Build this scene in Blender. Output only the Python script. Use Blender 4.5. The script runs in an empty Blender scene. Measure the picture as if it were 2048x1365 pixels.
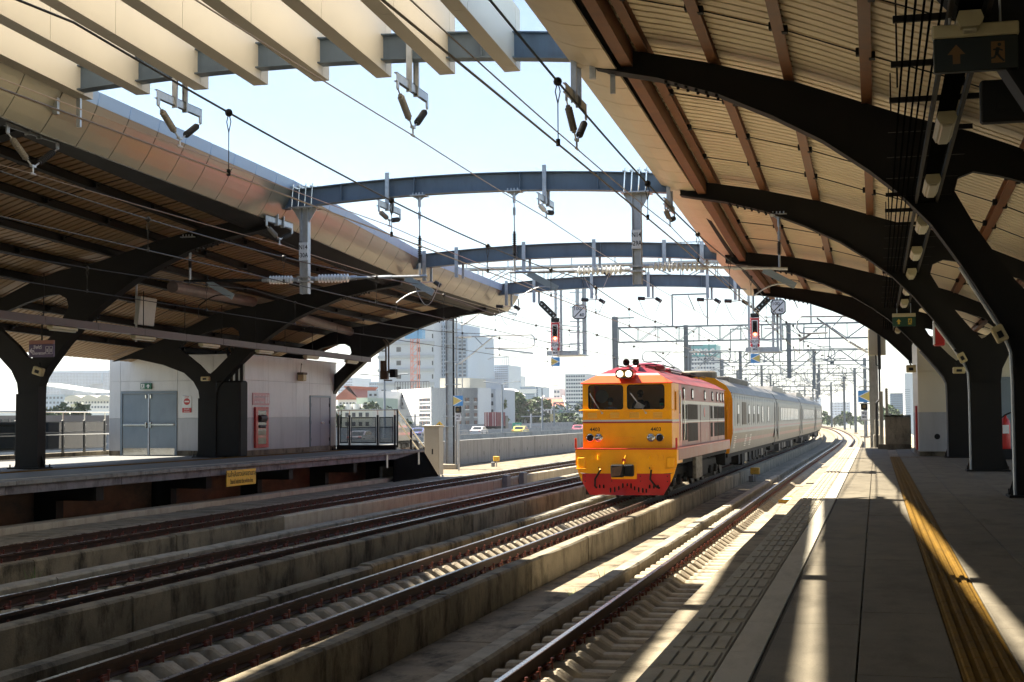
import bpy, bmesh, math, random
from mathutils import Vector, Matrix, geometry
random.seed(11)
sc = bpy.context.scene
PI = math.pi

# ------------------------------------------------------------ camera
FPX, CUX, CUY = 2900.0, 1024.0, 682.5
YAW, PITCH, ROLL = math.radians(14.0544), math.radians(3.00915), -0.0068
_F = Vector((-math.sin(YAW)*math.cos(PITCH), math.cos(YAW)*math.cos(PITCH), math.sin(PITCH)))
_R0 = Vector((math.cos(YAW), math.sin(YAW), 0))
_U0 = _R0.cross(_F)
_R = _R0*math.cos(ROLL) + _U0*math.sin(ROLL)
_U = _U0*math.cos(ROLL) - _R0*math.sin(ROLL)
CAM = Vector((0, 0, 2.42))
cam_d = bpy.data.cameras.new('camera'); cam = bpy.data.objects.new('camera', cam_d)
sc.collection.objects.link(cam); sc.camera = cam
cam.matrix_world = Matrix(((_R.x, _U.x, -_F.x, CAM.x), (_R.y, _U.y, -_F.y, CAM.y), (_R.z, _U.z, -_F.z, CAM.z), (0, 0, 0, 1)))
cam_d.sensor_width = 36; cam_d.lens = FPX/2048*36
cam_d.clip_start = 0.1; cam_d.clip_end = 20000

def at(u, v, y):
    "world point seen towards (u, v) at distance y along the line"
    r = _F + _R*((u-CUX)/FPX) + _U*((CUY-v)/FPX)
    return CAM + r*((y-CAM.y)/r.y)

# ------------------------------------------------------------ sky, sun, exposure
w = bpy.data.worlds.new('World'); sc.world = w; w.use_nodes = True
nt = w.node_tree; nt.nodes.clear()
SUN = Vector((-0.73, 0.15, 1.0)).normalized()
sky = nt.nodes.new('ShaderNodeTexSky'); sky.sky_type = 'NISHITA'; sky.sun_disc = False
sky.sun_elevation = math.asin(SUN.z); sky.sun_rotation = math.atan2(SUN.x, SUN.y)
sky.altitude = 20; sky.air_density = 1.0; sky.dust_density = 0.25; sky.ozone_density = 1.0
bg = nt.nodes.new('ShaderNodeBackground'); bg.inputs[1].default_value = 0.05
wo = nt.nodes.new('ShaderNodeOutputWorld')
# thin even cloud veil over the whole sky
tc = nt.nodes.new('ShaderNodeTexCoord'); mp = nt.nodes.new('ShaderNodeMapping'); mp.inputs['Scale'].default_value = (2.2, 2.2, 6.0)
cn = nt.nodes.new('ShaderNodeTexNoise'); cn.inputs['Scale'].default_value = 1.6; cn.inputs['Detail'].default_value = 7; cn.inputs['Roughness'].default_value = .58
cr_ = nt.nodes.new('ShaderNodeMapRange'); cr_.inputs[1].default_value = .48; cr_.inputs[2].default_value = .72; cr_.inputs[4].default_value = .32
cm = nt.nodes.new('ShaderNodeMix'); cm.data_type = 'RGBA'; cm.inputs[7].default_value = (3.9, 4.1, 4.3, 1)
nt.links.new(tc.outputs['Generated'], mp.inputs['Vector']); nt.links.new(mp.outputs[0], cn.inputs['Vector']); nt.links.new(cn.outputs['Fac'], cr_.inputs[0])
nt.links.new(cr_.outputs[0], cm.inputs[0]); nt.links.new(sky.outputs[0], cm.inputs[6])
nt.links.new(cm.outputs[2], bg.inputs[0]); nt.links.new(bg.outputs[0], wo.inputs[0])
sd = bpy.data.lights.new('sun', 'SUN'); sd.energy = 5.0; sd.angle = math.radians(0.53); sd.color = (1.0, 0.90, 0.73)
so = bpy.data.objects.new('sun', sd); sc.collection.objects.link(so)
so.rotation_euler = (-SUN).to_track_quat('-Z', 'Y').to_euler(); so.location = (-40, 10, 60)
sc.view_settings.view_transform = 'Standard'; sc.view_settings.look = 'None'
sc.view_settings.gamma = 1.0; sc.view_settings.exposure = 2.15
sc.view_settings.use_curve_mapping = False
sc.render.engine = 'CYCLES'
try:
    sc.cycles.max_bounces = 8; sc.cycles.diffuse_bounces = 3; sc.cycles.glossy_bounces = 3
    sc.cycles.transmission_bounces = 4; sc.cycles.transparent_max_bounces = 8; sc.cycles.volume_bounces = 0
    sc.cycles.caustics_reflective = False; sc.cycles.caustics_refractive = False
except Exception: pass

# ------------------------------------------------------------ mesh helpers
COL = sc.collection
class MB:
    def __init__(s): s.v = []; s.f = []
    def add(s, vs, fs):
        n = len(s.v); s.v += [tuple(q) for q in vs]; s.f += [tuple(i+n for i in f) for f in fs]; return s
    def box(s, x0, x1, y0, y1, z0, z1, M=None):
        vs = [Vector(p) for p in ((x0,y0,z0),(x1,y0,z0),(x1,y1,z0),(x0,y1,z0),(x0,y0,z1),(x1,y0,z1),(x1,y1,z1),(x0,y1,z1))]
        if M: vs = [M @ q for q in vs]
        return s.add(vs, [(0,3,2,1),(4,5,6,7),(0,1,5,4),(1,2,6,5),(2,3,7,6),(3,0,4,7)])
    def bbox(s, x0, x1, y0, y1, z0, z1, c=0.02, M=None):
        "box with chamfered edges"
        P = []; idx = {}
        for ix, X in ((0, (x0, x0+c)), (1, (x1, x1-c))):
            for iy, Y in ((0, (y0, y0+c)), (1, (y1, y1-c))):
                for iz, Z in ((0, (z0, z0+c)), (1, (z1, z1-c))):
                    for k in range(3):
                        q = [X[1], Y[1], Z[1]]; q[k] = (X, Y, Z)[k][0]
                        idx[(ix, iy, iz, k)] = len(P); P.append(Vector(q))
        F = []
        for k in range(3):
            a, b = [(1, 2), (2, 0), (0, 1)][k]
            for e in (0, 1):
                quad = []
                for (i, j) in ((0,0),(1,0),(1,1),(0,1)):
                    t = [0,0,0]; t[k] = e; t[a] = i; t[b] = j; quad.append(idx[tuple(t)+(k,)])
                F.append(tuple(quad if e else quad[::-1]))
        for k in range(3):
            a, b = [(1, 2), (2, 0), (0, 1)][k]
            for i in (0, 1):
                for j in (0, 1):
                    t0 = [0,0,0]; t0[a] = i; t0[b] = j; t1 = list(t0); t1[k] = 1
                    F.append((idx[tuple(t0)+(a,)], idx[tuple(t1)+(a,)], idx[tuple(t1)+(b,)], idx[tuple(t0)+(b,)]))
        for ix in (0,1):
            for iy in (0,1):
                for iz in (0,1):
                    F.append(tuple(idx[(ix,iy,iz,k)] for k in range(3)))
        if M: P = [M @ q for q in P]
        return s.add(P, F)
    def bar(s, p, q, w, h=None, up=(0,0,1)):
        p = Vector(p); q = Vector(q); h = h or w
        d = q-p; L = d.length
        if L < 1e-6: return s
        d /= L; up = Vector(up)
        if abs(d.dot(up)) > 0.98: up = Vector((0,1,0)) if abs(d.y) < .9 else Vector((1,0,0))
        x = d.cross(up).normalized(); z = x.cross(d)
        vs = [c + x*(a*w/2) + z*(b*h/2) for c in (p, q) for a, b in ((-1,-1),(1,-1),(1,1),(-1,1))]
        return s.add(vs, [(0,1,2,3),(7,6,5,4),(0,4,5,1),(1,5,6,2),(2,6,7,3),(3,7,4,0)])
    def tube(s, pts, r, n=6, caps=True):
        pts = [Vector(p) for p in pts]; m = len(pts); rr = r if isinstance(r, (list, tuple)) else [r]*m
        rings = []; prev = None
        for i, p in enumerate(pts):
            d = (pts[min(i+1, m-1)] - pts[max(i-1, 0)])
            d = d.normalized() if d.length > 1e-9 else Vector((0,0,1))
            if prev is None:
                a = Vector((0,0,1)) if abs(d.z) < .9 else Vector((1,0,0))
                x = d.cross(a).normalized()
            else:
                x = (prev - d*prev.dot(d)).normalized()
            prev = x; z = x.cross(d)
            rings.append([p + (x*math.cos(2*PI*k/n) + z*math.sin(2*PI*k/n))*rr[i] for k in range(n)])
        vs = [q for R in rings for q in R]; fs = []
        for i in range(m-1):
            for k in range(n):
                fs.append((i*n+k, i*n+(k+1) % n, (i+1)*n+(k+1) % n, (i+1)*n+k))
        if caps: fs += [tuple(range(n))[::-1], tuple((m-1)*n+k for k in range(n))]
        return s.add(vs, fs)
    def prism(s, poly, axis, a, b, holes=None):
        "polygon in the two other axes, extruded along axis 'x','y','z'"
        def P(u, v, t): return {'x': (t,u,v), 'y': (u,t,v), 'z': (u,v,t)}[axis]
        if not holes:
            n = len(poly); vs = [P(u,v,a) for u,v in poly] + [P(u,v,b) for u,v in poly]
            fs = [tuple(range(n)), tuple(range(2*n-1, n-1, -1))] + [(i, (i+1) % n, n+(i+1) % n, n+i) for i in range(n)]
            return s.add(vs, fs)
        loops = [poly]+holes; flat = [q for L in loops for q in L]; n = len(flat)
        tri = geometry.tessellate_polygon([[Vector((u,v,0)) for u,v in L] for L in loops])
        vs = [P(u,v,a) for u,v in flat] + [P(u,v,b) for u,v in flat]
        fs = [tuple(t) for t in tri] + [tuple(i+n for i in t[::-1]) for t in tri]
        o = 0
        for L in loops:
            m = len(L)
            fs += [(o+i, o+(i+1) % m, n+o+(i+1) % m, n+o+i) for i in range(m)]; o += m
        return s.add(vs, fs)
    def lathe(s, prof, M=None, n=12, caps=True):
        m = len(prof); vs = []
        for r, z in prof:
            for k in range(n):
                q = Vector((r*math.cos(2*PI*k/n), r*math.sin(2*PI*k/n), z)); vs.append(M @ q if M else q)
        fs = [(i*n+k, i*n+(k+1) % n, (i+1)*n+(k+1) % n, (i+1)*n+k) for i in range(m-1) for k in range(n)]
        if caps: fs += [tuple(range(n))[::-1], tuple((m-1)*n+k for k in range(n))]
        return s.add(vs, fs)
    def sweep(s, prof, path, closed=True, caps=True):
        "profile (x, z) carried along points (x, y, z) that run along y"
        n = len(prof); m = len(path)
        vs = [(px+x, py, pz+z) for (px, py, pz) in path for (x, z) in prof]; fs = []
        for i in range(m-1):
            for k in range(n if closed else n-1):
                fs.append((i*n+k, i*n+(k+1) % n, (i+1)*n+(k+1) % n, (i+1)*n+k))
        if caps and closed: fs += [tuple(range(n))[::-1], tuple((m-1)*n+k for k in range(n))]
        return s.add(vs, fs)
    def quad(s, a, b, c, d): return s.add([a, b, c, d], [(0,1,2,3)])
    def ball(s, c, r, n=8, m=6, sc3=(1,1,1)):
        c = Vector(c); vs = []; fs = []
        for i in range(m+1):
            t = PI*i/m
            for k in range(n):
                vs.append((c.x+r*sc3[0]*math.sin(t)*math.cos(2*PI*k/n), c.y+r*sc3[1]*math.sin(t)*math.sin(2*PI*k/n), c.z+r*sc3[2]*math.cos(t)))
        for i in range(m):
            for k in range(n): fs.append((i*n+k, i*n+(k+1) % n, (i+1)*n+(k+1) % n, (i+1)*n+k))
        return s.add(vs, fs)
    def mesh(s, name, mat=None, smooth=False, fix=True):
        me = bpy.data.meshes.new(name); me.from_pydata(s.v, [], s.f)
        if fix:
            bm = bmesh.new(); bm.from_mesh(me)
            if smooth: bmesh.ops.remove_doubles(bm, verts=bm.verts, dist=1e-5)
            bmesh.ops.recalc_face_normals(bm, faces=bm.faces); bm.to_mesh(me); bm.free()
        if mat: me.materials.append(mat)
        if smooth:
            for p in me.polygons: p.use_smooth = True
        me.update(); return me
    def build(s, name, mat=None, parent=None, smooth=False, fix=True):
        if parent is not None:
            top = parent
            while top.parent is not None: top = top.parent
            inv = ROOTM.get(top.name)
            if inv is not None: s.v = [tuple(inv @ Vector(q)) for q in s.v]
        o = bpy.data.objects.new(name, s.mesh(name, mat, smooth, fix)); COL.objects.link(o)
        if parent is not None: o.parent = parent
        return o
ROOTM = {}
def thing(name, label, cat, loc=(0,0,0), rz=0.0, group=None):
    o = bpy.data.objects.new(name, None); COL.objects.link(o); o.empty_display_size = .2
    o.location = loc; o.rotation_euler = (0, 0, rz)
    M = Matrix.Translation(Vector(loc)) @ Matrix.Rotation(rz, 4, 'Z')
    ROOTM[o.name] = M.inverted()
    tag(o, label, cat, group); return o
def tag(o, label=None, cat=None, group=None, kind=None):
    if label: o['label'] = label
    if cat: o['category'] = cat
    if group: o['group'] = group
    if kind: o['kind'] = kind
    return o
def inst(src, parent=None, loc=None, name=None):
    "another object on the same mesh"
    o = bpy.data.objects.new(name or src.name.split('.')[0], src if isinstance(src, bpy.types.Mesh) else src.data)
    COL.objects.link(o)
    if parent: o.parent = parent
    if loc is not None: o.location = loc
    return o
def dup(root, loc, rz=0.0, label=None):
    def rec(a, par):
        c = a.copy(); COL.objects.link(c); c.parent = par
        for ch in a.children: rec(ch, c)
        return c
    r = root.copy(); COL.objects.link(r); r.location = loc; r.rotation_euler = (0, 0, rz)
    if label: r['label'] = label
    for ch in root.children: rec(ch, r)
    return r
def interp(nodes, t):
    if t <= nodes[0][0]: return nodes[0][1]
    for (a, va), (b, vb) in zip(nodes, nodes[1:]):
        if t <= b: return va + (vb-va)*(t-a)/(b-a)
    (a, va), (b, vb) = nodes[-2:]
    return vb + (vb-va)/(b-a)*(t-b)
def smooth_interp(nodes, t):
    n = len(nodes)
    if t <= nodes[0][0]: i = 0
    elif t >= nodes[-1][0]: i = n-2
    else: i = max(k for k in range(n-1) if nodes[k][0] <= t)
    def sl(k):
        if k == 0: return (nodes[1][1]-nodes[0][1])/(nodes[1][0]-nodes[0][0])
        if k == n-1: return (nodes[-1][1]-nodes[-2][1])/(nodes[-1][0]-nodes[-2][0])
        return (nodes[k+1][1]-nodes[k-1][1])/(nodes[k+1][0]-nodes[k-1][0])
    x0, y0 = nodes[i]; x1, y1 = nodes[i+1]; h = x1-x0; q = (t-x0)/h
    if t < nodes[0][0]: return y0 + sl(0)*(t-x0)
    if t > nodes[-1][0]: return y1 + sl(n-1)*(t-x1)
    return ((2*q**3-3*q*q+1)*y0 + (q**3-2*q*q+q)*h*sl(i) + (-2*q**3+3*q*q)*y1 + (q**3-q*q)*h*sl(i+1))
_tc = {}
def text(body, size, mat, M, parent, name='lettering', align='CENTER', sx=1.0, depth=0.002):
    "lettering as thin mesh; M places text plane (x right, y up, z out)"
    key = (body, align)
    if key not in _tc:
        cu = bpy.data.curves.new('t', 'FONT'); cu.body = body; cu.size = 1; cu.align_x = align; cu.align_y = 'CENTER'
        cu.resolution_u = 2; cu.offset = .012
        o = bpy.data.objects.new('t', cu); COL.objects.link(o)
        dg = bpy.context.evaluated_depsgraph_get()
        me = bpy.data.meshes.new_from_object(o.evaluated_get(dg))
        _tc[key] = ([v.co.copy() for v in me.vertices], [tuple(p.vertices) for p in me.polygons])
        bpy.data.objects.remove(o); bpy.data.curves.remove(cu); bpy.data.meshes.remove(me)
    vs, fs = _tc[key]
    b = MB(); b.add([M @ Vector((q.x*size*sx, q.y*size, depth)) for q in vs], fs)
    if not b.v: return None
    return b.build(name, mat, parent, fix=False)
def face_frame(origin, right, up):
    r = Vector(right).normalized(); u = Vector(up).normalized(); n = r.cross(u); o = Vector(origin)
    return Matrix(((r.x,u.x,n.x,o.x),(r.y,u.y,n.y,o.y),(r.z,u.z,n.z,o.z),(0,0,0,1)))
def to_cam(x, y, z):   # frame for a board that faces -y
    return face_frame((x,y,z), (1,0,0), (0,0,1))

# ------------------------------------------------------------ materials
def _node(nt, t, **k):
    n = nt.nodes.new(t)
    for a, b in k.items(): setattr(n, a, b)
    return n
MATS = {}
def mat(name, col, rough=0.6, metal=0.0, var=0.12, scale=1.5, stain=None, stain_amt=0.0, stain_scale=(0.6,0.6,0.25), bump=0.0, bscale=40.0, spec=0.5, detail=6, emit=None, estr=0.0, coat=0.0, rvar=0.1, fine=0.0, stain_lo=.48, stain_hi=.66):
    if name in MATS: return MATS[name]
    m = bpy.data.materials.new(name); m.use_nodes = True; nt = m.node_tree
    b = nt.nodes['Principled BSDF']; L = nt.links.new
    b.inputs['Roughness'].default_value = rough; b.inputs['Metallic'].default_value = metal
    b.inputs['Specular IOR Level'].default_value = spec
    if coat: b.inputs['Coat Weight'].default_value = coat; b.inputs['Coat Roughness'].default_value = .12
    geo = _node(nt, 'ShaderNodeNewGeometry')
    c = (*col, 1)
    last = None
    if var > 0:
        n1 = _node(nt, 'ShaderNodeTexNoise'); n1.inputs['Scale'].default_value = scale; n1.inputs['Detail'].default_value = detail
        n1.inputs['Roughness'].default_value = .62
        L(geo.outputs['Position'], n1.inputs['Vector'])
        r1 = _node(nt, 'ShaderNodeValToRGB')
        r1.color_ramp.elements[0].position = .3; r1.color_ramp.elements[1].position = .72
        r1.color_ramp.elements[0].color = (*[max(0, q*(1-var)) for q in col], 1)
        r1.color_ramp.elements[1].color = (*[min(1, q*(1+var)) for q in col], 1)
        L(n1.outputs['Fac'], r1.inputs['Fac']); last = r1.outputs['Color']
        mr = _node(nt, 'ShaderNodeMapRange'); mr.inputs[3].default_value = max(.02, rough-rvar); mr.inputs[4].default_value = min(1, rough+rvar)
        L(n1.outputs['Fac'], mr.inputs[0]); L(mr.outputs[0], b.inputs['Roughness'])
    if stain:
        mp = _node(nt, 'ShaderNodeMapping'); mp.inputs['Scale'].default_value = stain_scale
        L(geo.outputs['Position'], mp.inputs['Vector'])
        n2 = _node(nt, 'ShaderNodeTexNoise'); n2.inputs['Scale'].default_value = 2.2; n2.inputs['Detail'].default_value = 9; n2.inputs['Roughness'].default_value = .7
        L(mp.outputs[0], n2.inputs['Vector'])
        r2 = _node(nt, 'ShaderNodeMapRange'); r2.inputs[1].default_value = stain_lo; r2.inputs[2].default_value = stain_hi; r2.inputs[4].default_value = stain_amt
        L(n2.outputs['Fac'], r2.inputs[0])
        mx = _node(nt, 'ShaderNodeMix', data_type='RGBA')
        L(r2.outputs[0], mx.inputs[0])
        if last: L(last, mx.inputs[6])
        else: mx.inputs[6].default_value = c
        mx.inputs[7].default_value = (*stain, 1); last = mx.outputs[2]
    if fine > 0:
        n4 = _node(nt, 'ShaderNodeTexNoise'); n4.inputs['Scale'].default_value = 90; n4.inputs['Detail'].default_value = 2
        L(geo.outputs['Position'], n4.inputs['Vector'])
        r4 = _node(nt, 'ShaderNodeMapRange'); r4.inputs[1].default_value = .3; r4.inputs[2].default_value = .7; r4.inputs[3].default_value = 1-fine; r4.inputs[4].default_value = 1+fine
        L(n4.outputs['Fac'], r4.inputs[0])
        mx = _node(nt, 'ShaderNodeMix', data_type='RGBA', blend_type='MULTIPLY'); mx.inputs[0].default_value = 1
        if last: L(last, mx.inputs[6])
        else: mx.inputs[6].default_value = c
        L(r4.outputs[0], mx.inputs[7]); last = mx.outputs[2]
    if last: L(last, b.inputs['Base Color'])
    else: b.inputs['Base Color'].default_value = c
    if bump > 0:
        n3 = _node(nt, 'ShaderNodeTexNoise'); n3.inputs['Scale'].default_value = bscale; n3.inputs['Detail'].default_value = 4
        L(geo.outputs['Position'], n3.inputs['Vector'])
        bp = _node(nt, 'ShaderNodeBump'); bp.inputs['Strength'].default_value = bump; bp.inputs['Distance'].default_value = .02
        L(n3.outputs['Fac'], bp.inputs['Height']); L(bp.outputs[0], b.inputs['Normal'])
    if emit:
        b.inputs['Emission Color'].default_value = (*emit, 1); b.inputs['Emission Strength'].default_value = estr
    MATS[name] = m; return m
def glass(name, col=(.8,.85,.85), rough=.03, alpha=.35):
    "thin pane: a glossy reflection over a see-through tint"
    if name in MATS: return MATS[name]
    m = bpy.data.materials.new(name); m.use_nodes = True; nt = m.node_tree; nt.nodes.clear(); L = nt.links.new
    o = _node(nt, 'ShaderNodeOutputMaterial'); mx = _node(nt, 'ShaderNodeMixShader')
    t = _node(nt, 'ShaderNodeBsdfTransparent'); t.inputs[0].default_value = (*col, 1)
    g = _node(nt, 'ShaderNodeBsdfGlossy'); g.inputs['Roughness'].default_value = rough
    fr = _node(nt, 'ShaderNodeFresnel'); fr.inputs[0].default_value = 1.5
    ma = _node(nt, 'ShaderNodeMath', operation='ADD'); ma.inputs[1].default_value = alpha; ma.use_clamp = True
    L(fr.outputs[0], ma.inputs[0]); L(ma.outputs[0], mx.inputs[0]); L(t.outputs[0], mx.inputs[1]); L(g.outputs[0], mx.inputs[2]); L(mx.outputs[0], o.inputs[0])
    MATS[name] = m; return m

conc_dark = mat('weathered_concrete', (.205,.172,.118), .85, var=.35, scale=1.3, stain=(.022,.018,.011), stain_amt=.9, stain_scale=(.9,.9,.45), bump=.3, bscale=30, stain_lo=.47, stain_hi=.64, spec=.2, fine=.15)
conc_mid = mat('worn_concrete', (.28,.245,.185), .85, var=.25, scale=1.2, stain=(.055,.045,.03), stain_amt=.8, stain_scale=(1.0,1.0,.5), bump=.25, bscale=35, spec=.2, fine=.12)
conc_new = mat('pale_concrete', (.42,.37,.285), .8, var=.12, scale=2, stain=(.20,.16,.11), stain_amt=.5, stain_scale=(1.4,1.4,.25), bump=.12, bscale=50, spec=.3, fine=.08)
conc_top = mat('kerb_concrete', (.30,.272,.215), .8, var=.2, scale=3, stain=(.075,.06,.042), stain_amt=.65, stain_scale=(1.2,1.2,1.2), bump=.2, bscale=60, spec=.3)
conc_floor = mat('track_bed_concrete', (.25,.21,.15), .9, var=.25, scale=1.8, stain=(.035,.028,.019), stain_amt=.9, stain_scale=(.9,.45,.9), bump=.25, bscale=40, spec=.2)
sleeper_m = mat('sleeper_concrete', (.40,.35,.265), .8, var=.15, scale=4, stain=(.16,.105,.06), stain_amt=.55, stain_scale=(2,2,2), bump=.1, bscale=70, spec=.3)
rail_rust = mat('rusty_rail_steel', (.055,.027,.016), .65, metal=.2, var=.35, scale=6, stain=(.02,.014,.011), stain_amt=.8, stain_scale=(3,.6,3), spec=.3)
rail_top = mat('polished_rail_head', (.42,.37,.34), .28, metal=1.0, var=.15, scale=4)
clip_m = mat('red_brown_clip', (.16,.045,.03), .5, metal=.3, var=.3, scale=20)
bolt_m = mat('galvanised_bolt', (.45,.43,.40), .4, metal=.8, var=.2, scale=20)
steel_dark = mat('dark_brown_steel_paint', (.013,.0115,.0095), .65, var=.2, scale=2, spec=.2)
steel_brown = mat('brown_steel_paint', (.20,.085,.035), .5, var=.25, scale=2.5, spec=.3)
beam_blue = mat('blue_grey_steel_paint', (.105,.145,.19), .42, var=.12, scale=1.2, stain=(.07,.09,.115), stain_amt=.5, stain_scale=(1.5,1.5,.3))
galv = mat('galvanised_steel', (.46,.48,.50), .42, metal=.75, var=.16, scale=7, stain=(.33,.34,.36), stain_amt=.6, stain_scale=(5,5,1))
galv_far = mat('painted_galvanised_mast', (.20,.23,.26), .5, metal=.15, var=.12, scale=2)
wire_m = mat('black_wire', (.03,.028,.026), .5, metal=.4, var=0)
wire_cu = mat('bronze_wire', (.30,.24,.19), .45, metal=.7, var=0)
ins_white = mat('pale_porcelain', (.74,.75,.74), .25, var=.05, scale=8)
ins_grey = mat('grey_brown_insulator', (.20,.18,.15), .35, var=.15, scale=12)
ins_black = mat('black_rubber', (.022,.022,.024), .45, var=.1, scale=12)
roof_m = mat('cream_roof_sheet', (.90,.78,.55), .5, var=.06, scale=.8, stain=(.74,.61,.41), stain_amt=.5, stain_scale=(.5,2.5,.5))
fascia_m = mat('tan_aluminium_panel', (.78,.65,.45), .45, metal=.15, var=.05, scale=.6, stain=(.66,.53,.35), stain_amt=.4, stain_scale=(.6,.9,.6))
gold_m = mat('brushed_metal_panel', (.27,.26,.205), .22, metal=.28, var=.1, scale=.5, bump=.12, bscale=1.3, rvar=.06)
fin_m = mat('cream_louvre_panel', (.60,.56,.48), .5, var=.05, scale=.7, spec=.3)
band_m = mat('sky_reflection_blue_band', (.36,.50,.70), .4, metal=.0, var=.05, scale=.7)  # blue base colour stands for sky mirrored in the upper band
tile_grey = mat('grey_paving', (.155,.137,.105), .72, var=.22, scale=1.4, stain=(.085,.073,.054), stain_amt=.8, stain_scale=(1.1,.5,1), bump=.06, bscale=120, fine=.14, spec=.25)
tile_pale = mat('pale_edge_tile', (.36,.33,.265), .75, var=.1, scale=2, stain=(.22,.195,.15), stain_amt=.55, stain_scale=(1.5,1.5,1.5), bump=.08, bscale=90, fine=.06, spec=.3)
tile_white = mat('worn_white_line', (.46,.43,.36), .65, var=.08, scale=2.5, stain=(.32,.29,.235), stain_amt=.6, stain_scale=(2.5,.6,1), fine=.05, spec=.3)
tile_yel = mat('yellow_guide_tile', (.165,.092,.015), .85, var=.15, scale=3, stain=(.10,.057,.014), stain_amt=.6, stain_scale=(2,1,1), fine=.08, spec=.1)
grout = mat('dark_joint', (.07,.062,.05), .9, var=.2, scale=5)
panel_m = mat('grey_white_cladding', (.68,.68,.665), .4, var=.04, scale=.7, stain=(.44,.43,.41), stain_amt=.4, stain_scale=(1.2,1.2,.2))
panel_lo = mat('grey_cladding', (.43,.435,.44), .4, var=.05, scale=.7, stain=(.27,.27,.27), stain_amt=.4, stain_scale=(1.2,1.2,.2))
panel_cream = mat('cream_cladding', (.72,.66,.52), .45, var=.05, scale=.7)
door_m = mat('blue_grey_door', (.20,.25,.29), .4, var=.06, scale=1.5, stain=(.15,.18,.21), stain_amt=.5, stain_scale=(1,1,.4))
chrome = mat('stainless_steel', (.62,.61,.58), .22, metal=1.0, var=.06, scale=4)
black_m = mat('matt_black', (.012,.012,.012), .65, var=.1, scale=5, spec=.25)
white_m = mat('white_paint', (.78,.78,.76), .45, var=.04, scale=2)
red_m = mat('red_paint', (.50,.03,.025), .35, var=.1, scale=4)
# ============================================================ ground, deck, tracks
DX = [(60,0),(90,.12),(125,.25),(150,.1),(175,-.5),(195,-1.2),(258,-4.2),(330,-9.5),(430,-19)]
def dx(y): return smooth_interp(DX, y) if y > 60 else 0.0
def path(x, z, y0, y1):
    ys = []; y = y0
    while y < y1-.01:
        ys.append(y); y += 2.0 if y < 58 else (3.0 if y < 150 else 6.0)
    ys.append(y1)
    return [(x+dx(q), q, z) for q in ys]
def struct(o): o['kind'] = 'structure'; return o

city_floor = mat('city_ground', (.16,.165,.14), .95, var=.35, scale=.02, stain=(.05,.085,.03), stain_amt=.9, stain_scale=(.01,.01,.01))
g = MB(); g.quad((-9000,-200,-14),(9000,-200,-14),(9000,15000,-14),(-9000,15000,-14))
struct(g.build('ground', city_floor))
b = MB(); b.sweep([(-25.2,-.5),(3.2,-.5),(3.2,-1.7),(-25.2,-1.7)], path(0,0,-12,440)); struct(b.build('viaduct_deck', conc_floor))
TR = [-2.87, -7.03, -11.2, -15.9]
BED = [(-3.98,-1.5),(-8.35,-5.83),(-12.55,-9.96),(-16.9,-14.2)]
bed_dark = mat('oily_shade_dark_bed',(.085,.07,.048),.9,var=.35,scale=2.2,stain=(.02,.016,.011),stain_amt=.9,stain_scale=(.9,.45,.9),bump=.3,bscale=30,spec=.15)  # oily beds of the shaded tracks, darkened further to stand for shade
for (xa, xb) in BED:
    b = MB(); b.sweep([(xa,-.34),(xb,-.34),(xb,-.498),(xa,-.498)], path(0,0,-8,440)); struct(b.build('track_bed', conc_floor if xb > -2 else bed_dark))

rprof = [(-.036,0),(.036,0),(.036,-.035),(.010,-.05),(.010,-.135),(.066,-.155),(.066,-.17),(-.066,-.17),(-.066,-.155),(-.010,-.135),(-.010,-.05),(-.036,-.035)]
def sleeper_mesh(mb, y, cx=0.0):
    top = [(-1.02,-.20),(-.34,-.172),(-.19,-.268),(.19,-.268),(.34,-.172),(1.02,-.20)]
    n = len(top); vs = []
    for (ya, k) in ((-.125,0),(-.095,1),(.095,1),(.125,0)):
        for (x, z) in top: vs.append((cx+x*(1.0), y+ya, z if k else z-.028))
    for ya in (-.14, .14):
        for (x, z) in top: vs.append((cx+x*1.01, y+ya, -.36))
    fs = []
    for r in range(3):
        for i in range(n-1): fs.append((r*n+i, r*n+i+1, (r+1)*n+i+1, (r+1)*n+i))
    for i in range(n-1):
        fs.append((4*n+i, 4*n+i+1, i+1, i)); fs.append((3*n+i, 3*n+i+1, 5*n+i+1, 5*n+i))
    for e in (0, n-1): fs.append((4*n+e, e, n+e, 2*n+e, 3*n+e, 5*n+e))
    return mb.add(vs, fs)
def clip_mesh():
    b = MB(); s = MB()
    for sx in (1,):
        b.bbox(sx*.085-.022, sx*.085+.022, -.05, .05, -.175, -.128, .008)
        b.tube([(sx*.05,-.045,-.135),(sx*.10,-.05,-.105),(sx*.125,0,-.10),(sx*.09,.05,-.12),(sx*.05,.045,-.138)], .0085, 5)
        b.tube([(sx*.135,.0,-.17),(sx*.135,.0,-.075)], .0105, 6); b.tube([(sx*.135,0,-.082),(sx*.135,0,-.055)], .018, 6)
    return b
sl = MB(); sleeper_mesh(sl, 0.0); SLEEPER = sl.mesh('sleeper', sleeper_m)
CLIP = clip_mesh().mesh('rail_clip', clip_m)
labels = ['track beside the near right-hand platform with pale sleepers in a sun stripe', 'track carrying the orange locomotive and its silver coaches', 'empty track between the train and the far left track, mostly in shade', 'far left track running beside the left platform edge']
near_to = [78, 44, 66, 96]
clip_to = [(6,46),(8,41),(12,40),(18,44)]
SP = 0.571
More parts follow.
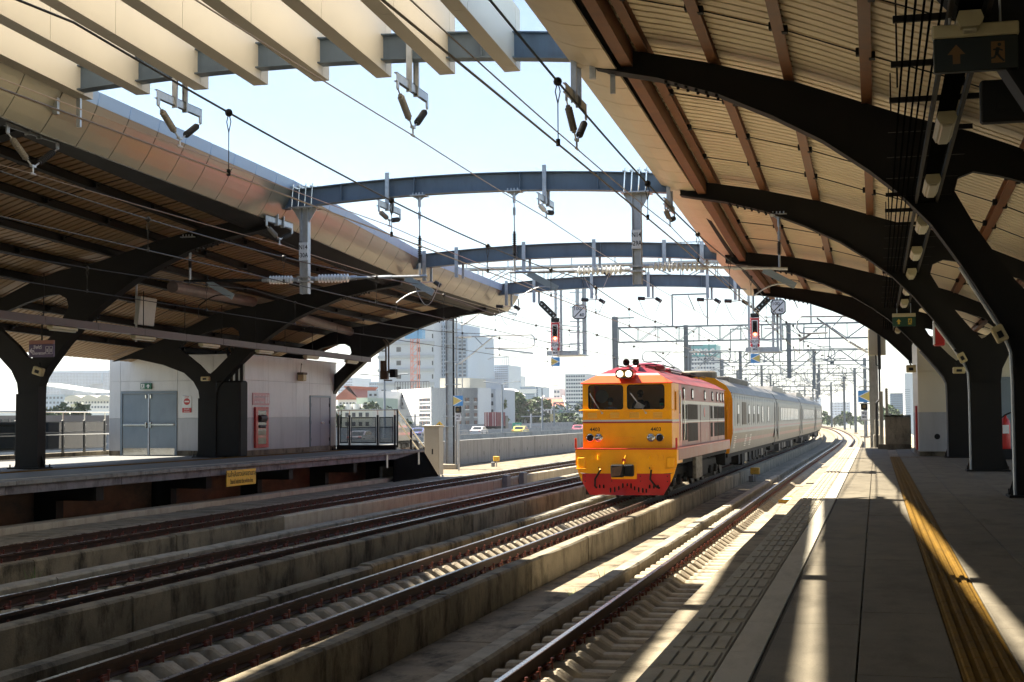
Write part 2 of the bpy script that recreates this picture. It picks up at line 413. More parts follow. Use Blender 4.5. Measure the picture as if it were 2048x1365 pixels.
for k, X in enumerate(TR):
    t = thing('railway_track', labels[k], 'railway track', (X, 0, 0), group='tracks through the station')
    for s in (-1, 1):
        b = MB(); b.sweep(rprof, path(X+s*.545, 0, -8, 440)); r = b.build('rail', rail_rust, t)
        b = MB(); b.sweep([(-.027,.003),(.027,.003),(.027,-.002),(-.027,-.002)], path(X+s*.545, 0, -8, 440)); b.build('rail_head', rail_top, r)
    y = 3.3 + .13*k
    far = MB()
    while y < 300:
        if y < near_to[k]:
            inst(SLEEPER, t, (dx(y)+random.uniform(-.01,.01), y, random.uniform(-.006,.004)), 'sleeper')
            if clip_to[k][0] < y < clip_to[k][1]:
                for s in (-1, 1): inst(CLIP, t, (s*.545, y, 0), 'rail_clip')
        else:
            sleeper_mesh(far, y, X+dx(y))
        y += SP
    o = far.build('distant_sleepers', sleeper_m, t, fix=False); o['kind'] = 'stuff'
    far = MB(); y = 3.3+.13*k; ya, yb = clip_to[k]
    while y < 130:
        if not (ya < y < yb):
            for s in (-1, 1):
                for e in (-1, 1): far.box(X+dx(y)+s*.545+e*.085-.03, X+dx(y)+s*.545+e*.085+.03, y-.05, y+.05, -.172, -.10)
        y += SP
    y = 3.3+.13*k
    while y < yb:
        if ya < y < yb:
            for s in (-1, 1): far.box(X+s*.545-.115, X+s*.545-.055, y-.05, y+.05, -.172, -.10)
        y += SP
    o = far.build('distant_rail_clips', clip_m, t, fix=False); o['kind'] = 'stuff'

def wall_run(name, label, cat, x0, x1, z0, z1, L, y0, y1, mats, group=None, c=.03, far_to=300, jit=.012):
    t = thing(name, label, cat, ((x0+x1)/2, y0, z0), group=group)
    y = y0; i = 0
    while y < y1:
        e = min(y+L*random.uniform(.93,1.07), y1); j = random.uniform(-jit, jit); h = random.uniform(-jit, jit)
        b = MB()
        n = 6; vs = []
        for q in range(n+1):     # slightly uneven top edge, chipped arrises
            yy = y+.012+(e-y-.024)*q/n
            w1 = [random.uniform(-.007,.007) for _ in range(4)]
            vs += [(x0+j, yy, z0), (x0+j, yy, z1-c+h+w1[0]), (x0+j+c, yy, z1+h+w1[1]), (x1+j-c, yy, z1+h+w1[2]), (x1+j, yy, z1-c+h+w1[3]), (x1+j, yy, z0)]
        fs = [(q*6+k2, q*6+k2+1, (q+1)*6+k2+1, (q+1)*6+k2) for q in range(n) for k2 in range(5)] + [(5,4,3,2,1,0), tuple(n*6+k2 for k2 in range(6))]
        b.add(vs, fs)
        m = mats(y, i) if callable(mats) else mats
        b.build('panel', m, t); y = e+.012; i += 1
    if far_to > y1:
        b = MB(); b.sweep([(x0,z0),(x0,z1),(x1,z1),(x1,z0)], path(0,0,y1+.02,far_to)); b.build('distant_panels', conc_mid, t)['kind'] = 'stuff'
    return t
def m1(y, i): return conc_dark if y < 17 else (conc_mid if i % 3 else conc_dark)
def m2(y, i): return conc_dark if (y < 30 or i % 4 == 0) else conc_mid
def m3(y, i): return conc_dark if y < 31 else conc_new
wall_run('concrete_wall', 'low moss-stained concrete wall on the near side of the train track', 'concrete wall', -5.83,-5.58,-.498,.05,4.6,5,62,m1,'low walls between the tracks')
wall_run('concrete_wall', 'low grey concrete wall between the train track and the empty track', 'concrete wall', -9.96,-9.70,-.498,.05,5.4,7,62,m2,'low walls between the tracks')
wall_run('concrete_wall', 'low wall of brown-stained then pale beige panels before the far left track', 'concrete wall', -14.2,-13.94,-.498,.06,5.2,12,96,m3,'low walls between the tracks')
wall_run('concrete_kerb', 'pale concrete kerb beside the track nearest the right platform', 'concrete kerb', -4.23,-3.98,-.498,-.08,3.9,5,62,lambda y,i: conc_top if y<40 else conc_new,'kerbs along the tracks')
wall_run('concrete_kerb', 'dark mossy kerb on the far side of the train track', 'concrete kerb', -8.63,-8.35,-.498,-.08,4.1,7,62,lambda y,i: conc_dark if y<32 else conc_top,'kerbs along the tracks', c=.04, jit=.02)
wall_run('concrete_kerb', 'pale kerb on the far side of the shaded empty track', 'concrete kerb', -12.87,-12.55,-.498,-.06,4.4,12,70,conc_top,'kerbs along the tracks')
wall_run('concrete_kerb', 'worn kerb beside plank covers below the left platform', 'concrete kerb', -17.15,-16.9,-.498,-.05,4.6,18,90,conc_top,'kerbs along the tracks')
wall_run('concrete_kerb', 'curving pale kerb beyond the end of the right platform', 'concrete kerb', -1.75,-1.5,-.498,-.08,4.0,62.5,70,conc_new,'kerbs along the tracks')

# walkway cover slabs between wall and kerb
t = thing('walkway', 'stained concrete walkway slabs between the two right-hand tracks', 'walkway', (-4.9, 5, -.498))
y = 5.0
while y < 64:
    e = y + random.uniform(2.2, 3.4); b = MB(); j = random.uniform(-.008,.008)
    b.bbox(-5.57,-4.24,y+.015,e-.015,-.495,-.452+j,.012); b.build('slab', conc_floor, t); y = e
b = MB(); b.sweep([(-5.57,-.46),(-4.24,-.46),(-4.24,-.497),(-5.57,-.497)], path(0,0,64,300)); struct(b.build('path', conc_mid))
for xa, xb in ((-9.69,-8.64),(-13.93,-12.88)):
    b = MB(); b.sweep([(xa,-.46),(xb,-.46),(xb,-.497),(xa,-.497)], path(0,0,5,300)); struct(b.build('path', conc_mid))
t = thing('walkway', 'row of grey plank covers along the foot of the left platform', 'walkway', (-17.9, 20, -.498))
y = 22.0
while y < 62:
    b = MB(); j = random.uniform(-.02,.02)
    b.bbox(-18.58+j,-17.25+j,y+.015,y+.60,-.16,-.085+random.uniform(-.012,.012),.012); b.build('plank', conc_top, t); y += .62
b = MB(); b.box(-18.6,-17.3,20,62,-.497,-.17); b.build('base', conc_dark, t)

# plants growing in the joints
grass_m = mat('green_grass', (.10,.19,.035), .6, var=.35, scale=9)
grass_p = mat('pale_grass', (.36,.42,.20), .6, var=.3, scale=9)
def tuft(name, label, loc, n, h, spread, m):
    t = thing(name, label, 'grass', loc)
    for k in range(n):
        b = MB(); a = random.uniform(0, 2*PI); l = h*random.uniform(.55,1.1); s = spread*random.uniform(.3,1)
        p0 = Vector(loc)+Vector((random.uniform(-.10,.10), random.uniform(-.16,.16), 0)); d = Vector((math.cos(a), math.sin(a), 0)); q = Vector((-d.y, d.x, 0))*random.uniform(.006,.011)
        vs = []; m_ = 6
        for i in range(m_+1):
            f = i/m_; c = p0 + d*s*f*f + Vector((0,0,l*(f-.42*f*f*spread/h*.9)))
            vs += [c-q*(1-f*.95), c+q*(1-f*.95)]
        b.add(vs, [(2*i,2*i+1,2*i+3,2*i+2) for i in range(m_)]); b.build('leaf', m, t, fix=False)
tuft('grass_tuft', 'pale drooping grass tuft on the sunlit walkway beside the kerb', (-4.6, 22.3, -.45), 26, .42, .42, grass_p)
tuft('grass_tuft', 'taller thin grass tuft on the walkway, right of the pale drooping one', (-4.46, 23.9, -.45), 12, .62, .40, grass_p)
tuft('grass_tuft', 'green spiky grass against the stained wall at far left', (-13.6, 21.6, -.45), 34, .5, .22, grass_m)

# track-side equipment
yel = mat('yellow_equipment_paint', (.72,.42,.04), .45, var=.1, scale=5, stain=(.4,.22,.05), stain_amt=.5, stain_scale=(4,4,4))
grey_box = mat('grey_equipment_paint', (.20,.20,.21), .5, var=.12, scale=4)
def marker(loc, label, s=1.0):
    x, y, z = loc; t = thing('trackside_box', label, 'junction box', loc)
    b = MB(); b.bbox(x-.2*s,x+.2*s,y-.12,y+.12,z+.32,z+.62,.03); b.build('housing', yel, t)
    b = MB(); b.tube([(x,y,z),(x,y,z+.32)], .04, 8); b.build('post', galv, t)
    b = MB(); b.bbox(x-.26,x-.06,y-.3,y-.1,z,z+.28,.02); b.build('base_box', grey_box, t)
    b = MB(); b.tube([(x-.16,y-.1,z+.2),(x-.1,y,z+.36),(x-.05,y,z+.4)], .015, 6); b.build('cable', black_m, t)
marker((-5.15, 64.0, -.455), 'yellow junction box on a post on the walkway behind the low wall')
marker((-21.9, 83.5, -.50), 'yellow trackside box below the grey parapet, left of the train', .9)
for (yy, lab) in ((54.2, 'grey relay box strapped to the pale wall, nearer of two'), (56.9, 'grey relay box strapped to the pale wall, farther of two')):
    t = thing('relay_box', lab, 'relay box', (-13.9, yy, 0))
    b = MB(); b.bbox(-13.93,-13.72,yy-.28,yy+.28,-.25,.2,.02); b.build('housing', grey_box, t)
    b = MB(); b.box(-13.93,-13.88,yy-.2,yy-.12,-.498,-.25); b.box(-13.93,-13.88,yy+.12,yy+.2,-.498,-.25); b.build('bracket', galv, t)
t = thing('track_beacon', 'yellow and pale blue beacon plate between rails beside the platform', 'track beacon', (-2.6, 45.6, -.26))
cyan = mat('pale_blue_plate', (.25,.55,.72), .4, var=.06)
b = MB(); b.bbox(-2.95,-2.25,45.1,45.3,-.255,-.15,.02); b.bbox(-2.85,-2.2,46.9,47.05,-.255,-.15,.02); b.build('yellow_bar', yel, t)
b = MB(); b.bbox(-2.85,-2.35,45.45,46.6,-.255,-.165,.02); b.build('plate', cyan, t)
# ============================================================ right platform
PZ = 1.1
b = MB(); b.box(-1.19, 7.0, -90, 61.4, .84, PZ-.03); b.box(-1.6, 7.0, -90, 61.2, -.497, .84)
plat = struct(b.build('platform', conc_mid))
def bar_tile(x0, x1, L):
    b = MB(); b.bbox(x0+.005, x1-.005, .007, L-.007, -.03, 0, .006)
    w = (x1-x0-.05)/4
    for k in range(4):
        xa = x0+.04+w*k+w*.09; xb = xa+w*.74
        b.bbox(xa, xb, .085, L-.085, -.002, .0095, .004)
    return b
TILE = bar_tile(-1.2, -.83, .605).mesh('tactile_tile', tile_pale)
WL = MB(); WL.bbox(-.826, -.642, .003, 1.207, -.03, .001, .003); WLM = WL.mesh('line_tile', tile_white)
y = 1.0; k = 0
while y < 61.3:
    if y+.605 <= 61.4: inst(TILE, plat, (0, y, PZ), 'tactile_tile')
    if k % 2 == 0 and y+1.21 <= 61.45: inst(WLM, plat, (0, y, PZ), 'line_tile')
    y += .605; k += 1
# grey paving in long slabs
cols = [(-.615,-.125),(-.118,.392),(.705,1.20),(1.207,2.0),(2.007,2.8),(2.807,3.6),(3.607,4.4)]
for ci, (xa, xb) in enumerate(cols):
    L = 1.21; s = MB(); s.bbox(xa+.002, xb-.002, .003, L-.003, -.03, 0, .003); me = s.mesh('paving_tile', tile_grey)
    y = 1.0 + (.605 if ci % 2 else 0)
    while y < 60.2:
        inst(me, plat, (0, y, PZ+random.uniform(-.0012,.0012)), 'paving_tile'); y += L
s = MB(); s.box(4.4, 6.9, 1.0, 61.3, PZ-.03, PZ-.001); s.build('paving_strip', tile_grey, plat)
s = MB(); s.box(-.64, -.617, 1.0, 61.3, PZ-.028, PZ-.012); s.build('joint', grout, plat)
# yellow guide strip with four ridges
s = MB(); s.bbox(.398, .698, .003, .297, -.03, .001, .003)
for k in range(4): s.bbox(.414+.0705*k, .414+.0705*k+.040, .004, .296, 0, .02, .007)
GT = s.mesh('guide_tile', tile_yel)
y = 1.0; 
while y < 46.6: inst(GT, plat, (0, y, PZ), 'guide_tile'); y += .3
s = MB(); s.bbox(.003,.297,.003,.297,-.03,.001,.003)
for i in range(4):
    for j in range(4): s.bbox(.04+.06*i,.07+.06*i,.04+.06*j,.07+.06*j,0,.008,.004)
GD = s.mesh('stud_tile', tile_yel)
for k in range(3): inst(GD, plat, (.398+.3*k, 46.62, PZ+.0015), 'stud_tile')

# ============================================================ left platform
LX = -18.3
b = MB(); b.box(-33, LX-.12, -90, 58.0, .80, PZ-.02); b.box(-33,-20.3,-90,57.6,-.497,.80)
lplat = struct(b.build('left_platform', conc_mid))
lip = mat('stained_platform_edge', (.24,.235,.22), .75, var=.15, scale=2, stain=(.09,.08,.078), stain_amt=.8, stain_scale=(1.3,1.3,.8), bump=.15, bscale=50)
lface = mat('violet_grey_stained_face', (.19,.175,.185), .8, var=.3, scale=2.2, stain=(.05,.042,.042), stain_amt=.85, stain_scale=(1.2,1.2,.9), bump=.15, bscale=50)
y = 8.0
while y < 57.9:
    e = min(y+1.45, 58.0)
    b = MB(); b.bbox(LX-.5, LX, y+.006, e-.006, PZ-.10, PZ+random.uniform(-.004,.004), .012); b.build('edge_slab', lip, lplat)
    y = e
y = 8.0
while y < 57.9:
    e = min(y+5.0, 58.0)
    if not (38.2 < y < 38.4):
        b = MB(); b.bbox(LX-.14, LX-.07, y+.01, e-.01, .80, PZ-.102, .01); b.build('edge_face', lface, lplat)
    y = e
b = MB(); b.box(LX-.72, LX-.6, 8, 57.9, PZ-.018, PZ+.002); b.build('white_line', tile_white, lplat)
tp = mat('grey_left_paving', (.16,.165,.165), .7, var=.12, scale=1.5, stain=(.11,.11,.11), stain_amt=.5, stain_scale=(.8,.8,.8))
yy = 8.0
tl = MB(); tl.bbox(-2.995,-.005,.004,1.796,-.02,0,.003); TLM = tl.mesh('paving_tile', tp)
for xx in (-19.03, -22.33, -25.33):
    yy = 8.0
    while yy < 57: inst(TLM, lplat, (xx, yy, PZ), 'paving_tile'); yy += 1.8
for k in range(164):
    inst(GT, lplat, (-21.9, 8+.3*k, PZ+.003), 'guide_tile')
# below the edge: ledge, rusty support wall and brackets
b = MB(); b.bbox(-19.1,-18.62,14,57.8,-.497,.06,.02); b.build('ledge', conc_new, lplat)
ru = mat('rust_brown_wall', (.13,.065,.035), .8, var=.4, scale=1.2, stain=(.03,.024,.02), stain_amt=.8, stain_scale=(.5,.35,.9))
b = MB(); b.box(-20.29,-20.22,8,57.6,-.49,.79); b.build('support_wall', ru, lplat)
for yk in (20,26,32,38,44,50,56):
    b = MB(); b.box(-20.2,-18.5,yk,yk+.35,.45,.79); b.box(-20.2,-19.6,yk,yk+.35,-.4,.45); b.build('bracket', steel_dark, lplat)
b = MB(); b.prism([(54.2,.79),(57.99,1.05),(60.9,-.49),(54.2,-.49)],'x',-18.42,-18.36); b.build('end_plate', mat('dull_black',(.006,.006,.006),1.0,var=0,spec=0.0), lplat)
for yk in (53.2, 57.2):
    b = MB(); b.box(LX-.06,LX-.03,yk,yk+.16,.5,1.02); b.build('edge_bracket', galv, lplat)
# yellow warning board
ybm = mat('yellow_board', (.78,.46,.03), .4, var=.04)
t = thing('warning_sign', 'yellow warning board in two languages below the left platform edge', 'sign', (-18.2, 39.7, .45))
b = MB(); b.bbox(-18.215,-18.19,38.7,40.72,.47,.935,.006); b.build('board', ybm, t)
M = face_frame((-18.189, 39.71, .81), (0,1,0), (0,0,1))
text('ห้ามล้ำเส้นขาวปลายชานชาลา', .20, black_m, M, t, sx=.98)
text('Stand behind the white line', .20, black_m, face_frame((-18.189, 39.71, .60), (0,1,0), (0,0,1)), t, sx=.72)

# ============================================================ left service building
t = thing('service_building', 'grey panel service building with double doors on the left platform', 'building', (-24.8, 53, PZ))
FY, SX_, TOPZ = 48.4, -22.07, 4.72
b = MB(); b.box(-27.45, SX_-.03, FY+.03, 57.55, PZ, TOPZ-.05); b.build('core', panel_lo, t)
zr = [(PZ, 1.28, conc_dark), (1.285, 2.47, panel_lo), (2.478, 3.83, panel_m), (3.838, TOPZ, panel_m)]
fx = [-27.48,-27.02,-24.72,-23.3,SX_]
for (z0, z1, m) in zr:
    for xa, xb in zip(fx, fx[1:]):
        if xa == -27.02 and z0 < 3.4:
            if z0 == 2.478:
                b = MB(); b.bbox(xa+.004, xb-.004, FY, FY+.028, 3.47, z1, .005); b.build('wall_panel', m, t)
            continue
        b = MB(); b.bbox(xa+.004, xb-.004, FY, FY+.028, z0, z1, .005); b.build('wall_panel', m, t)
    sy = [FY+.03, 50.5, 53.2, 54.6, 56.9, 57.55]
    for ya, yb in zip(sy, sy[1:]):
        if ya == 54.6 and z0 < 3.4:
            if z0 == 2.478:
                b = MB(); b.bbox(SX_-.028, SX_, ya+.004, yb-.004, 3.36, z1, .005); b.build('wall_panel', m, t)
            continue
        b = MB(); b.bbox(SX_-.028, SX_, ya+.004, yb-.004, z0, z1, .005); b.build('wall_panel', m, t)
b = MB(); b.bbox(-27.5,SX_+.02,FY-.02,57.6,TOPZ+.002,TOPZ+.06,.01); b.build('roof', panel_m, t)
# double door
b = MB()
for (xa,xb,z0,z1) in ((-27.0,-26.93,PZ,3.46),(-24.8,-24.73,PZ,3.46),(-26.93,-24.8,3.38,3.46)): b.box(xa,xb,FY-.03,FY+.06,z0,z1)
b.build('door_frame', door_m, t)
for (xa, xb, hs) in ((-26.92,-25.9,1),(-25.83,-24.81,-1)):
    b = MB(); b.bbox(xa,xb,FY+.01,FY+.055,PZ+.02,3.36,.006); d = b.build('door', door_m, t)
    b = MB(); b.box(xa+.02,xb-.02,FY+.002,FY+.012,PZ+.03,PZ+.28); b.build('kick_plate', chrome, d)
    b = MB(); b.bbox(xa+.03,xb-.02,FY-.06,FY-.02,2.2,2.27,.008); hx = xb-.1 if hs > 0 else xa+.02
    b.bbox(hx,hx+.08,FY-.075,FY-.005,2.12,2.33,.01); b.bbox(hx,hx+.06,FY-.05,FY-.005,3.2,3.34,.01); b.build('push_bar', chrome, d)
b = MB(); b.box(-25.89,-25.84,FY-.02,FY+.03,PZ+.02,3.36); b.build('centre_post', galv, t)
# side door
b = MB()
for (ya,yb,z0,z1) in ((54.62,54.69,1.3,3.35),(56.81,56.88,1.3,3.35),(54.69,56.81,3.28,3.35)): b.box(SX_-.05,SX_+.03,ya,yb,z0,z1)
b.build('door_frame', door_m, t)
for ya, yb in ((54.7,55.74),(55.76,56.8)):
    b = MB(); b.bbox(SX_-.045,SX_-.005,ya,yb,1.31,3.27,.006); d = b.build('door', mat('lilac_grey_door',(.34,.32,.36),.4,var=.05), t)
    b = MB()
    for zz_ in (1.5,2.2,2.9): b.box(SX_-.004,SX_+.012,(ya if ya < 55 else yb-.06),(ya+.06 if ya < 55 else yb),zz_,zz_+.14)
    b.build('hinge', black_m, d)
    if ya > 55:
        b = MB(); b.bbox(SX_-.004,SX_+.06,ya+.03,ya+.3,2.22,2.28,.01); b.build('handle', chrome, d)
b = MB(); b.bbox(SX_-.04,SX_-.006,54.62,56.88,1.12,1.3,.004); b.build('sill', conc_mid, t)

def sign_box(name, label, cat, loc, w, h, d, m, group=None):
    t = thing(name, label, cat, loc, group=group); x,y,z = loc
    b = MB(); b.bbox(x-w/2,x+w/2,y-d,y,z-h/2,z+h/2,.01); b.build('board', m, t); return t
green = mat('green_sign', (.015,.13,.07), .35, var=.03)
s = sign_box('exit_sign', 'small green exit sign above the double doors', 'exit sign', (-25.95,FY-.002,3.65), .44,.22,.09, green)
b = MB(); M = to_cam(-25.95,FY-.094,3.65)
b.add([M@Vector(q) for q in ((.02,-.01,0),(.10,.075,0),(.18,-.01,0),(.125,-.01,0),(.125,-.08,0),(.075,-.08,0),(.075,-.01,0))],[(0,2,1),(3,6,5,4)]); b.build('arrow', white_m, s, fix=False)
b = MB(); b.add([M@Vector(q) for q in ((-.19,-.085,0),(-.05,-.085,0),(-.05,.085,0),(-.19,.085,0))],[(0,1,2,3)]); b.build('pictogram', white_m, s, fix=False)
M2 = to_cam(-25.95,FY-.097,3.65)
b = MB()
def runner(b, M, ox, oy, k):
    for pa, pb, wd in (((0,.03),(-.01,-.01),.03),((-.01,-.01),(.02,-.05),.018),((.02,-.05),(.045,-.075),.016),((-.01,-.01),(-.03,-.045),.018),((-.03,-.045),(-.055,-.05),.015),((0,.028),(.035,.012),.013),((0,.028),(-.035,.02),.013)):
        p = Vector((ox+pa[0]*k, oy+pa[1]*k, 0)); q = Vector((ox+pb[0]*k, oy+pb[1]*k, 0)); d = (q-p).normalized(); n = Vector((-d.y,d.x,0))*wd*k/2; e = d*wd*k*.3
        b.add([M@(p-n-e),M@(q-n+e),M@(q+n+e),M@(p+n-e)],[(0,1,2,3)])
    b.add([M@Vector((ox+.012*k+.016*k*math.cos(a*PI/4),oy+.062*k+.016*k*math.sin(a*PI/4),0)) for a in range(8)],[tuple(range(8))])
runner(b, M2, -.12, 0, 1.0); b.build('running_figure', green, s, fix=False)
s = sign_box('no_entry_sign', 'white and red no entry notice beside the double doors', 'sign', (-24.33,FY-.002,2.97), .37,.62,.02, white_m)
b = MB(); b.lathe([(0,0),(.125,0),(.125,.004),(0,.004)], to_cam(-24.33,FY-.0225,3.07), 20); b.build('disc', red_m, s)
b = MB(); b.box(-24.42,-24.24,FY-.031,FY-.0275,3.045,3.095); b.build('bar', white_m, s)
b = MB(); b.box(-24.51,-24.15,FY-.027,FY-.0225,2.67,2.84); b.build('red_panel', red_m, s)
text('ห้ามเข้า', .075, white_m, to_cam(-24.33,FY-.029,2.79), s); text('No Entry', .06, white_m, to_cam(-24.33,FY-.029,2.715), s)
text('STOP', .07, red_m, to_cam(-24.33,FY-.023,3.235), s)
# hose cabinet and its board on the side wall
pink = mat('faded_pink_sign', (.55,.24,.25), .4, var=.05)
t = thing('hose_cabinet_sign', 'faded pink board above the red hose cabinet', 'sign', (SX_+.02, 49.75, 3.1))
b = MB(); b.bbox(SX_+.002,SX_+.03,49.05,50.55,2.93,3.38,.008); b.build('board', pink, t)
def sf(y, z): return face_frame((SX_+.032, y, z), (0,1,0), (0,0,1))
text('ตู้อุปกรณ์ดับเพลิง', .15, white_m, sf(49.62,3.23), t, sx=.95); text('Fire Hose Cabinet', .12, white_m, sf(49.62,3.04), t, sx=.95)
b = MB()
for q in (50.18, 50.36):
    b.box(SX_+.031,SX_+.035,q,q+.1,3.0,3.24); b.add([(SX_+.035,q+.05+.04*math.cos(a*PI/4),3.28+.04*math.sin(a*PI/4)) for a in range(8)],[tuple(range(8))])
b.build('pictogram', white_m, t)
t = thing('hose_cabinet', 'tall red fire hose cabinet with glazed front on the grey wall', 'hose cabinet', (SX_+.02, 49.75, 1.4))
b = MB(); y0,y1,z0,z1 = 49.2,50.35,1.36,2.86
for a_,b_,c_,d_ in ((y0,y0+.2,z0,z1),(y1-.2,y1,z0,z1),(y0+.2,y1-.2,z0,z0+.13),(y0+.2,y1-.2,z1-.13,z1)): b.bbox(SX_+.002,SX_+.09,a_,b_,c_,d_,.008)
b.build('frame', red_m, t)
b = MB(); b.box(SX_+.002,SX_+.012,y0+.2,y1-.2,z0+.13,z1-.13); b.build('back', panel_m, t)
for k, (za, zb, mm) in enumerate(((2.28,2.6,'dark_hose'),(2.05,2.22,'dark_hose'))):
    b = MB(); b.tube([(SX_+.05,y0+.3,(za+zb)/2),(SX_+.05,y1-.3,(za+zb)/2)], (zb-za)/2*.9, 10); b.build('hose_reel', mat('dark_hose',(.05,.035,.03),.6), t)
b = MB()
for za in (1.62,1.80,1.98): b.box(SX_+.02,SX_+.05,y0+.22,y1-.22,za,za+.05)
b.build('shelf', mat('grey_shelf',(.3,.28,.27),.5), t)
b = MB(); b.box(SX_+.082,SX_+.086,y0+.2,y1-.2,z0+.13,z1-.13); b.build('glass', glass('cabinet_glass', alpha=.12), t)
# lamp and cable box high on the side wall
t = thing('wall_speaker', 'small cream loudspeaker with wire bracket high on the grey side wall', 'loudspeaker', (SX_+.15, 53.4, 4.1))
cream_box = mat('cream_equipment', (.52,.42,.22), .5, var=.1, scale=6)
b = MB(); b.bbox(SX_+.03,SX_+.28,53.25,53.6,3.9,4.2,.03); b.build('housing', cream_box, t)
b = MB(); b.bbox(SX_+.03,SX_+.3,53.22,53.63,4.15,4.24,.02); b.build('cap', mat('brown_cap',(.09,.06,.04),.6), t)
b = MB(); b.tube([(SX_+.1,53.42,4.24),(SX_+.12,53.42,4.45),(SX_+.1,53.5,4.6),(SX_+.02,53.75,4.55)], .012, 6); b.build('bracket', black_m, t)

# ============================================================ railings of the left platform
glz = glass('smoked_glass', (.34,.35,.34), alpha=.06)
dark_post = mat('black_railing_paint', (.02,.024,.028), .4, var=.1)
t = thing('glass_railing', 'black post railing with smoked glass panels behind the left column', 'railing', (-28.5, 43, PZ))
b = MB(); b.bbox(-28.6,-28.4,30,50.2,PZ,PZ+.15,.02); b.build('plinth', conc_dark, t)
ys = [45.5+1.47*(k-9) for k in range(13)]
for i, q in enumerate(ys):
    b = MB(); b.bbox(-28.55,-28.47,q-.05,q+.05,PZ+.15,PZ+1.32,.008); p = b.build('post', dark_post, t)
    b = MB(); b.tube([(-28.51,q,PZ+1.32),(-28.51,q,PZ+1.62)], .02, 8); b.build('stub', chrome, p)
    b = MB()
    for zz_ in (.4,.75,1.15): b.tube([(-28.47,q,PZ+zz_),(-28.455,q,PZ+zz_)], .018, 8)
    b.build('bolt', chrome, p)
    if i+1 < len(ys):
        for za, zb in ((.30,.86),(.90,1.25)):
            b = MB(); b.box(-28.52,-28.505,q+.07,ys[i+1]-.07,PZ+za,PZ+zb); b.build('glass_panel', glz, t)
        b = MB()
        for zz_ in (.28,.87,1.26): b.box(-28.53,-28.49,q+.05,ys[i+1]-.05,PZ+zz_-.015,PZ+zz_+.015)
        b.build('rail_bar', dark_post, t)
b = MB(); b.tube([(-28.51,ys[0],PZ+1.62),(-28.51,ys[-1]+1,PZ+1.62)], .025, 8); b.build('handrail', chrome, t)
b = MB(); b.tube([(-28.42,ys[0],PZ+.8),(-28.42,ys[-1]+.5,PZ+.8)], .022, 8); b.build('lower_handrail', chrome, t)
# end railing
t = thing('mesh_railing', 'black framed mesh railing at the end of the left platform', 'railing', (-20.6, 57.5, PZ))
b = MB(); b.bbox(-22.0,-19.4,57.4,57.6,PZ-.018,PZ+.2,.02); b.build('plinth', black_m, t)
mesh_g = glass('fine_dark_mesh', (.62,.63,.63), alpha=.02)
px_ = [-21.95,-21.45,-20.2,-19.45]
for i, q in enumerate(px_):
    b = MB(); b.bbox(q-.04,q+.04,57.46,57.54,PZ+.2,PZ+1.45,.006); b.build('post', dark_post, t)
    if i+1 < len(px_):
        r = px_[i+1]; b = MB()
        for (xa,xb,za,zb) in ((q+.07,r-.07,.28,.32),(q+.07,r-.07,.92,.95),(q+.07,r-.07,1.33,1.37),(q+.07,q+.1,.32,1.33),(r-.1,r-.07,.32,1.33)): b.box(xa,xb,57.485,57.515,PZ+za,PZ+zb)
        b.build('panel_frame', dark_post, t)
        b = MB(); b.box(q+.1,r-.1,57.495,57.505,PZ+.32,PZ+1.33); b.build('mesh_panel', mesh_g, t)
b = MB(); b.tube([(-22.0,57.5,PZ+1.66),(-19.4,57.5,PZ+1.66)], .022, 8)
for q in px_: b.tube([(q,57.5,PZ+1.4),(q,57.5,PZ+1.66)], .015, 6)
b.build('handrail', chrome, t)
# stair balustrade going down from the platform end
t = thing('stair_railing', 'sloping handrail with grey infill going down from the left platform end', 'railing', (-18.9, 58.4, 0))
b = MB(); b.tube([(-19.5,57.5,2.76),(-19.35,57.55,2.76),(-19.35,61.2,1.15),(-19.35,61.3,.8)], .035, 8); b.build('handrail', chrome, t)
b = MB(); b.tube([(-19.35,57.55,2.3),(-19.35,61.2,.7)], .025, 8); b.build('lower_rail', chrome, t)
b = MB(); b.add([(-19.36,57.6,2.62),(-19.36,61.1,1.05),(-19.36,61.1,.1),(-19.36,57.6,1.25)],[(0,1,2,3)]); b.build('infill', glass('grey_infill_glass',(.55,.55,.58),alpha=.12), t)
for (xa,ya,zt) in ((-19.35,57.55,2.76),(-19.35,59.4,1.95),(-19.35,61.2,1.15)):
    b = MB(); b.bar((xa,ya,-.4 if ya>58 else 1.2),(xa,ya,zt),.06); b.build('post', dark_post, t)
b = MB()
for k in range(6): b.box(-21.0,-19.42,58.05+.32*k,58.37+.32*k,-.48,.9-.24*k)
tag(b.build('stair', conc_mid), 'concrete steps leading down from the left platform end', 'stairs')
# beige cabinet by the end
t = thing('equipment_cabinet', 'tall beige metal cabinet beside the stairs and the parapet', 'cabinet', (-20.4, 66, -.5))
cab_m = mat('beige_cabinet', (.34,.32,.27), .45, var=.06)
b = MB(); b.bbox(-20.75,-20.0,65.6,66.3,-.498,2.0,.02); b.build('body', cab_m, t)
b = MB(); b.bbox(-20.82,-19.93,65.53,66.37,2.001,2.06,.015); b.build('roof', cab_m, t)
b = MB(); b.bbox(-20.42,-20.03,65.575,65.598,-.3,1.9,.006); b.build('door', cab_m, t)
b = MB(); b.box(-20.35,-20.29,65.56,65.574,.7,.95); b.build('handle', black_m, t)

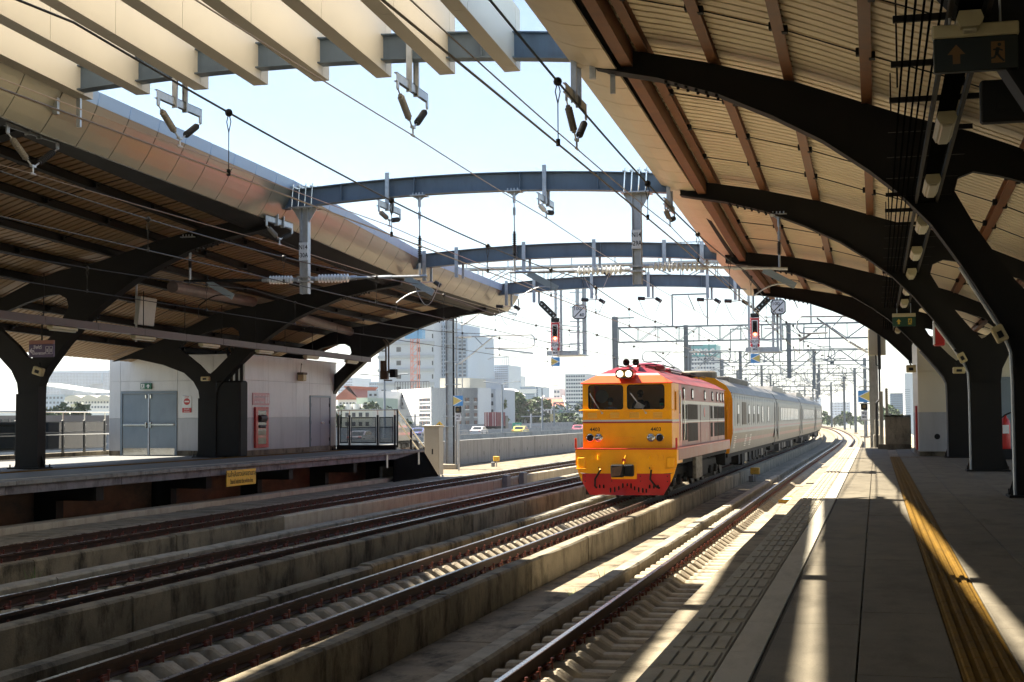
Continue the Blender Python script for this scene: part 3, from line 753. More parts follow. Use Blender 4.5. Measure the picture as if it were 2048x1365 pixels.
# ============================================================ right service building
t = thing('service_building', 'cream and grey panel room behind the right columns', 'building', (3.5, 50, PZ))
b = MB(); b.box(1.33,7.5,47.73,54.0,PZ,4.85); b.build('core', panel_cream, t)
for (z0,z1,m) in ((PZ,1.25,conc_dark),(1.255,2.49,panel_lo),(2.498,3.78,panel_cream),(3.788,4.9,panel_cream)):
    for xa, xb in ((1.3,2.72),(2.72,2.86),(2.86,4.5),(4.5,7.5)):
        if xa == 2.86 and z0 in (1.255,2.498): continue
        b = MB(); b.bbox(xa+.004,xb-.004,47.7,47.728,z0,z1,.004); b.build('wall_panel', m, t)
    for ya, yb in ((47.73,50.0),(50.0,52.0),(52.0,54.0)):
        b = MB(); b.bbox(1.3,1.328,ya+.004,yb-.004,z0,z1,.004); b.build('wall_panel', m, t)
b = MB(); b.bbox(2.9,4.4,47.69,47.72,1.26,3.5,.006); d = b.build('door', door_m, t)
b = MB()
for xa,xb,z0,z1 in ((2.86,2.93,1.255,3.57),(4.38,4.5,1.255,3.57),(2.93,4.38,3.5,3.57)): b.box(xa,xb,47.67,47.727,z0,z1)
b.build('door_frame', door_m, t)
b = MB(); b.lathe([(0,0),(.09,0),(.09,.01),(0,.01)], to_cam(1.86,47.7,1.72), 14); b.build('vent', black_m, t)
b = MB(); b.bbox(1.24,1.298,48.6,49.6,1.28,2.7,.01); b.build('red_side_panel', red_m, t)

# unseen wall added on the right to cut sky light on the platform
t = thing('added_shade_wall', 'unseen dark wall added to shade the right platform from behind', 'wall', (6.6,0,PZ))
for k in range(10):
    b = MB(); ya = -90+11.4*k; b.bbox(6.55,6.75,ya+.02,ya+11.38,PZ-.01,4.62,.02); b.build('wall_panel', mat('dark_shade_wall',(.07,.065,.055),.6,var=.15), t)  # panels of the added unseen shade wall

t = thing('sky_block_hall', 'unseen hall front added to block sky light far behind the viewpoint', 'building', (-12,-95,-.5))  # hall added out of view to block bright sky and its windscreen reflection
hall = mat('dim_sky_block_wall',(.10,.09,.075),.6,var=.15,scale=.5)
for k in range(6):
    b = MB(); b.bbox(-42+9*k,-33.05+9*k,-96,-94,-.49,13.5,.05); b.build('wall_panel', hall, t)  # panels of the added unseen hall that blocks sky light

t = thing('riser_casing', 'dark pipe casing beside the column in front of the grey building', 'casing', (-21.75,46.4,PZ))
b = MB(); b.bbox(-22.2,-21.25,46.25,46.9,PZ,3.75,.06); b.build('casing', steel_dark, t)
b = MB()
for q in (-21.7,-21.5,-21.32): b.tube([(q,46.5,3.7),(q,46.5,4.3),(q-.2,46.5,4.9)],.06,8)
b.build('pipe', steel_dark, t)
# ============================================================ canopies
DROP = [(-90,2.0),(-20,1.95),(-8.6,1.75),(2.4,1.25),(13.4,.62),(24.4,0),(35.4,-.56),(46.4,-1.08),(57.4,-1.2),(62,-1.22)]
WX = [(-5.5,1.05),(-4,1.0),(.5,.6),(2.2,.45),(6,.35)]
def D(y): return smooth_interp(DROP, y)
def drop(x, y, z):
    k = max(0.0, min(1.0, (z-3.2)/2.2))
    return D(y)*interp(WX, x)*k
UP = [(-4.6,8.80),(-3.7,8.63),(-2.7,8.40),(-1.19,7.96),(-.18,7.58),(.56,7.30),(1.57,6.98),(2.25,6.70),(3.5,6.12),(5.0,5.45),(6.2,4.92),(6.6,4.74)]
LOW = [(-4.55,8.42),(-4.23,8.35),(-3.47,8.18),(-2.45,7.84),(-1.56,7.42),(-.75,6.97),(-.02,6.44),(.47,6.02),(.95,5.50),(1.40,4.83),(1.86,4.06),(2.06,3.70),(2.15,3.40),(2.165,2.9),(2.165,1.12)]
RT = [(2.81,1.12),(2.81,3.1),(2.86,3.5),(3.04,3.92),(3.4,4.35),(4.2,4.72),(5.2,4.98),(5.6,5.0)]
HOLE = [(1.30,6.02),(1.62,5.42),(1.92,4.96),(2.2,4.55),(2.42,4.30),(2.56,4.36),(2.85,4.75),(3.3,5.2),(3.62,5.50),(3.3,5.78),(2.6,6.05),(2.0,6.24),(1.6,6.33),(1.36,6.24)]
RIBS = [2.4,13.4,24.4,35.4,46.4,57.4]
PUR = [-3.75,-2.55,-1.30,-.05,1.2,2.45,3.7,4.95]
YEND = 60.2

def canopy(side):
    R = side > 0
    mx = (lambda x: x) if R else (lambda x: -20.0-x)
    def lz(x): return 0.0 if R else -.42*interp([(-5,1.0),(0,.8),(2,.35),(6,.3)], x)
    def P(x, y, z):
        k = max(0.0, min(1.0, (z-3.2)/2.2))
        return (mx(x), y, z+drop(x, y, z)+lz(x)*k)
    def up(x): return smooth_interp(UP, x)
    lab = 'curved platform canopy on dark arched ribs over the right platform' if R else 'curved platform canopy with polished gold edge over the left platform'
    t = thing('platform_canopy', lab, 'canopy', (mx(2.5), 30, PZ), group='platform canopies')
    # ribs with forked columns
    for yr in RIBS:
        if not R and yr < 12: continue
        outer = [p for p in LOW] + [p for p in RT] + [(6.2,4.86)] + [p for p in UP[::-1]][2:]
        o2 = [(P(x,yr,z)[0], P(x,yr,z)[2]) for x, z in outer]; h2 = [(P(x,yr,z)[0], P(x,yr,z)[2]) for x, z in HOLE]
        b = MB(); b.prism(o2, 'y', yr-.09, yr+.09, [h2]); rib = b.build('rib', steel_dark, t)
        # lower flange follows the soffit
        b = MB(); pts = [P(x,yr,z) for x, z in LOW]; n = len(pts); vs = []
        for i, p in enumerate(pts):
            d = (Vector(pts[min(i+1,n-1)])-Vector(pts[max(i-1,0)])); d.y = 0; d.normalize(); nn = Vector((d.z,0,-d.x))*(1 if R else -1)
            if nn.dot(Vector((-1 if R else 1, 0, -1))) < 0: nn = -nn
            p = Vector(p)
            for q, w_ in ((nn*.0,-.2),(nn*.03,-.2),(nn*.03,.2),(nn*.0,.2)): vs.append(p+q+Vector((0,w_,0)))
        b.add(vs, [(i*4+k,i*4+(k+1)%4,(i+1)*4+(k+1)%4,(i+1)*4+k) for i in range(n-1) for k in range(4)]+[(0,1,2,3),((n-1)*4+3,(n-1)*4+2,(n-1)*4+1,(n-1)*4)])
        b.build('bottom_flange', steel_dark, rib)
        b = MB(); xs = (mx(2.165), mx(2.81)); xa, xb = min(xs), max(xs)
        b.box(xa-.003,xb+.003,yr-.2,yr+.2,PZ,3.15); b.build('column_box', steel_dark, rib)
        b = MB(); b.bbox(xa-.16,xb+.16,yr-.36,yr+.36,PZ,PZ+.04,.006)
        b.prism([(xa-.15,PZ+.04),(xa,PZ+.5),(xa,PZ+.04)],'y',yr-.02,yr+.02); b.prism([(xb+.15,PZ+.04),(xb,PZ+.04),(xb,PZ+.5)],'y',yr-.02,yr+.02)
        for sx_ in (xa-.11,xb+.11):
            for sy in (-.28,.28): b.tube([(sx_,yr+sy,PZ+.04),(sx_,yr+sy,PZ+.12)],.02,6)
        b.build('base_plate', steel_dark, rib)
        # splice bolts near the edge
        b = MB()
        for k in range(6):
            x = -3.35+.17*k; z = smooth_interp([(p[0],p[1]) for p in LOW[:8]], x)
            for e in (-.13,.13):
                q = P(x,yr,z); b.tube([(q[0],yr+e,q[2]-.085),(q[0],yr+e,q[2]-.025)], .028, 6)
        b.build('splice_bolts', steel_dark, rib)
    # purlins
    for i, x in enumerate(PUR):
        b = MB(); ys = [0.0]+[y for y in RIBS]+[YEND]; pth = []
        ys2 = [-90+k*2.0 for k in range(76) if -90+k*2.0 < YEND]+[YEND]
        pth = [P(x, y, up(x)) for y in ys2]
        w_, h_ = .085, .20
        b.sweep([(-w_,0),(w_,0),(w_,.012),(.008,.012),(.008,h_-.012),(w_,h_-.012),(w_,h_),(-w_,h_),(-w_,h_-.012),(-.008,h_-.012),(-.008,.012),(-w_,.012)], pth)
        b.build('purlin', steel_brown if R else steel_dark, t)
    # sag rods and cleats
    for bay in range(len(RIBS)-1):
        if not R and bay < 1: continue
        for f in (.25,.5,.75):
            y = RIBS[bay]+11*f
            for i in range(len(PUR)-1):
                pa = Vector(P(PUR[i],y,up(PUR[i])+.07)); pb = Vector(P(PUR[i+1],y,up(PUR[i+1])+.07))
                b = MB(); b.tube([pa,pb],.011,5)
                for q in (pa, pb):
                    s = 1 if q == pa else -1
                    dd = (pb-pa).normalized()*s*.10; b.bbox(q.x+dd.x-.045,q.x+dd.x+.045,y-.07,y+.07,q.z+dd.z-.05,q.z+dd.z+.06,.01)
                b.build('sag_rod', black_m, t)
    # corrugated roof sheet, one per bay
    xs = [-4.45,-3.7,-3.2,-2.7,-2.2,-1.7,-1.19,-.7,-.18,.2,.56,1.05,1.57,2.25,2.9,3.5,4.2,5.0,5.6,6.2,6.6]
    edges = [-90.0,-60.0,-30.0,-8.6]+[r for r in RIBS]+[YEND]
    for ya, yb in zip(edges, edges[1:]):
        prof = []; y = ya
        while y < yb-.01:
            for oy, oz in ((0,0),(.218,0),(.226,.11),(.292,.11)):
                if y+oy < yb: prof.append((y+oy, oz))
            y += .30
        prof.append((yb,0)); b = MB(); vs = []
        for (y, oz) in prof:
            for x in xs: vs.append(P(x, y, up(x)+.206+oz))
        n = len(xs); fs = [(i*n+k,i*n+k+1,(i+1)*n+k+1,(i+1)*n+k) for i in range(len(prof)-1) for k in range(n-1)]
        b.add(vs, fs); b.build('roof_sheet', roof_m if R else mat('shade_tan_roof_sheet',(.30,.195,.095),.55,var=.08,scale=.8), t, fix=False)  # left sheet coloured darker to stand for shade under this canopy
    # upper skin so that the roof has a weather side
    b = MB(); ys2 = [-90+k*3.0 for k in range(51) if -90+k*3<YEND]+[YEND]; vs = []
    for y in ys2:
        for x in xs: vs.append(P(x,y,up(x)+.36))
    n = len(xs); b.add(vs, [(i*n+k,i*n+k+1,(i+1)*n+k+1,(i+1)*n+k) for i in range(len(ys2)-1) for k in range(n-1)])
    b.build('roof_skin', mat('grey_roof_skin',(.45,.46,.47),.5,metal=.3), t, fix=False)
    # edge beams along the opening
    for (x, w_, h_, dz, m) in ((-4.02,.10,.34,-.30,steel_brown if R else steel_dark),(-4.32,.05,.20,-.20,steel_dark)):
        b = MB(); ys2 = [-90+k*2.0 for k in range(76) if -90+k*2.0 < YEND]+[YEND]
        b.sweep([(-w_,0),(w_,0),(w_,h_),(-w_,h_)], [P(x,y,up(x)+dz) for y in ys2]); b.build('edge_beam', m, t)
    # closed end of the roof
    b = MB(); lo = [P(x,YEND+.02,up(x)-.02) for x in xs]; hi = [P(x,YEND+.02,up(x)+.42) for x in xs]; n = len(xs)
    b.add(lo+hi+[(p[0],p[1]+.05,p[2]) for p in lo+hi], [(k,k+1,n+k+1,n+k) for k in range(n-1)]+[(2*n+k,2*n+k+1,3*n+k+1,3*n+k) for k in range(n-1)]+[(k,k+1,2*n+k+1,2*n+k) for k in range(n-1)]+[(n+k,n+k+1,3*n+k+1,3*n+k) for k in range(n-1)])
    b.build('end_trim', steel_brown, t)
    # fascia panels
    y = 1.75-12.5
    while y < YEND-.1:
        e = min(y+1.25, YEND+.05)
        def E_(y): return (-5.03, y, 8.70-.041*(y-21.2)) if y < 50 else (-5.03, y, 7.52-.015*(y-50))
        def F_(y): return (-4.2, y, 8.36+D(y)*.75-.02) 
        g_ = .014
        if R:
            a0, a1, c0, c1 = Vector(E_(y+g_)), Vector(E_(e-g_)), Vector(F_(y+g_)), Vector(F_(e-g_))
            b = MB(); m_ = 4; vs = []
            for (A, C) in ((a0,c0),(a1,c1)):
                for k in range(m_+1):
                    f = k/m_; q = A.lerp(C, f); q.z -= .05*math.sin(PI*f); vs.append(q)
                for k in range(m_, -1, -1):
                    f = k/m_; q = A.lerp(C, f); q.z += .05; vs.append(q)
            n = 2*(m_+1); b.add(vs, [(k,(k+1)%n,n+(k+1)%n,n+k) for k in range(n)]+[tuple(range(n)),tuple(range(2*n-1,n-1,-1))])
            b.build('fascia_panel', fascia_m, t)
            b = MB(); b.add([E_(y)[:2]+(E_(y)[2]+.054,),E_(e)[:2]+(E_(e)[2]+.054,),F_(e)[:2]+(F_(e)[2]+.054,),F_(y)[:2]+(F_(y)[2]+.054,)],[(0,1,2,3)]); b.build('panel_backing', steel_dark, t, fix=False)
            b = MB(); b.add([a0,a1,a1+Vector((.02,0,.28)),a0+Vector((.02,0,.28)),a0+Vector((.3,0,.06)),a1+Vector((.3,0,.06)),Vector((-4.42,a1.y,max(a1.z+.28,P(-4.45,a1.y,up(-4.45)+.38)[2]))),Vector((-4.42,a0.y,max(a0.z+.28,P(-4.45,a0.y,up(-4.45)+.38)[2])))],[(0,1,2,3),(7,6,5,4),(3,2,6,7),(0,4,5,1),(0,3,7,4),(1,5,6,2)])
            b.build('edge_cap', band_m, t)
        else:
            zl = [(0,8.9),(13.4,8.35),(24.4,7.86),(35.4,7.58),(46.4,7.08),(57.4,6.98),(62,6.93)]
            zt_ = [(0,9.85),(13.4,9.2),(24.4,8.64),(35.4,8.42),(46.4,7.74),(57.4,7.60),(62,7.58)]
            vs = []; m_ = 5
            for yy in (y+g_, e-g_):
                A = Vector((-15.25, yy, interp(zl, yy))); C = Vector((-14.78, yy, interp(zt_, yy)))
                for k in range(m_+1):
                    f = k/m_; q = A.lerp(C, f); q.x += .035*math.sin(PI*f); vs.append(q)
                for k in range(m_, -1, -1):
                    f = k/m_; q = A.lerp(C, f); q.x -= .06; vs.append(q)
            n = 2*(m_+1); b = MB(); b.add(vs, [(k,(k+1)%n,n+(k+1)%n,n+k) for k in range(n)]+[tuple(range(n)),tuple(range(2*n-1,n-1,-1))])
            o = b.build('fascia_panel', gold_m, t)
            b = MB(); q0, q1 = interp(zt_, y+g_), interp(zt_, e-g_)
            b.add([(-14.78,y+g_,q0+.004),(-14.78,e-g_,q1+.004),(-14.73,e-g_,q1+.26),(-14.73,y+g_,q0+.26),(-15.3,y+g_,q0+.004),(-15.3,e-g_,q1+.004),(-15.3,e-g_,q1+.26),(-15.3,y+g_,q0+.26)],[(0,1,2,3),(7,6,5,4),(3,2,6,7),(0,4,5,1),(0,3,7,4),(1,5,6,2)])
            b.build('upper_band', band_m, t)
        y = e
    if not R:   # soffit strip joining fascia and roof
        b = MB(); zl = [(0,8.9),(13.4,8.35),(24.4,7.86),(35.4,7.58),(46.4,7.08),(57.4,6.98),(62,6.93)]; ys2 = [-90+k*2.0 for k in range(76) if -90+k*2.0 < YEND]+[YEND]
        vs = []
        for q in ys2: vs += [(-15.27,q,interp(zl,q)+.01), P(-4.0,q,up(-4.0)-.31)]
        b.add(vs, [(2*i,2*i+1,2*i+3,2*i+2) for i in range(len(ys2)-1)]); b.build('soffit', steel_dark, t, fix=False)
    return P, up
PR, upR = canopy(1)
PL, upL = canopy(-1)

# ============================================================ arched cross beams
BEAMS = [(2.4,9.75),(13.4,9.16),(24.4,8.58),(35.4,7.905),(46.4,7.39),(57.4,7.37)]
def beam_z(x, zb): return zb + .25*(1-((x+10.0)/5.2)**2)
def arch(y, zb, label):
    t = thing('arched_beam', label, 'roof beam', (-10, y, zb), group='arched beams across the tracks')
    xs = [-15.35+10.5*k/26 for k in range(27)]
    prof = [(-.15,0),(.15,0),(.15,.022),(.012,.022),(.012,.448),(.15,.448),(.15,.47),(-.15,.47),(-.15,.448),(-.012,.448),(-.012,.022),(-.15,.022)]
    n = len(prof); vs = [(x, y+p, beam_z(x,zb)+q) for x in xs for p, q in prof]
    b = MB(); b.add(vs, [(i*n+k,i*n+(k+1)%n,(i+1)*n+(k+1)%n,(i+1)*n+k) for i in range(len(xs)-1) for k in range(n)]+[tuple(range(n))[::-1],tuple((len(xs)-1)*n+k for k in range(n))])
    b.build('girder', beam_blue, t)
    for x in (-13.4,-11.4,-8.6,-6.6):
        b = MB()
        for s in (-1,1): b.box(x-.008,x+.008,y+s*.012 if s>0 else y-.14,y+.14 if s>0 else y-.012,beam_z(x,zb)+.023,beam_z(x,zb)+.447)
        b.build('stiffener', beam_blue, t)
    return t
bl = ['arched blue-grey beam above and behind the viewpoint', 'arched blue-grey beam overhead carrying the cream louvres out of view', 'nearest arched dark beam carrying the cream louvre boxes', 'second arched blue-grey beam with two hanging posts', 'third arched blue-grey beam before the farthest one', 'farthest arched blue-grey beam at the canopy ends']
for (yb, zb), l in zip(BEAMS, bl):
    if yb > 12: arch(yb, zb, l)

# ============================================================ louvre boxes over the near opening
ords = ['rightmost', 'second from right', 'third from right', 'fourth from right', 'fourth from left', 'third from left', 'second from left', 'leftmost']
for i in range(8):
    X1 = -6.03-1.21*i; X0 = X1-.29
    zA = lambda y: 8.58+.047*(24.85-max(y,-8)) + .06*math.sin(PI*(X1+14.6)/8.6)
    t = thing('louvre_box', 'cream box louvre of the overhead row, %s of eight' % ords[i], 'louvre', (X1, 24.85, zA(24.85)), group='overhead louvre boxes')
    ys = [24.85-.36, 24.85]; y = 24.85-.36
    while y > -8: y -= 3.1; ys.insert(0, y)
    for ya, yb in zip(ys, ys[1:]):
        b = MB(); za, zb_ = zA(ya+.006), zA(yb-.006); H = 1.1
        b.add([(X0,ya+.006,za),(X1,ya+.006,za),(X1,ya+.006,za+H),(X0,ya+.006,za+H),(X0,yb-.006,zb_),(X1,yb-.006,zb_),(X1,yb-.006,zb_+H),(X0,yb-.006,zb_+H)],[(0,1,2,3),(7,6,5,4),(0,4,5,1),(1,5,6,2),(2,6,7,3),(3,7,4,0)])
        b.build('cladding_panel', fin_m, t)
# ============================================================ overhead line equipment
def insul(b, p, q, r=.06, core=.03, n=11, k=10):
    "row of sheds between p and q"
    p = Vector(p); q = Vector(q); d = q-p; L = d.length; M = d.to_track_quat('Z','Y').to_matrix().to_4x4(); M.translation = p
    prof = [(core*.8,0),(core*1.2,.0)]
    for i in range(k):
        z0 = L*(.06+.88*i/k); h = L*.88/k
        prof += [(core,z0+h*.05),(r,z0+h*.42),(r,z0+h*.55),(core,z0+h*.8)]
    prof += [(core*1.2,L),(core*.8,L)]
    return b.lathe(prof, M, n)
def vset(x, y, zc, zap, zb, lab, white=False):
    t = thing('insulator_hanger', lab, 'insulator', (x, y, zap), group='insulator hangers under the arched beams')
    b = MB()
    for (s, top) in ((-.22, zb+.62), (.22, zb+.08)):
        b.box(x-.05,x+.05,y+s-.006,y+s+.006,zc-.12,top); b.box(x-.05,x-.038,y+s,y+s+(.045 if s < 0 else -.045),zc-.12,top); b.box(x+.038,x+.05,y+s,y+s+(.045 if s < 0 else -.045),zc-.12,top)
        for zz in (zc-.05, zc+.05): b.tube([(x,y+s-.03,zz),(x,y+s+.03,zz)],.014,6)
    b.build('hanger', galv, t)
    b = MB(); h = .9
    b.box(x-.006,x+.006,y-h,y+h,zc-.08,zc+.08); b.box(x-.05,x+.006,y-h,y+h,zc+.068,zc+.08); b.box(x-.05,x+.006,y-h,y+h,zc-.08,zc-.068)
    for s in (-1,1): b.box(x-.012,x+.012,y+s*(h-.06)-.05,y+s*(h-.06)+.05,zc-.2,zc-.06)
    b.build('cross_channel', galv, t)
    for s in (-1,1):
        A = Vector((x,y+s*(h-.06),zc-.2)); B = Vector((x,y+s*.05,zap+.12)); d = B-A
        c = MB(); insul(c, A+d*.16, A+d*.80, .066, .034, 12, 9); c.build('insulator', (ins_grey if s < 0 else ins_black) if not white else (ins_white if s < 0 else ins_black), t, smooth=False)
        c = MB(); c.tube([A,A+d*.17],.014,6); c.ball(A,.026); c.tube([A+d*.79,B],.016,6); c.ball(B,.028); c.build('link', galv, t)
    c = MB(); c.tube([(x,y,zap+.13),(x,y,zap-.02)],.018,6); c.box(x-.03,x+.03,y-.07,y+.07,zap+.10,zap+.14); c.tube([(x,y-.09,zap-.03),(x,y+.09,zap-.03)],.022,6); c.build('wire_clamp', galv, t)
V1 = [(-15.5,7.945,7.144),(-12.44,8.28,7.515),(-7.9,8.30,7.47),(-4.93,7.93,7.08)]
V2 = [(-15.16,7.60,7.04),(-12.1,7.86,7.41),(-7.95,7.86,7.45),(-4.83,7.60,7.13)]
o4 = ['leftmost','second from left','second from right','rightmost']
for i,(x,zc,za) in enumerate(V1): vset(x,24.4,zc,za,beam_z(x,8.54),'insulator pair hanging from the nearest arched beam, %s' % o4[i])
for i,(x,zc,za) in enumerate(V2): vset(x,35.4,zc,za,beam_z(x,7.905),'insulator pair hanging from the second arched beam, %s' % o4[i], white=i==2)
# extra short hangers on the near beam
for i,(x,l) in enumerate(((-15.2,.55),(-4.9,.55))):
    t = thing('short_hanger', 'short steel hanger under the nearest beam, %s end' % ('left' if i==0 else 'right'), 'bracket', (x,24.1,8.3))
    z = beam_z(x,8.54); b = MB(); b.box(x+.25,x+.35,24.16,24.24,z-.35,z+.55); b.box(x+.55,x+.63,24.5,24.56,z-.55,z); b.build('plate', galv, t)

# feeder wires through the hangers
ffar = [(55,7.3),(80,7.2),(150,8.3)]
nm = ['far left','second from left','second from right','right-hand']
for i in range(4):
    x1,_,z1 = V1[i]; x2,_,z2 = V2[i]
    t = thing('feeder_wire', 'thin bronze feeder wire through the %s insulators under the beams' % nm[i], 'overhead wire', (x1,24.4,z1), group='feeder wires')
    pts = []
    sup = [(2.4,x1-(x2-x1),z1+.1),(13.4,x1-(x2-x1)*.5,z1+.05),(24.4,x1,z1-.03),(35.4,x2,z2-.03),(46.4,x2,z2-.12),(57.4,x2+.05,z2-.2),(78,x2,z2-.1),(103,x2+.3,z2+.5)]
    for (ya,xa,za),(yb,xb,zb) in zip(sup,sup[1:]):
        for k in range(6):
            f = k/6; pts.append((xa+(xb-xa)*f, ya+(yb-ya)*f, za+(zb-za)*f-.5*f*(1-f)*(yb-ya)*.02))
    pts.append((sup[-1][1],sup[-1][0],sup[-1][2]))
    b = MB(); b.tube(pts,.0115,5); b.build('wire', wire_cu, t)
# catenary pairs over each track
def sag(y): return 0
for k, X in enumerate(TR):
    lab = ['right-hand track','train track','shaded empty track','far left track'][k]
    t = thing('catenary', 'contact and carrier wires with droppers over the %s' % lab, 'overhead wire', (X,24,5.1), group='catenary wires')
    xo = [-.25,0,0,.1][k]
    sup = [-9,13.4-2,35.4,58,103,146,188,230,275,325,385]
    zs  = [6.0,5.95,5.85,5.9,6.5,6.5,6.5,6.6,6.6,6.7,6.8]
    if k == 0: zs = [5.9,5.85,5.9,6.0,6.5,6.5,6.5,6.6,6.6,6.7,6.8]
    mp, cp = [], []
    def mz(y):
        for i in range(len(sup)-1):
            if y <= sup[i+1] or i == len(sup)-2:
                f = (y-sup[i])/(sup[i+1]-sup[i]); Ls = sup[i+1]-sup[i]
                return zs[i]+(zs[i+1]-zs[i])*f - 4*f*(1-f)*min(.35, .013*Ls)
    def czf(y): return interp([(-10,5.12),(60,5.1),(103,5.25),(400,5.3)], y)
    def xx(y): return X+xo+dx(y)+.18*math.sin(y*.055+k)
    y = -9.0; ys = []
    while y < 380: ys.append(y); y += 1.2 if y < 60 else 5
    b = MB(); b.tube([(xx(q),q,mz(q)) for q in ys],.0125,5); b.build('carrier_wire', wire_m, t)
    b = MB(); b.tube([(xx(q),q,czf(q)) for q in ys],.011,5); b.build('contact_wire', wire_m if k > 1 else wire_cu, t)
    y = 8.3 + .7*k
    while y < 200:
        b = MB(); xq = xx(y); r_ = .045 if y < 60 else .06
        b.ball((xq,y,mz(y)),r_,8,6); zt = mz(y)
        b.tube([(xq,y,zt),(xq+.025,y,zt-.1),(xq,y,zt-.22)],.006,4); b.tube([(xq,y,zt),(xq-.025,y,zt-.1),(xq,y,zt-.22)],.006,4)
        b.tube([(xq,y,zt-.22),(xq,y,czf(y)+.03)],.0055 if y < 60 else .009,4); b.tube([(xq,y,czf(y)+.05),(xq,y,czf(y)-.02)],.022,6)
        b.build('dropper', wire_m, t); y += 5.6 if y < 60 else 9

# hanging posts with registration tubes under the second beam
def drop_post(x, num, lab):
    y = 35.4; zb = beam_z(x,7.905); t = thing('drop_post', lab, 'post', (x,y,5.68))
    b = MB(); w_,d_ = .105,.1
    for s in (-1,1): b.box(x+s*w_-.008*0-.009,x+s*w_+.009,y-d_,y+d_,5.68,zb-.04)
    b.box(x-w_+.009,x+w_-.009,y-.006,y+.006,5.68,zb-.04); b.build('column', galv, t)
    b = MB(); b.box(x-.36,x+.36,y-.3,y+.3,zb-.05,zb-.022)
    for s in (-1,1): b.add([(x+s*(w_+.011),y-.02,zb-.05),(x+s*.34,y-.02,zb-.05),(x+s*(w_+.011),y-.02,zb-.42),(x+s*(w_+.011),y+.02,zb-.05),(x+s*.34,y+.02,zb-.05),(x+s*(w_+.011),y+.02,zb-.42)],[(0,1,2),(5,4,3),(0,3,4,1),(1,4,5,2),(2,5,3,0)])
    b.build('head_plate', galv, t)
    for k in range(4):
        b = MB(); xa = x-.27+.18*k
        b.tube([(xa-.02,y-.22,zb-.08),(xa+.02,y-.2,zb+.58)],.017,6); b.tube([(xa,y+.22,zb-.08),(xa,y+.2,zb+.58)],.017,6); b.box(xa-.04,xa+.04,y-.26,y+.26,zb+.485,zb+.52); b.build('clamp_bolt', chrome, t)
    b = MB(); b.bbox(x-.12,x+.12,y-d_-.03,y-d_-.012,6.55,7.02,.004); pl = b.build('number_plate', mat('pale_plate',(.66,.68,.70),.4,var=.05), t)
    text('N14', .17, black_m, to_cam(x,y-d_-.031,6.89), t, sx=.8); text(num, .17, black_m, to_cam(x,y-d_-.031,6.68), t, sx=.8)
    b = MB(); b.box(x-.18,x+.18,y-.14,y+.14,5.98,6.02); b.box(x-.18,x+.18,y-.14,y+.14,6.1,6.14); b.build('tube_clamp', galv, t)
drop_post(-14.44,'-30A','galvanised hanging post numbered 30A at the left of the second beam')
drop_post(-5.65,'-29A','galvanised hanging post numbered 29A at the right of the second beam')
def reg(x0, x1, xe, z0, ze, rod, lab, ztop, sgn, dark=False):
    y = 35.4; t = thing('registration_arm', lab, 'registration arm', (x0,y,z0), group='registration arms')
    mm = galv if not dark else steel_dark
    def zl(x): return z0+(ze-z0)*(x-x0)/(xe-x0)
    c = MB(); insul(c,(x0+sgn*.12,y,zl(x0)),(x1,y,zl(x1)),.115,.05,14,10 if abs(x1-x0)>.9 else 8); c.build('insulator', ins_white, t)
    c = MB(); c.tube([(x0,y,zl(x0)),(x0+sgn*.14,y,zl(x0))],.055,8); c.tube([(x1-sgn*.02,y,zl(x1)),(x1+sgn*.14,y,zl(x1))],.062,8); c.build('end_cap', galv, t)
    c = MB(); c.tube([(x1+sgn*.1,y,zl(x1)),(xe,y,ze)],.036,8); xm = x1+(xe-x1)*.45; c.tube([(xm-.18,y,zl(xm)),(xm+.18,y,zl(xm))],.048,8); c.build('tube', mm, t)
    c = MB(); xa = x1+(xe-x1)*.72; xb = xa+sgn*.62
    za = zl(xa)-.03; c.bar((xa,y,za),(xa+.75,y,za-.42),.03,.16); c.build('arm_plate', mat('blue_grey_plate',(.28,.34,.38),.45,metal=.4), t)
    c = MB(); p = Vector((xa+.7,y,za-.40)); pts = [p+Vector((-.95*f,-.0,.05*math.sin(PI*f)*1.6-.24*f*f)) for f in [i/8 for i in range(9)]]; c.tube(pts,.018,6); c.build('steady_arm', galv if not dark else steel_dark, t)
    c = MB(); c.tube([pts[-1],pts[-1]+Vector((0,0,-.3))],.008,5); c.build('wire_link', wire_m, t)
    if rod:
        xr, zt = rod
        t2 = thing('rod_insulator', 'vertical rod insulator holding the ' + lab, 'insulator', (xr,y,ze), group='vertical rod insulators')
        c = MB(); c.box(xr-.2,xr+.2,y-.2,y+.2,zt-.03,zt-.005)
        for s in (-.13,-.04,.04,.13): c.tube([(xr+s,y-.16,zt-.03),(xr+s,y-.16,zt+.05)],.018,6)
        c.add([(xr-.16,y,zt-.03),(xr+.16,y,zt-.03),(xr,y,zt-.16)],[(0,1,2)]); c.build('top_plate', galv, t2)
        H = zt-ze; c = MB(); c.tube([(xr,y,zt-.03),(xr,y,zt-.3)],.04,6); c.tube([(xr,y,zt-.3),(xr,y,ze+H*.48)],.016,6)
        for s in (-1,1): c.tube([(xr+s*.025,y,zt-.42),(xr+s*.025,y,zt-.62)],.012,5)
        c.tube([(xr,y,ze+.36),(xr,y,ze-.03)],.03,6); c.build('rod', galv, t2)
        c = MB(); insul(c,(xr,y,ze+.34),(xr,y,ze+H*.5),.06,.028,10,13); c.build('sheds', ins_black, t2)
reg(-14.26,-13.15,-11.1,6.07,6.05,(-11.29,beam_z(-11.29,7.905)),'right arm of the left hanging post',8.2,1)
reg(-14.62,-15.5,-17.9,6.06,6.12,(-17.73,7.30),'left arm of the left hanging post, in shade',7.3,-1,True)
reg(-5.83,-7.25,-8.9,6.05,6.08,(-8.78,beam_z(-8.78,7.905)),'left arm of the right hanging post',8.2,-1)
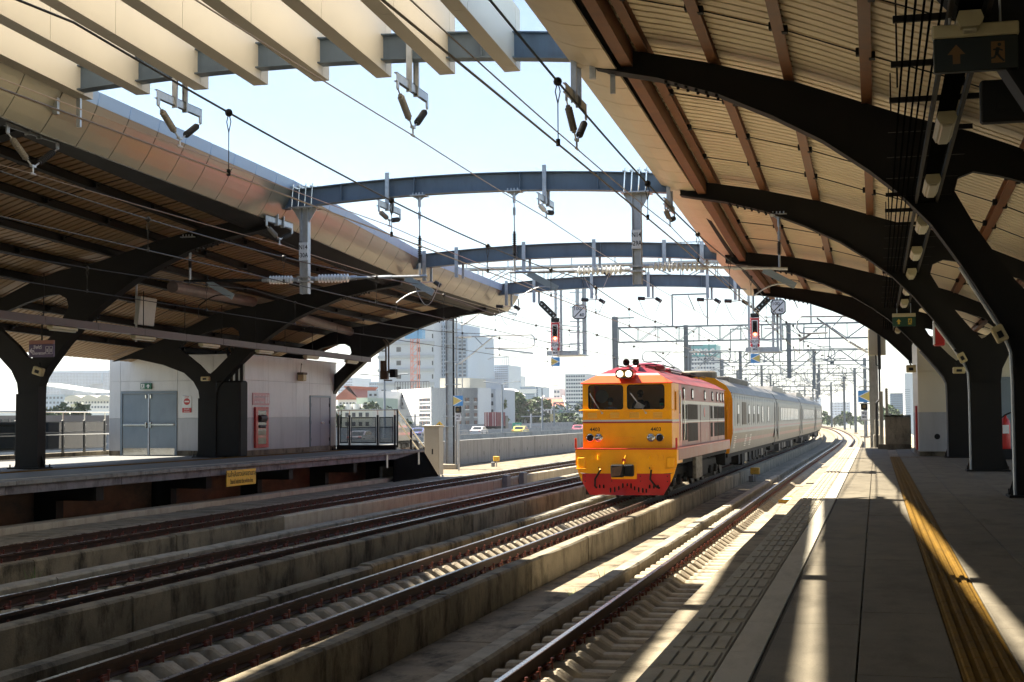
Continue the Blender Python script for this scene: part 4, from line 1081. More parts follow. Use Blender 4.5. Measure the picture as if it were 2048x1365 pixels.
reg(-5.47,-4.05,-2.0,6.12,5.95,(-2.19,7.28),'right arm of the right hanging post',7.3,1)

# short hangers with black strain insulators and wire loops on the far beams
def strain(x, y, zb, k, lab, twin=True, drop_=.45):
    t = thing('strain_hanger', lab, 'wire hanger', (x,y,zb-drop_), group='strain hangers on the far beams')
    b = MB(); b.box(x-.06,x+.06,y-.22,y-.17,zb-drop_,zb+.56); b.box(x+.08,x+.16,y+.17,y+.22,zb-drop_,zb+.02); b.build('plate', galv, t)
    if twin:
        b = MB(); z = zb-drop_-.05
        b.tube([(x-.42,y-.2,z+.02),(x-.14,y-.2,z)],.075,10); b.build('insulator', ins_black, t); b = MB(); b.tube([(x+.24,y+.2,z+.04),(x+.46,y+.2,z-.10)],.075,10); b.build('insulator', ins_black, t)
        b = MB(); b.tube([(x-.14,y-.2,z),(x+.24,y+.2,z+.04)],.02,6); pts = [(x-.42+.9*f, y, z-.75*math.sin(PI*f)) for f in [i/10 for i in range(11)]]; b.tube(pts,.012,5); b.build('wire_loop', mat('pale_cable',(.5,.48,.46),.5,var=0), t)
for (u, tw, y, zb0, vv) in ((916,0,46.4,7.39,520),(1050,0,46.4,7.39,505),(1190,1,46.4,7.39,505),(1330,0,46.4,7.39,505),(1405,0,46.4,7.39,505),(852,1,46.4,7.39,540),
                            (1015,1,57.4,7.37,585),(1070,0,57.4,7.37,570),(1185,1,57.4,7.37,570),(1298,1,57.4,7.37,570),(1416,1,57.4,7.37,570),(1471,1,57.4,7.37,570)):
    p = at(u,vv,y); strain(p.x,y,beam_z(p.x,zb0),0,'steel hanger on the %s arched beam, %s' % ('third' if y<50 else 'farthest', {916:'second from the left canopy',1050:'near its left third',1190:'below the white insulator tube',1330:'right of the hanging post',1405:'close to the right canopy',852:'at its left end',1015:'at its left end',1070:'second from the left canopy',1185:'near its middle left',1298:'under the middle',1416:'second from the right canopy',1471:'at its right end'}[u]), bool(tw))

# ============================================================ portals, masts and signals beyond the platforms
def truss(b, x0, x1, y, z0, z1, n, d=.35, r=.04):
    for yy in (y-d,y+d):
        b.bar((x0,yy,z0),(x1,yy,z0),r*1.7); b.bar((x0,yy,z1),(x1,yy,z1),r*1.7)
        for i in range(n+1):
            xa = x0+(x1-x0)*i/n; b.bar((xa,yy,z0),(xa,yy,z1),r)
            if i < n:
                xb = x0+(x1-x0)*(i+1)/n; b.bar((xa,yy,z0 if i%2 else z1),(xb,yy,z1 if i%2 else z0),r)
    for i in range(n+1):
        xa = x0+(x1-x0)*i/n; b.bar((xa,y-d,z0),(xa,y+d,z0),r); b.bar((xa,y-d,z1),(xa,y+d,z1),r)
def cantilever(t, x, y, sgn, ztop, L=3.2, m=galv_far, ri=.10):
    b = MB(); insul(b,(x+sgn*.2,y,ztop),(x+sgn*1.0,y,ztop),ri,.04,10,9); b.build('insulator', ins_white, t); b = MB(); insul(b,(x+sgn*.2,y,ztop-1.5),(x+sgn*.95,y,ztop-1.02),ri,.04,10,9); b.build('insulator', ins_white, t)
    b = MB(); b.tube([(x,y,ztop),(x+sgn*.2,y,ztop)],.05,6); b.build('stub', m, t); b = MB(); b.tube([(x,y,ztop-1.55),(x+sgn*.22,y,ztop-1.5)],.05,6); b.build('stub', m, t); b = MB()
    b.tube([(x+sgn*1.0,y,ztop),(x+sgn*(L-.15),y,ztop+.03),(x+sgn*L,y,ztop-.12),(x+sgn*(L+.05),y,ztop-.45),(x+sgn*(L-.1),y,ztop-.66),(x+sgn*(L-.35),y,ztop-.7),(x+sgn*1.75,y,ztop-.68)],.04,7)
    b.tube([(x+sgn*.95,y,ztop-1.02),(x+sgn*2.2,y,ztop-.05)],.04,7); b.tube([(x+sgn*1.15,y,ztop-.02),(x+sgn*1.62,y,ztop-.5)],.028,6); b.build('tube_frame', m, t)
    b = MB(); b.bar((x+sgn*2.5,y,ztop-.74),(x+sgn*(L-.05),y,ztop-1.02),.03,.09); b.tube([(x+sgn*(L-.05),y,ztop-1.0),(x+sgn*2.6,y,ztop-1.05),(x+sgn*1.9,y,ztop-1.32)],.018,6); b.build('steady_arm', m, t)
def portal(y, label, x0=-18.3, x1=-.35, first=False):
    d = dx(y); x0 += d; x1 += d; t = thing('line_portal', label, 'line portal', ((x0+x1)/2,y,-.5), group='portals over the tracks')
    for x in (x0,x1):
        b = MB()
        for s in (-1,1): b.box(x+s*.19-.012,x+s*.19+.012,y-.16,y+.16,-.498,9.6)
        b.box(x-.178,x+.178,y-.01,y+.01,-.498,9.6); b.build('mast', galv_far, t)
        b = MB(); b.bbox(x-.32,x+.32,y-.32,y+.32,-.498,-.3,.03); b.build('mast_base', conc_new, t)
    b = MB(); truss(b,x0+.2,x1-.2,y,7.75,8.8,12,.35,.045); b.build('truss', galv_far, t)
    for xc in (x0+5.4, x0+12.6):
        b = MB(); b.bar((xc-1.25,y,8.8),(xc-1.25,y,11.1),.10); b.bar((xc+1.25,y,8.8),(xc+1.25,y,11.1),.10); b.bar((xc-1.25,y,11.08),(xc+1.25,y,11.08),.10)
        b.build('upper_frame', galv_far, t)
        b = MB(); insul(b,(xc-.1,y,11.0),(xc+.35,y,9.9),.05,.025,8,8); b.build('upper_insulator', ins_grey, t)
        b = MB(); xp = xc-.3
        for s in (-1,1): b.box(xp+s*.14-.01,xp+s*.14+.01,y-.12,y+.12,5.0,8.9)
        b.box(xp-.13,xp+.13,y-.01,y+.01,5.0,8.9); b.build('drop_mast', galv_far, t)
        for s in (-1,1): cantilever(t, xp, y, s, 7.0, 3.1)
    b = MB(); b.bar((x0,y,9.5),(x0+1.4,y,9.5),.09); b.build('top_bracket', galv_far, t)
    cantilever(t, x1, y, -1, 7.0, 2.9)
    return t
ypos = [103,146,188,230,275,325,385]
plab = ['nearest steel truss portal over the tracks behind the locomotive','second truss portal over the tracks behind the coaches','third truss portal over the tracks','fourth truss portal in the distance','fifth truss portal in the distance','sixth truss portal in the distance','farthest truss portal before the bend']
for yq, l in zip(ypos, plab): portal(yq, l)
more = MB()
for yq in (445,505,565,625,690,760,840):
    d = dx(yq) if yq < 430 else dx(430)-.19*(yq-430)
    for x in (-18.3,-.3): more.box(d+x-.2,d+x+.2,yq-.2,yq+.2,-14,9.6)
    truss(more,d-18,d-.6,yq,7.8,8.8,10,.3,.06); 
    for xc in (-13,-6): more.bar((d+xc,yq,5.0),(d+xc,yq,8.8),.25); more.bar((d+xc-1.2,yq,8.8),(d+xc-1.2,yq,11),.12); more.bar((d+xc+1.2,yq,8.8),(d+xc+1.2,yq,11),.12); more.bar((d+xc-1.2,yq,11),(d+xc+1.2,yq,11),.12)
tag(more.build('distant_portals', galv_far, fix=False), 'dense row of far-off steel portals over the curving tracks', 'line portal', kind='stuff')

def mast(x, y, label, h=11.0, w=.2, m=galv):
    t = thing('line_mast', label, 'line mast', (x,y,-.5), group='line masts'); b = MB()
    for s in (-1,1): b.box(x+s*w-.012,x+s*w+.012,y-w,y+w,-.498,h)
    b.box(x-w+.012,x+w-.012,y-.01,y+.01,-.498,h); b.build('mast', m, t)
    b = MB(); b.bbox(x-.45,x+.45,y-.4,y+.4,-.499,-.2,.04); b.build('base', conc_new, t)
    return t
# left mast at the platform end
p = at(900,700,79.3); mL = mast(p.x, 79.3, 'galvanised mast beside the parapet left of the train', 11.5, .21)
b = MB(); b.box(p.x-.3,p.x+.3,79.0,79.6,1.9,1.96); b.box(p.x-.26,p.x-.22,79.05,79.1,-.3,1.9); b.box(p.x+.22,p.x+.26,79.05,79.1,-.3,1.9); b.build('cable_frame', galv, mL)
b = MB(); b.box(p.x+.23,p.x+.31,79.02,79.12,-.3,9); b.build('cable_duct', black_m, mL)
b = MB(); b.tube([(p.x+.42,79.2,-.2),(p.x+.42,79.2,9.2)],.05,6); b.tube([(p.x+.75,79.2,3.0),(p.x+.75,79.2,9.2)],.03,6)
for z in (2.5,3.2,4.3,5.0,5.6,6.6,7.4,8.2): b.bar((p.x-.25,79.05,z),(p.x+.7,79.05,z),.06)
b.build('down_pipes', galv, mL)
cantilever(mL, p.x+.4, 79.0, 1, 7.0, 4.6, galv)
cantilever(mL, p.x+.4, 80.2, 1, 9.3, 3.4, galv)
# right mast behind the platform end
p2 = at(1746,700,63.0); mR = mast(p2.x, 63.0, 'galvanised mast behind the end of the right platform', 9.5, .17)
cantilever(mR, p2.x-.1, 63.0, -1, 6.6, 3.0, galv)
b = MB(); b.tube([(p2.x+.24,62.8,-.3),(p2.x+.24,62.8,6.2)],.045,6); b.build('conduit', black_m, mR)
b = MB()
for z in (1.5,2.2,2.9,3.6): b.bar((p2.x-.6,62.8,z),(p2.x-.1,62.8,z),.04)
b.build('rungs', galv, mR)
t = thing('junction_cabinet', 'cream metal box hung high on the right mast', 'junction box', (p2.x+.1,62.4,5.2))
b = MB(); b.bbox(p2.x-.2,p2.x+.52,62.2,62.6,4.9,6.0,.02); b.build('box', mat('cream_metal_box',(.46,.42,.30),.5,var=.08), t)
b = MB(); b.bar((p2.x+.25,62.1,4.3),(p2.x+.25,62.1,6.2),.13); b.build('conduit', black_m, t)
b = MB(); b.tube([(p2.x+.1,62.2,4.9),(p2.x+.12,62.2,4.5),(p2.x+.3,62.1,4.4)],.025,6); b.build('cable', black_m, t)
# signal gantry
SY = 78.0
t = thing('signal_gantry', 'steel truss gantry carrying the two red signals', 'gantry', (-11,SY,-.5))
b = MB(); truss(b,-23.2,5.0,SY,9.75,10.7,15,.5,.05); b.build('truss', galv, t)
b = MB()
b.bar((5.1,SY,-2),(5.1,SY,11.0),.4); b.build('leg', galv, t)
b = MB(); b.box(-22,1,SY-.45,SY+.45,10.72,10.76)
for i in range(20): b.bar((-22+i*1.2,SY-.5,10.7),(-22+i*1.2,SY-.5,11.75),.05)
for z in (11.2,11.75): b.bar((-22,SY-.5,z),(1,SY-.5,z),.05)
b.build('walkway', galv, t)
sig_red = mat('signal_red', (.42,.012,.02), .35, var=.05)
lampR = mat('red_signal_lamp', (.9,.05,.03), .3, var=0, emit=(1,.06,.03), estr=4)
lampC = mat('red_signal_lamp_core', (1,.5,.2), .3, var=0, emit=(1,.30,.08), estr=8)
sign_blue = mat('sign_blue', (.08,.28,.60), .4, var=.04); sign_yel = mat('sign_ochre', (.62,.47,.13), .45, var=.05)
plate_m = mat('grey_white_plate', (.60,.61,.66), .4, var=.03)
def tri_sign(t, cx, y, cz, s, left):
    b = MB(); b.box(cx-s,cx+s,y,y+.015,cz-s,cz+s); b.build('sign_board', sign_blue, t)
    b = MB(); e = -1 if left else 1; k = .012
    b.add([(cx-e*(s-.01),y-.004,cz-s+.01),(cx+e*(s-.01),y-.004,cz),(cx-e*(s-.01),y-.004,cz+s-.01)],[(0,1,2)]); b.build('sign_triangle_edge', white_m, t, fix=False)
    b = MB(); b.add([(cx-e*(s-.01),y-.007,cz-s+.05),(cx+e*(s-.09),y-.007,cz),(cx-e*(s-.01),y-.007,cz+s-.05)],[(0,1,2)]); b.build('sign_triangle', sign_yel, t, fix=False)
def signal(cx, side, m04, lab, slab):
    y = 75.0; e = side
    t = thing('railway_signal', lab, 'railway signal', (cx,y,5.6), group='red signals')
    b = MB(); b.bbox(cx-.22,cx+.22,y-.1,y+.1,5.93,7.42,.02)
    for z in [5.98+.155*i for i in range(10)]:
        for s in (-1,1): b.box(cx+s*.22-.018,cx+s*.22+.018,y-.06,y+.06,z,z+.07)
    b.build('backboard', sig_red, t)
    b = MB(); b.box(cx-.155,cx+.155,y-.112,y-.101,6.40,7.30); b.build('white_border', white_m, t)
    b = MB(); b.box(cx-.115,cx+.115,y-.122,y-.113,6.46,7.26); b.build('lamp_face', black_m, t)
    for i, z in enumerate((7.1,6.85)):
        b = MB(); b.tube([(cx,y-.122,z),(cx,y-.3,z-.02)],.10,10,caps=False); b.build('lamp_hood', black_m, t)
    b = MB(); b.lathe([(0,0),(.10,0),(.10,.02),(0,.03)], to_cam(cx+.01,y-.123,6.57), 16); b.build('red_lamp', lampR, t)
    b = MB(); b.lathe([(0,0),(.05,0),(.04,.02),(0,.02)], to_cam(cx+.01,y-.155,6.57), 12); b.build('lamp_core', lampC, t)
    b = MB(); b.box(cx-.18,cx+.18,y-.13,y-.113,6.09,6.36); b.build('plate', plate_m, t)
    text('ขบ/ง', .24, black_m, to_cam(cx,y-.132,6.22), t)
    b = MB(); b.box(cx-.12,cx+.12,y-.13,y-.113,5.68,6.08); b.build('plate', plate_m, t)
    text('พฐ', .19, black_m, to_cam(cx,y-.132,5.98), t); text(m04, .17, black_m, to_cam(cx,y-.132,5.80), t, sx=.75)
    b = MB(); b.box(cx-.2,cx-.16,y-.02,y+.02,5.02,5.95); b.box(cx+.16,cx+.2,y-.02,y+.02,5.02,5.95); b.build('lower_frame', white_m, t)
    tri_sign(t, cx, y-.06, 5.34, .235, side > 0)
    # route indicator arm
    b = MB(); b.bbox(cx-.22,cx+.22,y-.08,y+.06,7.44,7.66,.01)
    A = Vector((cx+.02*e,y,7.72)); B = A+Vector((e*.72,0,.72)); dn = Vector((-.7071*e,0,.7071)) if e > 0 else Vector((.7071,0,.7071)); hw = .15
    n0 = Vector((-.7071*e,0,.7071)); d0 = (B-A).normalized(); poly = [A-n0*hw, B-n0*hw]+[B+d0*hw*math.sin(a)-n0*hw*math.cos(a) for a in [PI*i/8 for i in range(1,8)]]+[B+n0*hw, A+n0*hw]
    b.prism([(q.x,q.z) for q in poly],'y',y-.08,y+.05); b.build('route_arm', black_m, t)
    for i in range(5):
        q = A+(B-A)*(.08+.22*i); b = MB(); b.lathe([(0,0),(.042,0),(.042,.02),(0,.02)], to_cam(q.x,y-.081,q.z), 10); b.build('route_lamp', mat('unlit_lens',(.4,.45,.48),.2), t)
    # cage hanging from the gantry
    b = MB(); X = cx+.15
    for xx_, yy in ((cx-.5,77.4),(cx-.3,77.9),(cx+.75,77.4),(cx+.95,77.9),(cx+1.15,77.4)): b.bar((xx_,yy,5.75),(xx_,yy,9.8),.12)
    for z in (5.8,6.4,7.0,7.6,8.4,9.2): b.bar((cx+.3,77.3,z),(cx+1.2,77.3,z),.05); b.bar((cx-.5,77.4,z),(cx-.5,75.1,z) if z < 7.5 else (cx-.5,77.9,z),.05)
    for z in (6.3,7.3): b.bar((cx+.05,75.1,z),(cx+.9,77.4,z),.05)
    b.box(cx-.5,cx+1.2,75.2,78.0,5.72,5.78); b.bar((cx-.5,75.2,5.8),(cx+1.2,75.2,5.8),.1,.25); b.build('access_cage', galv, t)
    s = thing('speed_sign', slab, 'speed sign', (cx+1.1,75.9,7.6)); xs_, zs_ = cx+1.13, 8.02; k = .375; c = .13
    def octo(k,c): return [(xs_-k+c,zs_-k),(xs_+k-c,zs_-k),(xs_+k,zs_-k+c),(xs_+k,zs_+k-c),(xs_+k-c,zs_+k),(xs_-k+c,zs_+k),(xs_-k,zs_+k-c),(xs_-k,zs_-k+c)]
    b = MB(); b.prism(octo(.39,.13),'y',75.88,75.90); b.build('border', black_m, s)
    b = MB(); b.prism(octo(.335,.11),'y',75.868,75.878); b.build('face', plate_m, s)
    b = MB(); b.bar((xs_-.27,75.866,zs_-.27),(xs_+.27,75.866,zs_+.27),.004,.05,up=(-1,0,1)); b.build('diagonal', black_m, s)
    text('100', .27, black_m, to_cam(xs_-.12,75.864,zs_+.17), s); text('40', .27, black_m, to_cam(xs_+.13,75.864,zs_-.18), s)
    b = MB(); b.bar((xs_-.2,76.0,zs_-.4),(xs_-.2,76.0,zs_+1.7),.06); b.build('post', galv, s)
signal(-16.4,-1,'M04','red signal with white lens arm leaning left, left of the train','octagonal speed board reading 100 and 40 beside the left signal')
signal(-5.93,1,'M06','red signal with lens arm leaning right, above the coaches','octagonal speed board reading 100 and 40, half hidden by the right canopy')
# dwarf signals with blue and yellow boards
def dwarf(u, v, y, left, code, lab):
    p = at(u,v,y); t = thing('shunt_signal', lab, 'signal', (p.x,y,-.5)); tri_sign(t,p.x,y,p.z,.28,left)
    b = MB(); b.bbox(p.x-.16,p.x+.16,y-.03,y+.16,p.z-.66,p.z-.32,.03); b.build('lamp_box', black_m, t)
    b = MB(); b.lathe([(0,0),(.09,0),(.09,.02),(0,.02)], to_cam(p.x,y-.031,p.z-.49), 12); b.build('lens', mat('amber_dark_lens',(.12,.08,.03),.2), t)
    b = MB(); b.box(p.x-.15,p.x+.15,y,y+.02,p.z-1.12,p.z-.7); b.build('plate', plate_m, t)
    text('พฐ', .18, black_m, to_cam(p.x,y-.003,p.z-.81), t); text(code, .15, black_m, to_cam(p.x,y-.003,p.z-1.01), t, sx=.75)
    b = MB(); b.bar((p.x,y+.1,-.498),(p.x,y+.1,p.z+.2),.07); b.build('post', galv, t)
dwarf(1728,793,72,True,'M08','blue and yellow arrow board with shunt lamp right of the coaches')
dwarf(916,802,77,False,'M02','blue and yellow arrow board with shunt lamp on the left mast')
# ============================================================ locomotive
org = mat('orange_yellow_loco_paint', (.95,.42,.002), .38, var=.05, scale=1.2, stain=(.80,.30,.003), stain_amt=.4, stain_scale=(1,1,.8), spec=.25)
lred = mat('loco_red_paint', (.58,.035,.012), .35, var=.08, scale=2, spec=.3)
lred2 = mat('loco_orange_red_paint', (.75,.10,.03), .35, var=.08, scale=2, spec=.3)
lmar = mat('loco_maroon_paint', (.25,.02,.035), .35, var=.1, scale=2, coat=.3)
lside = mat('reflection_pink_side_paint', (.29,.045,.036), .4, var=.14, scale=1.2, stain=(.29,.12,.11), stain_amt=.55, stain_scale=(.5,.5,1.2), spec=.25)  # red paint mixed with pink that stands for reflected sky
lsil = mat('lilac_grey_side_paint', (.20,.175,.205), .4, var=.08, scale=1.5, stain=(.16,.12,.135), stain_amt=.5, stain_scale=(1,1,.4))
lwhite = mat('loco_white_stripe', (.55,.54,.53), .35, var=.05)
under = mat('sooty_underframe', (.009,.008,.007), .75, var=.3, scale=5, spec=.2)
cabin = mat('brown_cab_interior', (.55,.32,.12), .7, var=.15, scale=2)
wind = glass('windscreen', (.95,.95,.92), alpha=.0)
LXc, LY = -7.03, 41.8
L = thing('locomotive', 'orange and red diesel locomotive numbered 4403 with lit headlights', 'locomotive', (LXc, LY, 0))
def W(x,y,z): return (LXc+x, LY+y, z)
def mbT(): 
    b = MB(); return b
def put(b, name, m, par=None, smooth=False):
    b.v = [(x+LXc, y+LY, z) for x,y,z in b.v]
    o = b.build(name, m, L, smooth)
    if par is not None: o.parent = par
    return o
def rrect(x0,x1,z0,z1,r,n=4):
    pts = []
    for (cx,cz,a0) in ((x1-r,z1-r,0),(x0+r,z1-r,PI/2),(x0+r,z0+r,PI),(x1-r,z0+r,1.5*PI)):
        for k in range(n+1): a = a0+PI/2*k/n; pts.append((cx+r*math.cos(a), cz+r*math.sin(a)))
    return pts
WINS = [(-1.145,-.105),(.005,1.105)]
# front wall with two window openings
b = mbT(); b.prism([(-1.31,1.5),(1.31,1.5),(1.31,3.40),(-1.31,3.40)],'y',0,.06,[rrect(a,c,2.625,3.345,.09) for a,c in WINS]); front = put(b,'cab_front',org)
for a,c in WINS:
    b = mbT(); b.prism(rrect(a-.0,c+.0,2.625,3.345,.09),'y',-.006,.075,[rrect(a+.03,c-.03,2.655,3.315,.07)]); fr = put(b,'window_frame',black_m)
    b = mbT(); pp = rrect(a+.031,c-.031,2.656,3.314,.069); b.add([(q[0],.022,q[1]) for q in pp],[tuple(range(len(pp)))]); put(b,'windscreen',wind,fr)
# cab sides, body sides
def side(s):
    b = mbT(); x0,x1 = (1.25,1.31) if s>0 else (-1.31,-1.25)
    b.prism([(.06,1.5),(1.55,1.5),(1.55,3.40),(.06,3.40)],'x',x0,x1,[rrect(.55,1.0,2.55,3.2,.05)]); c = put(b,'cab_side',org)
    b = mbT(); b.prism(rrect(.55,1.0,2.55,3.2,.05),'x',s*1.30-.015,s*1.30+.02,[rrect(.6,.95,2.6,3.15,.04)]); f = put(b,'side_window_frame',chrome if s<0 else org)
    b = mbT(); b.box(s*1.285-.005,s*1.285+.005,.58,.97,2.58,3.17); put(b,'side_window_pane',glass('side_glass',(.25,.26,.26),alpha=.15),f)
    b = mbT(); b.box(s*1.27-.03,s*1.27+.03,1.56,2.3,1.5,3.38); d = put(b,'cab_door',lred)
    b = mbT(); b.box(s*1.305-.004,s*1.305+.004,1.72,2.14,2.5,3.2); put(b,'door_window',glass('side_glass'),d)
    for yy in (1.5,2.36):
        b = mbT(); b.tube([(s*1.36,yy,1.7),(s*1.38,yy,2.0),(s*1.38,yy,3.0),(s*1.36,yy,3.2)],.018,6); put(b,'grab_rail',chrome)
    # long body side in three bands
    b = mbT(); b.box(s*1.27-.03,s*1.27+.03,2.31,15.1,2.86,3.39); put(b,'upper_side',lside)
    b = mbT(); b.box(s*1.27-.03,s*1.27+.03,2.31,15.1,2.22,2.858); put(b,'middle_side',lsil)
    b = mbT(); b.box(s*1.27-.03,s*1.27+.03,2.31,15.1,1.5,2.218); put(b,'lower_side',lside)
    b = mbT(); b.box(s*1.303-.003,s*1.303+.003,2.4,15.08,2.80,2.90); put(b,'white_band',lwhite)
    b = mbT(); b.box(s*1.303-.004,s*1.303+.004,2.4,15.08,2.22,2.27); put(b,'white_band',lwhite)
    b = mbT(); b.box(s*1.316-.005,s*1.316+.005,.02,1.5,2.262,2.325); put(b,'white_band',lwhite)
    b = mbT(); b.box(s*1.316-.005,s*1.316+.005,.02,1.5,2.215,2.258); put(b,'red_band',lred)
    for yw in (2.75,4.9,8.4,10.8,12.4,13.6,14.5):
        b = mbT(); b.prism(rrect(yw-.18,yw+.18,2.95,3.30,.07),'x',s*1.31-.014,s*1.31+.014); f = put(b,'port_frame',black_m)
        b = mbT(); b.prism(rrect(yw-.13,yw+.13,3.0,3.25,.05),'x',s*1.31-.018,s*1.31+.018); put(b,'port_pane',mat('pale_reflective_pane',(.55,.6,.62),.08,metal=.6,var=.05),f)
    for (ya,yb) in ((2.5,3.0),(3.1,3.5),(10.2,10.75),(11.4,11.9),(11.95,12.5),(12.75,13.25),(13.3,13.8),(13.9,14.4),(14.45,14.95)):
        for (za,zb) in ((1.68,2.18),(2.33,2.77)):
            b = mbT(); b.box(s*1.303-.006,s*1.303+.006,ya,yb,za,zb); g_ = put(b,'grille',black_m)
            b = mbT()
            for q in range(5): b.box(s*1.312-.004,s*1.312+.004,ya+.02+(yb-ya-.04)*q/4-.012,ya+.02+(yb-ya-.04)*q/4+.012,za,zb)
            put(b,'grille_slats',mat('grey_slat',(.04,.036,.034),.5),g_)
    for (za,zb) in ((1.62,2.2),(2.31,2.79)):
        b = mbT(); b.box(s*1.303-.006,s*1.303+.006,3.75,6.3,za,zb); g_ = put(b,'radiator_grille',black_m)
        b = mbT()
        for q in range(9): b.box(s*1.312-.004,s*1.312+.004,3.8+.3*q-.02,3.8+.3*q+.02,za,zb)
        put(b,'grille_slats',mat('dark_red_slat',(.06,.014,.01),.5),g_)
    b = mbT(); b.lathe([(0,0),(.17,0),(.17,.008),(0,.008)], Matrix.Translation((s*1.303,8.3,2.55)) @ Matrix.Rotation(s*PI/2,4,'Y'), 16); put(b,'round_emblem',red_m)
    for yw in (7.1,9.9,12.62):
        b = mbT(); b.box(s*1.303-.004,s*1.303+.006,yw-.02,yw+.02,1.52,2.8); put(b,'door_seam',mat('dark_red_seam',(.16,.03,.03),.5))
    # sill and walkway edge
    b = mbT(); b.bbox(s*1.48-(.08 if s>0 else 0),s*1.48+(0 if s>0 else .08),.1,15.3,1.14,1.46,.01); put(b,'sill',mat('dull_red_sill',(.24,.04,.034),.4,var=.15,scale=1.5,spec=.3))
    b = mbT(); b.box(min(s*1.25,s*1.48),max(s*1.25,s*1.48),.1,15.3,1.462,1.50); put(b,'side_step_plate',lred)
side(1); side(-1)
b = mbT(); b.box(-1.3,1.3,15.05,15.12,1.5,3.4); put(b,'rear_wall',lside)
# floor, cab back wall and desk
b = mbT(); b.box(-1.24,1.24,.07,15.0,1.52,1.6); b.box(-1.24,1.24,2.2,2.3,1.6,3.38); b.box(-1.24,1.24,.3,.75,1.6,2.52); put(b,'cab_interior',cabin)
# roof
A = [(-1.35,-.08,3.40),(1.35,-.08,3.40)]; Bm = [(-.95,.26,3.625),(.95,.26,3.625)]; B2 = [(-.86,.34,3.68),(.86,.34,3.68)]; Cc = [(-.40,.62,3.87),(.40,.62,3.87)]
b = mbT(); b.quad(A[0],A[1],Bm[1],Bm[0]); put(b,'brow_lower',lred2)
b = mbT(); b.quad(Bm[0],Bm[1],B2[1],B2[0]); put(b,'brow_stripe',lwhite)
b = mbT(); b.quad(B2[0],B2[1],Cc[1],Cc[0]); put(b,'brow_upper',lmar)
b = mbT()
for s in (-1,1):
    a_ = A[0] if s<0 else A[1]; b_ = Bm[0] if s<0 else Bm[1]; b2 = B2[0] if s<0 else B2[1]; c_ = Cc[0] if s<0 else Cc[1]
    e1 = (s*1.35,15.15,3.40); e2 = (s*.95,15.15,3.625); e3 = (s*.40,15.15,3.84)
    b.add([a_,e1,e2,b_],[(0,1,2,3)]); b.add([b_,e2,e3,c_,b2],[(0,1,2,3,4)])
b.add([Cc[0],Cc[1],(.40,15.15,3.84),(-.40,15.15,3.84)],[(0,1,2,3)]); b.add([(-1.35,15.15,3.4),(1.35,15.15,3.4),(.95,15.15,3.625),(.4,15.15,3.84),(-.4,15.15,3.84),(-.95,15.15,3.625)],[(0,1,2,3,4,5)])
b.box(-1.33,1.33,-.06,15.14,3.385,3.398); put(b,'roof',lside)
b = mbT(); b.bbox(-1.355,1.355,-.09,-.02,3.372,3.402,.008); put(b,'brow_edge',lred)
for s in (-1,1):
    b = mbT(); b.bar((s*.33,.0,3.52),(s*.33,14.6,3.9),.02) if False else b.tube([(s*.42,.9,3.93),(s*.42,14.4,3.93)],.02,6)
    for q in range(8): b.tube([(s*.42,1+q*1.9,3.84),(s*.42,1+q*1.9,3.93)],.015,5)
    put(b,'roof_rail',black_m)
b = mbT(); b.bbox(-.45,.45,6.2,9.0,3.84,4.02,.06); put(b,'roof_hatch',lmar)
b = mbT(); b.lathe([(0,0),(.62,0),(.62,.1),(.5,.19),(.2,.24),(0,.24)], Matrix.Translation((.05,3.4,3.85)), 20); put(b,'fan_cowl',lmar,smooth=True)
b = mbT(); b.lathe([(0,0),(.62,0),(.62,.14),(.5,.14),(.5,.05),(0,.05)], Matrix.Translation((0,11.6,3.84)), 20); put(b,'fan_cowl',under)
b = mbT(); b.tube([(.1,1.2,3.95),(.5,2.2,4.0),(.3,4.5,4.08),(.7,5.3,3.98),(.5,6.0,4.05)],.02,6); b.tube([(-.2,1.0,3.9),(.62,4.4,3.9),(.75,9,3.88),(.7,14,3.88)],.018,6); put(b,'roof_pipe',black_m)
# twin headlight
b = mbT(); b.prism(rrect(-.29,.23,3.52,3.79,.1),'y',-.22,.30); hl = put(b,'headlight_housing',lred)
b = mbT(); b.prism(rrect(-.285,.225,3.525,3.785,.1),'y',-.245,-.221,[rrect(-.25,.19,3.56,3.75,.08)]); put(b,'headlight_rim',mat('dark_bronze_rim',(.07,.05,.03),.4),hl)
b = mbT(); b.prism(rrect(-.249,.189,3.561,3.749,.08),'y',-.228,-.223); put(b,'headlight_reflector',mat('amber_reflector',(.35,.2,.04),.3,metal=.5),hl)
lampW = mat('lit_headlamp', (1,.9,.7), .3, var=0, emit=(1.0,.88,.62), estr=1.3)
for xx_ in (-.155,.095):
    b = mbT(); b.lathe([(0,0),(.092,0),(.085,.02),(.04,.035),(0,.038)], Matrix.Translation((xx_,-.229,3.655)) @ Matrix.Rotation(PI/2,4,'X'), 18); put(b,'headlamp',lampW,hl)
# horns
for xx_ in (-.085,.2):
    b = mbT(); M = Matrix.Translation((xx_,.55,4.02)) @ Matrix.Rotation(PI/2+.12,4,'X')
    b.lathe([(.02,-.42),(.03,-.2),(.05,-.05),(.105,.08),(.09,.085),(.03,-.02),(0,-.02)], M, 14); h = put(b,'horn',black_m)
    b = mbT(); b.tube([(xx_,.75,4.0),(xx_+.04,.85,3.86)],.03,6); b.bbox(xx_-.03,xx_+.09,.72,.86,3.86,3.92,.01); put(b,'horn_bracket',mat('dark_red_bracket',(.2,.03,.03),.4),h)
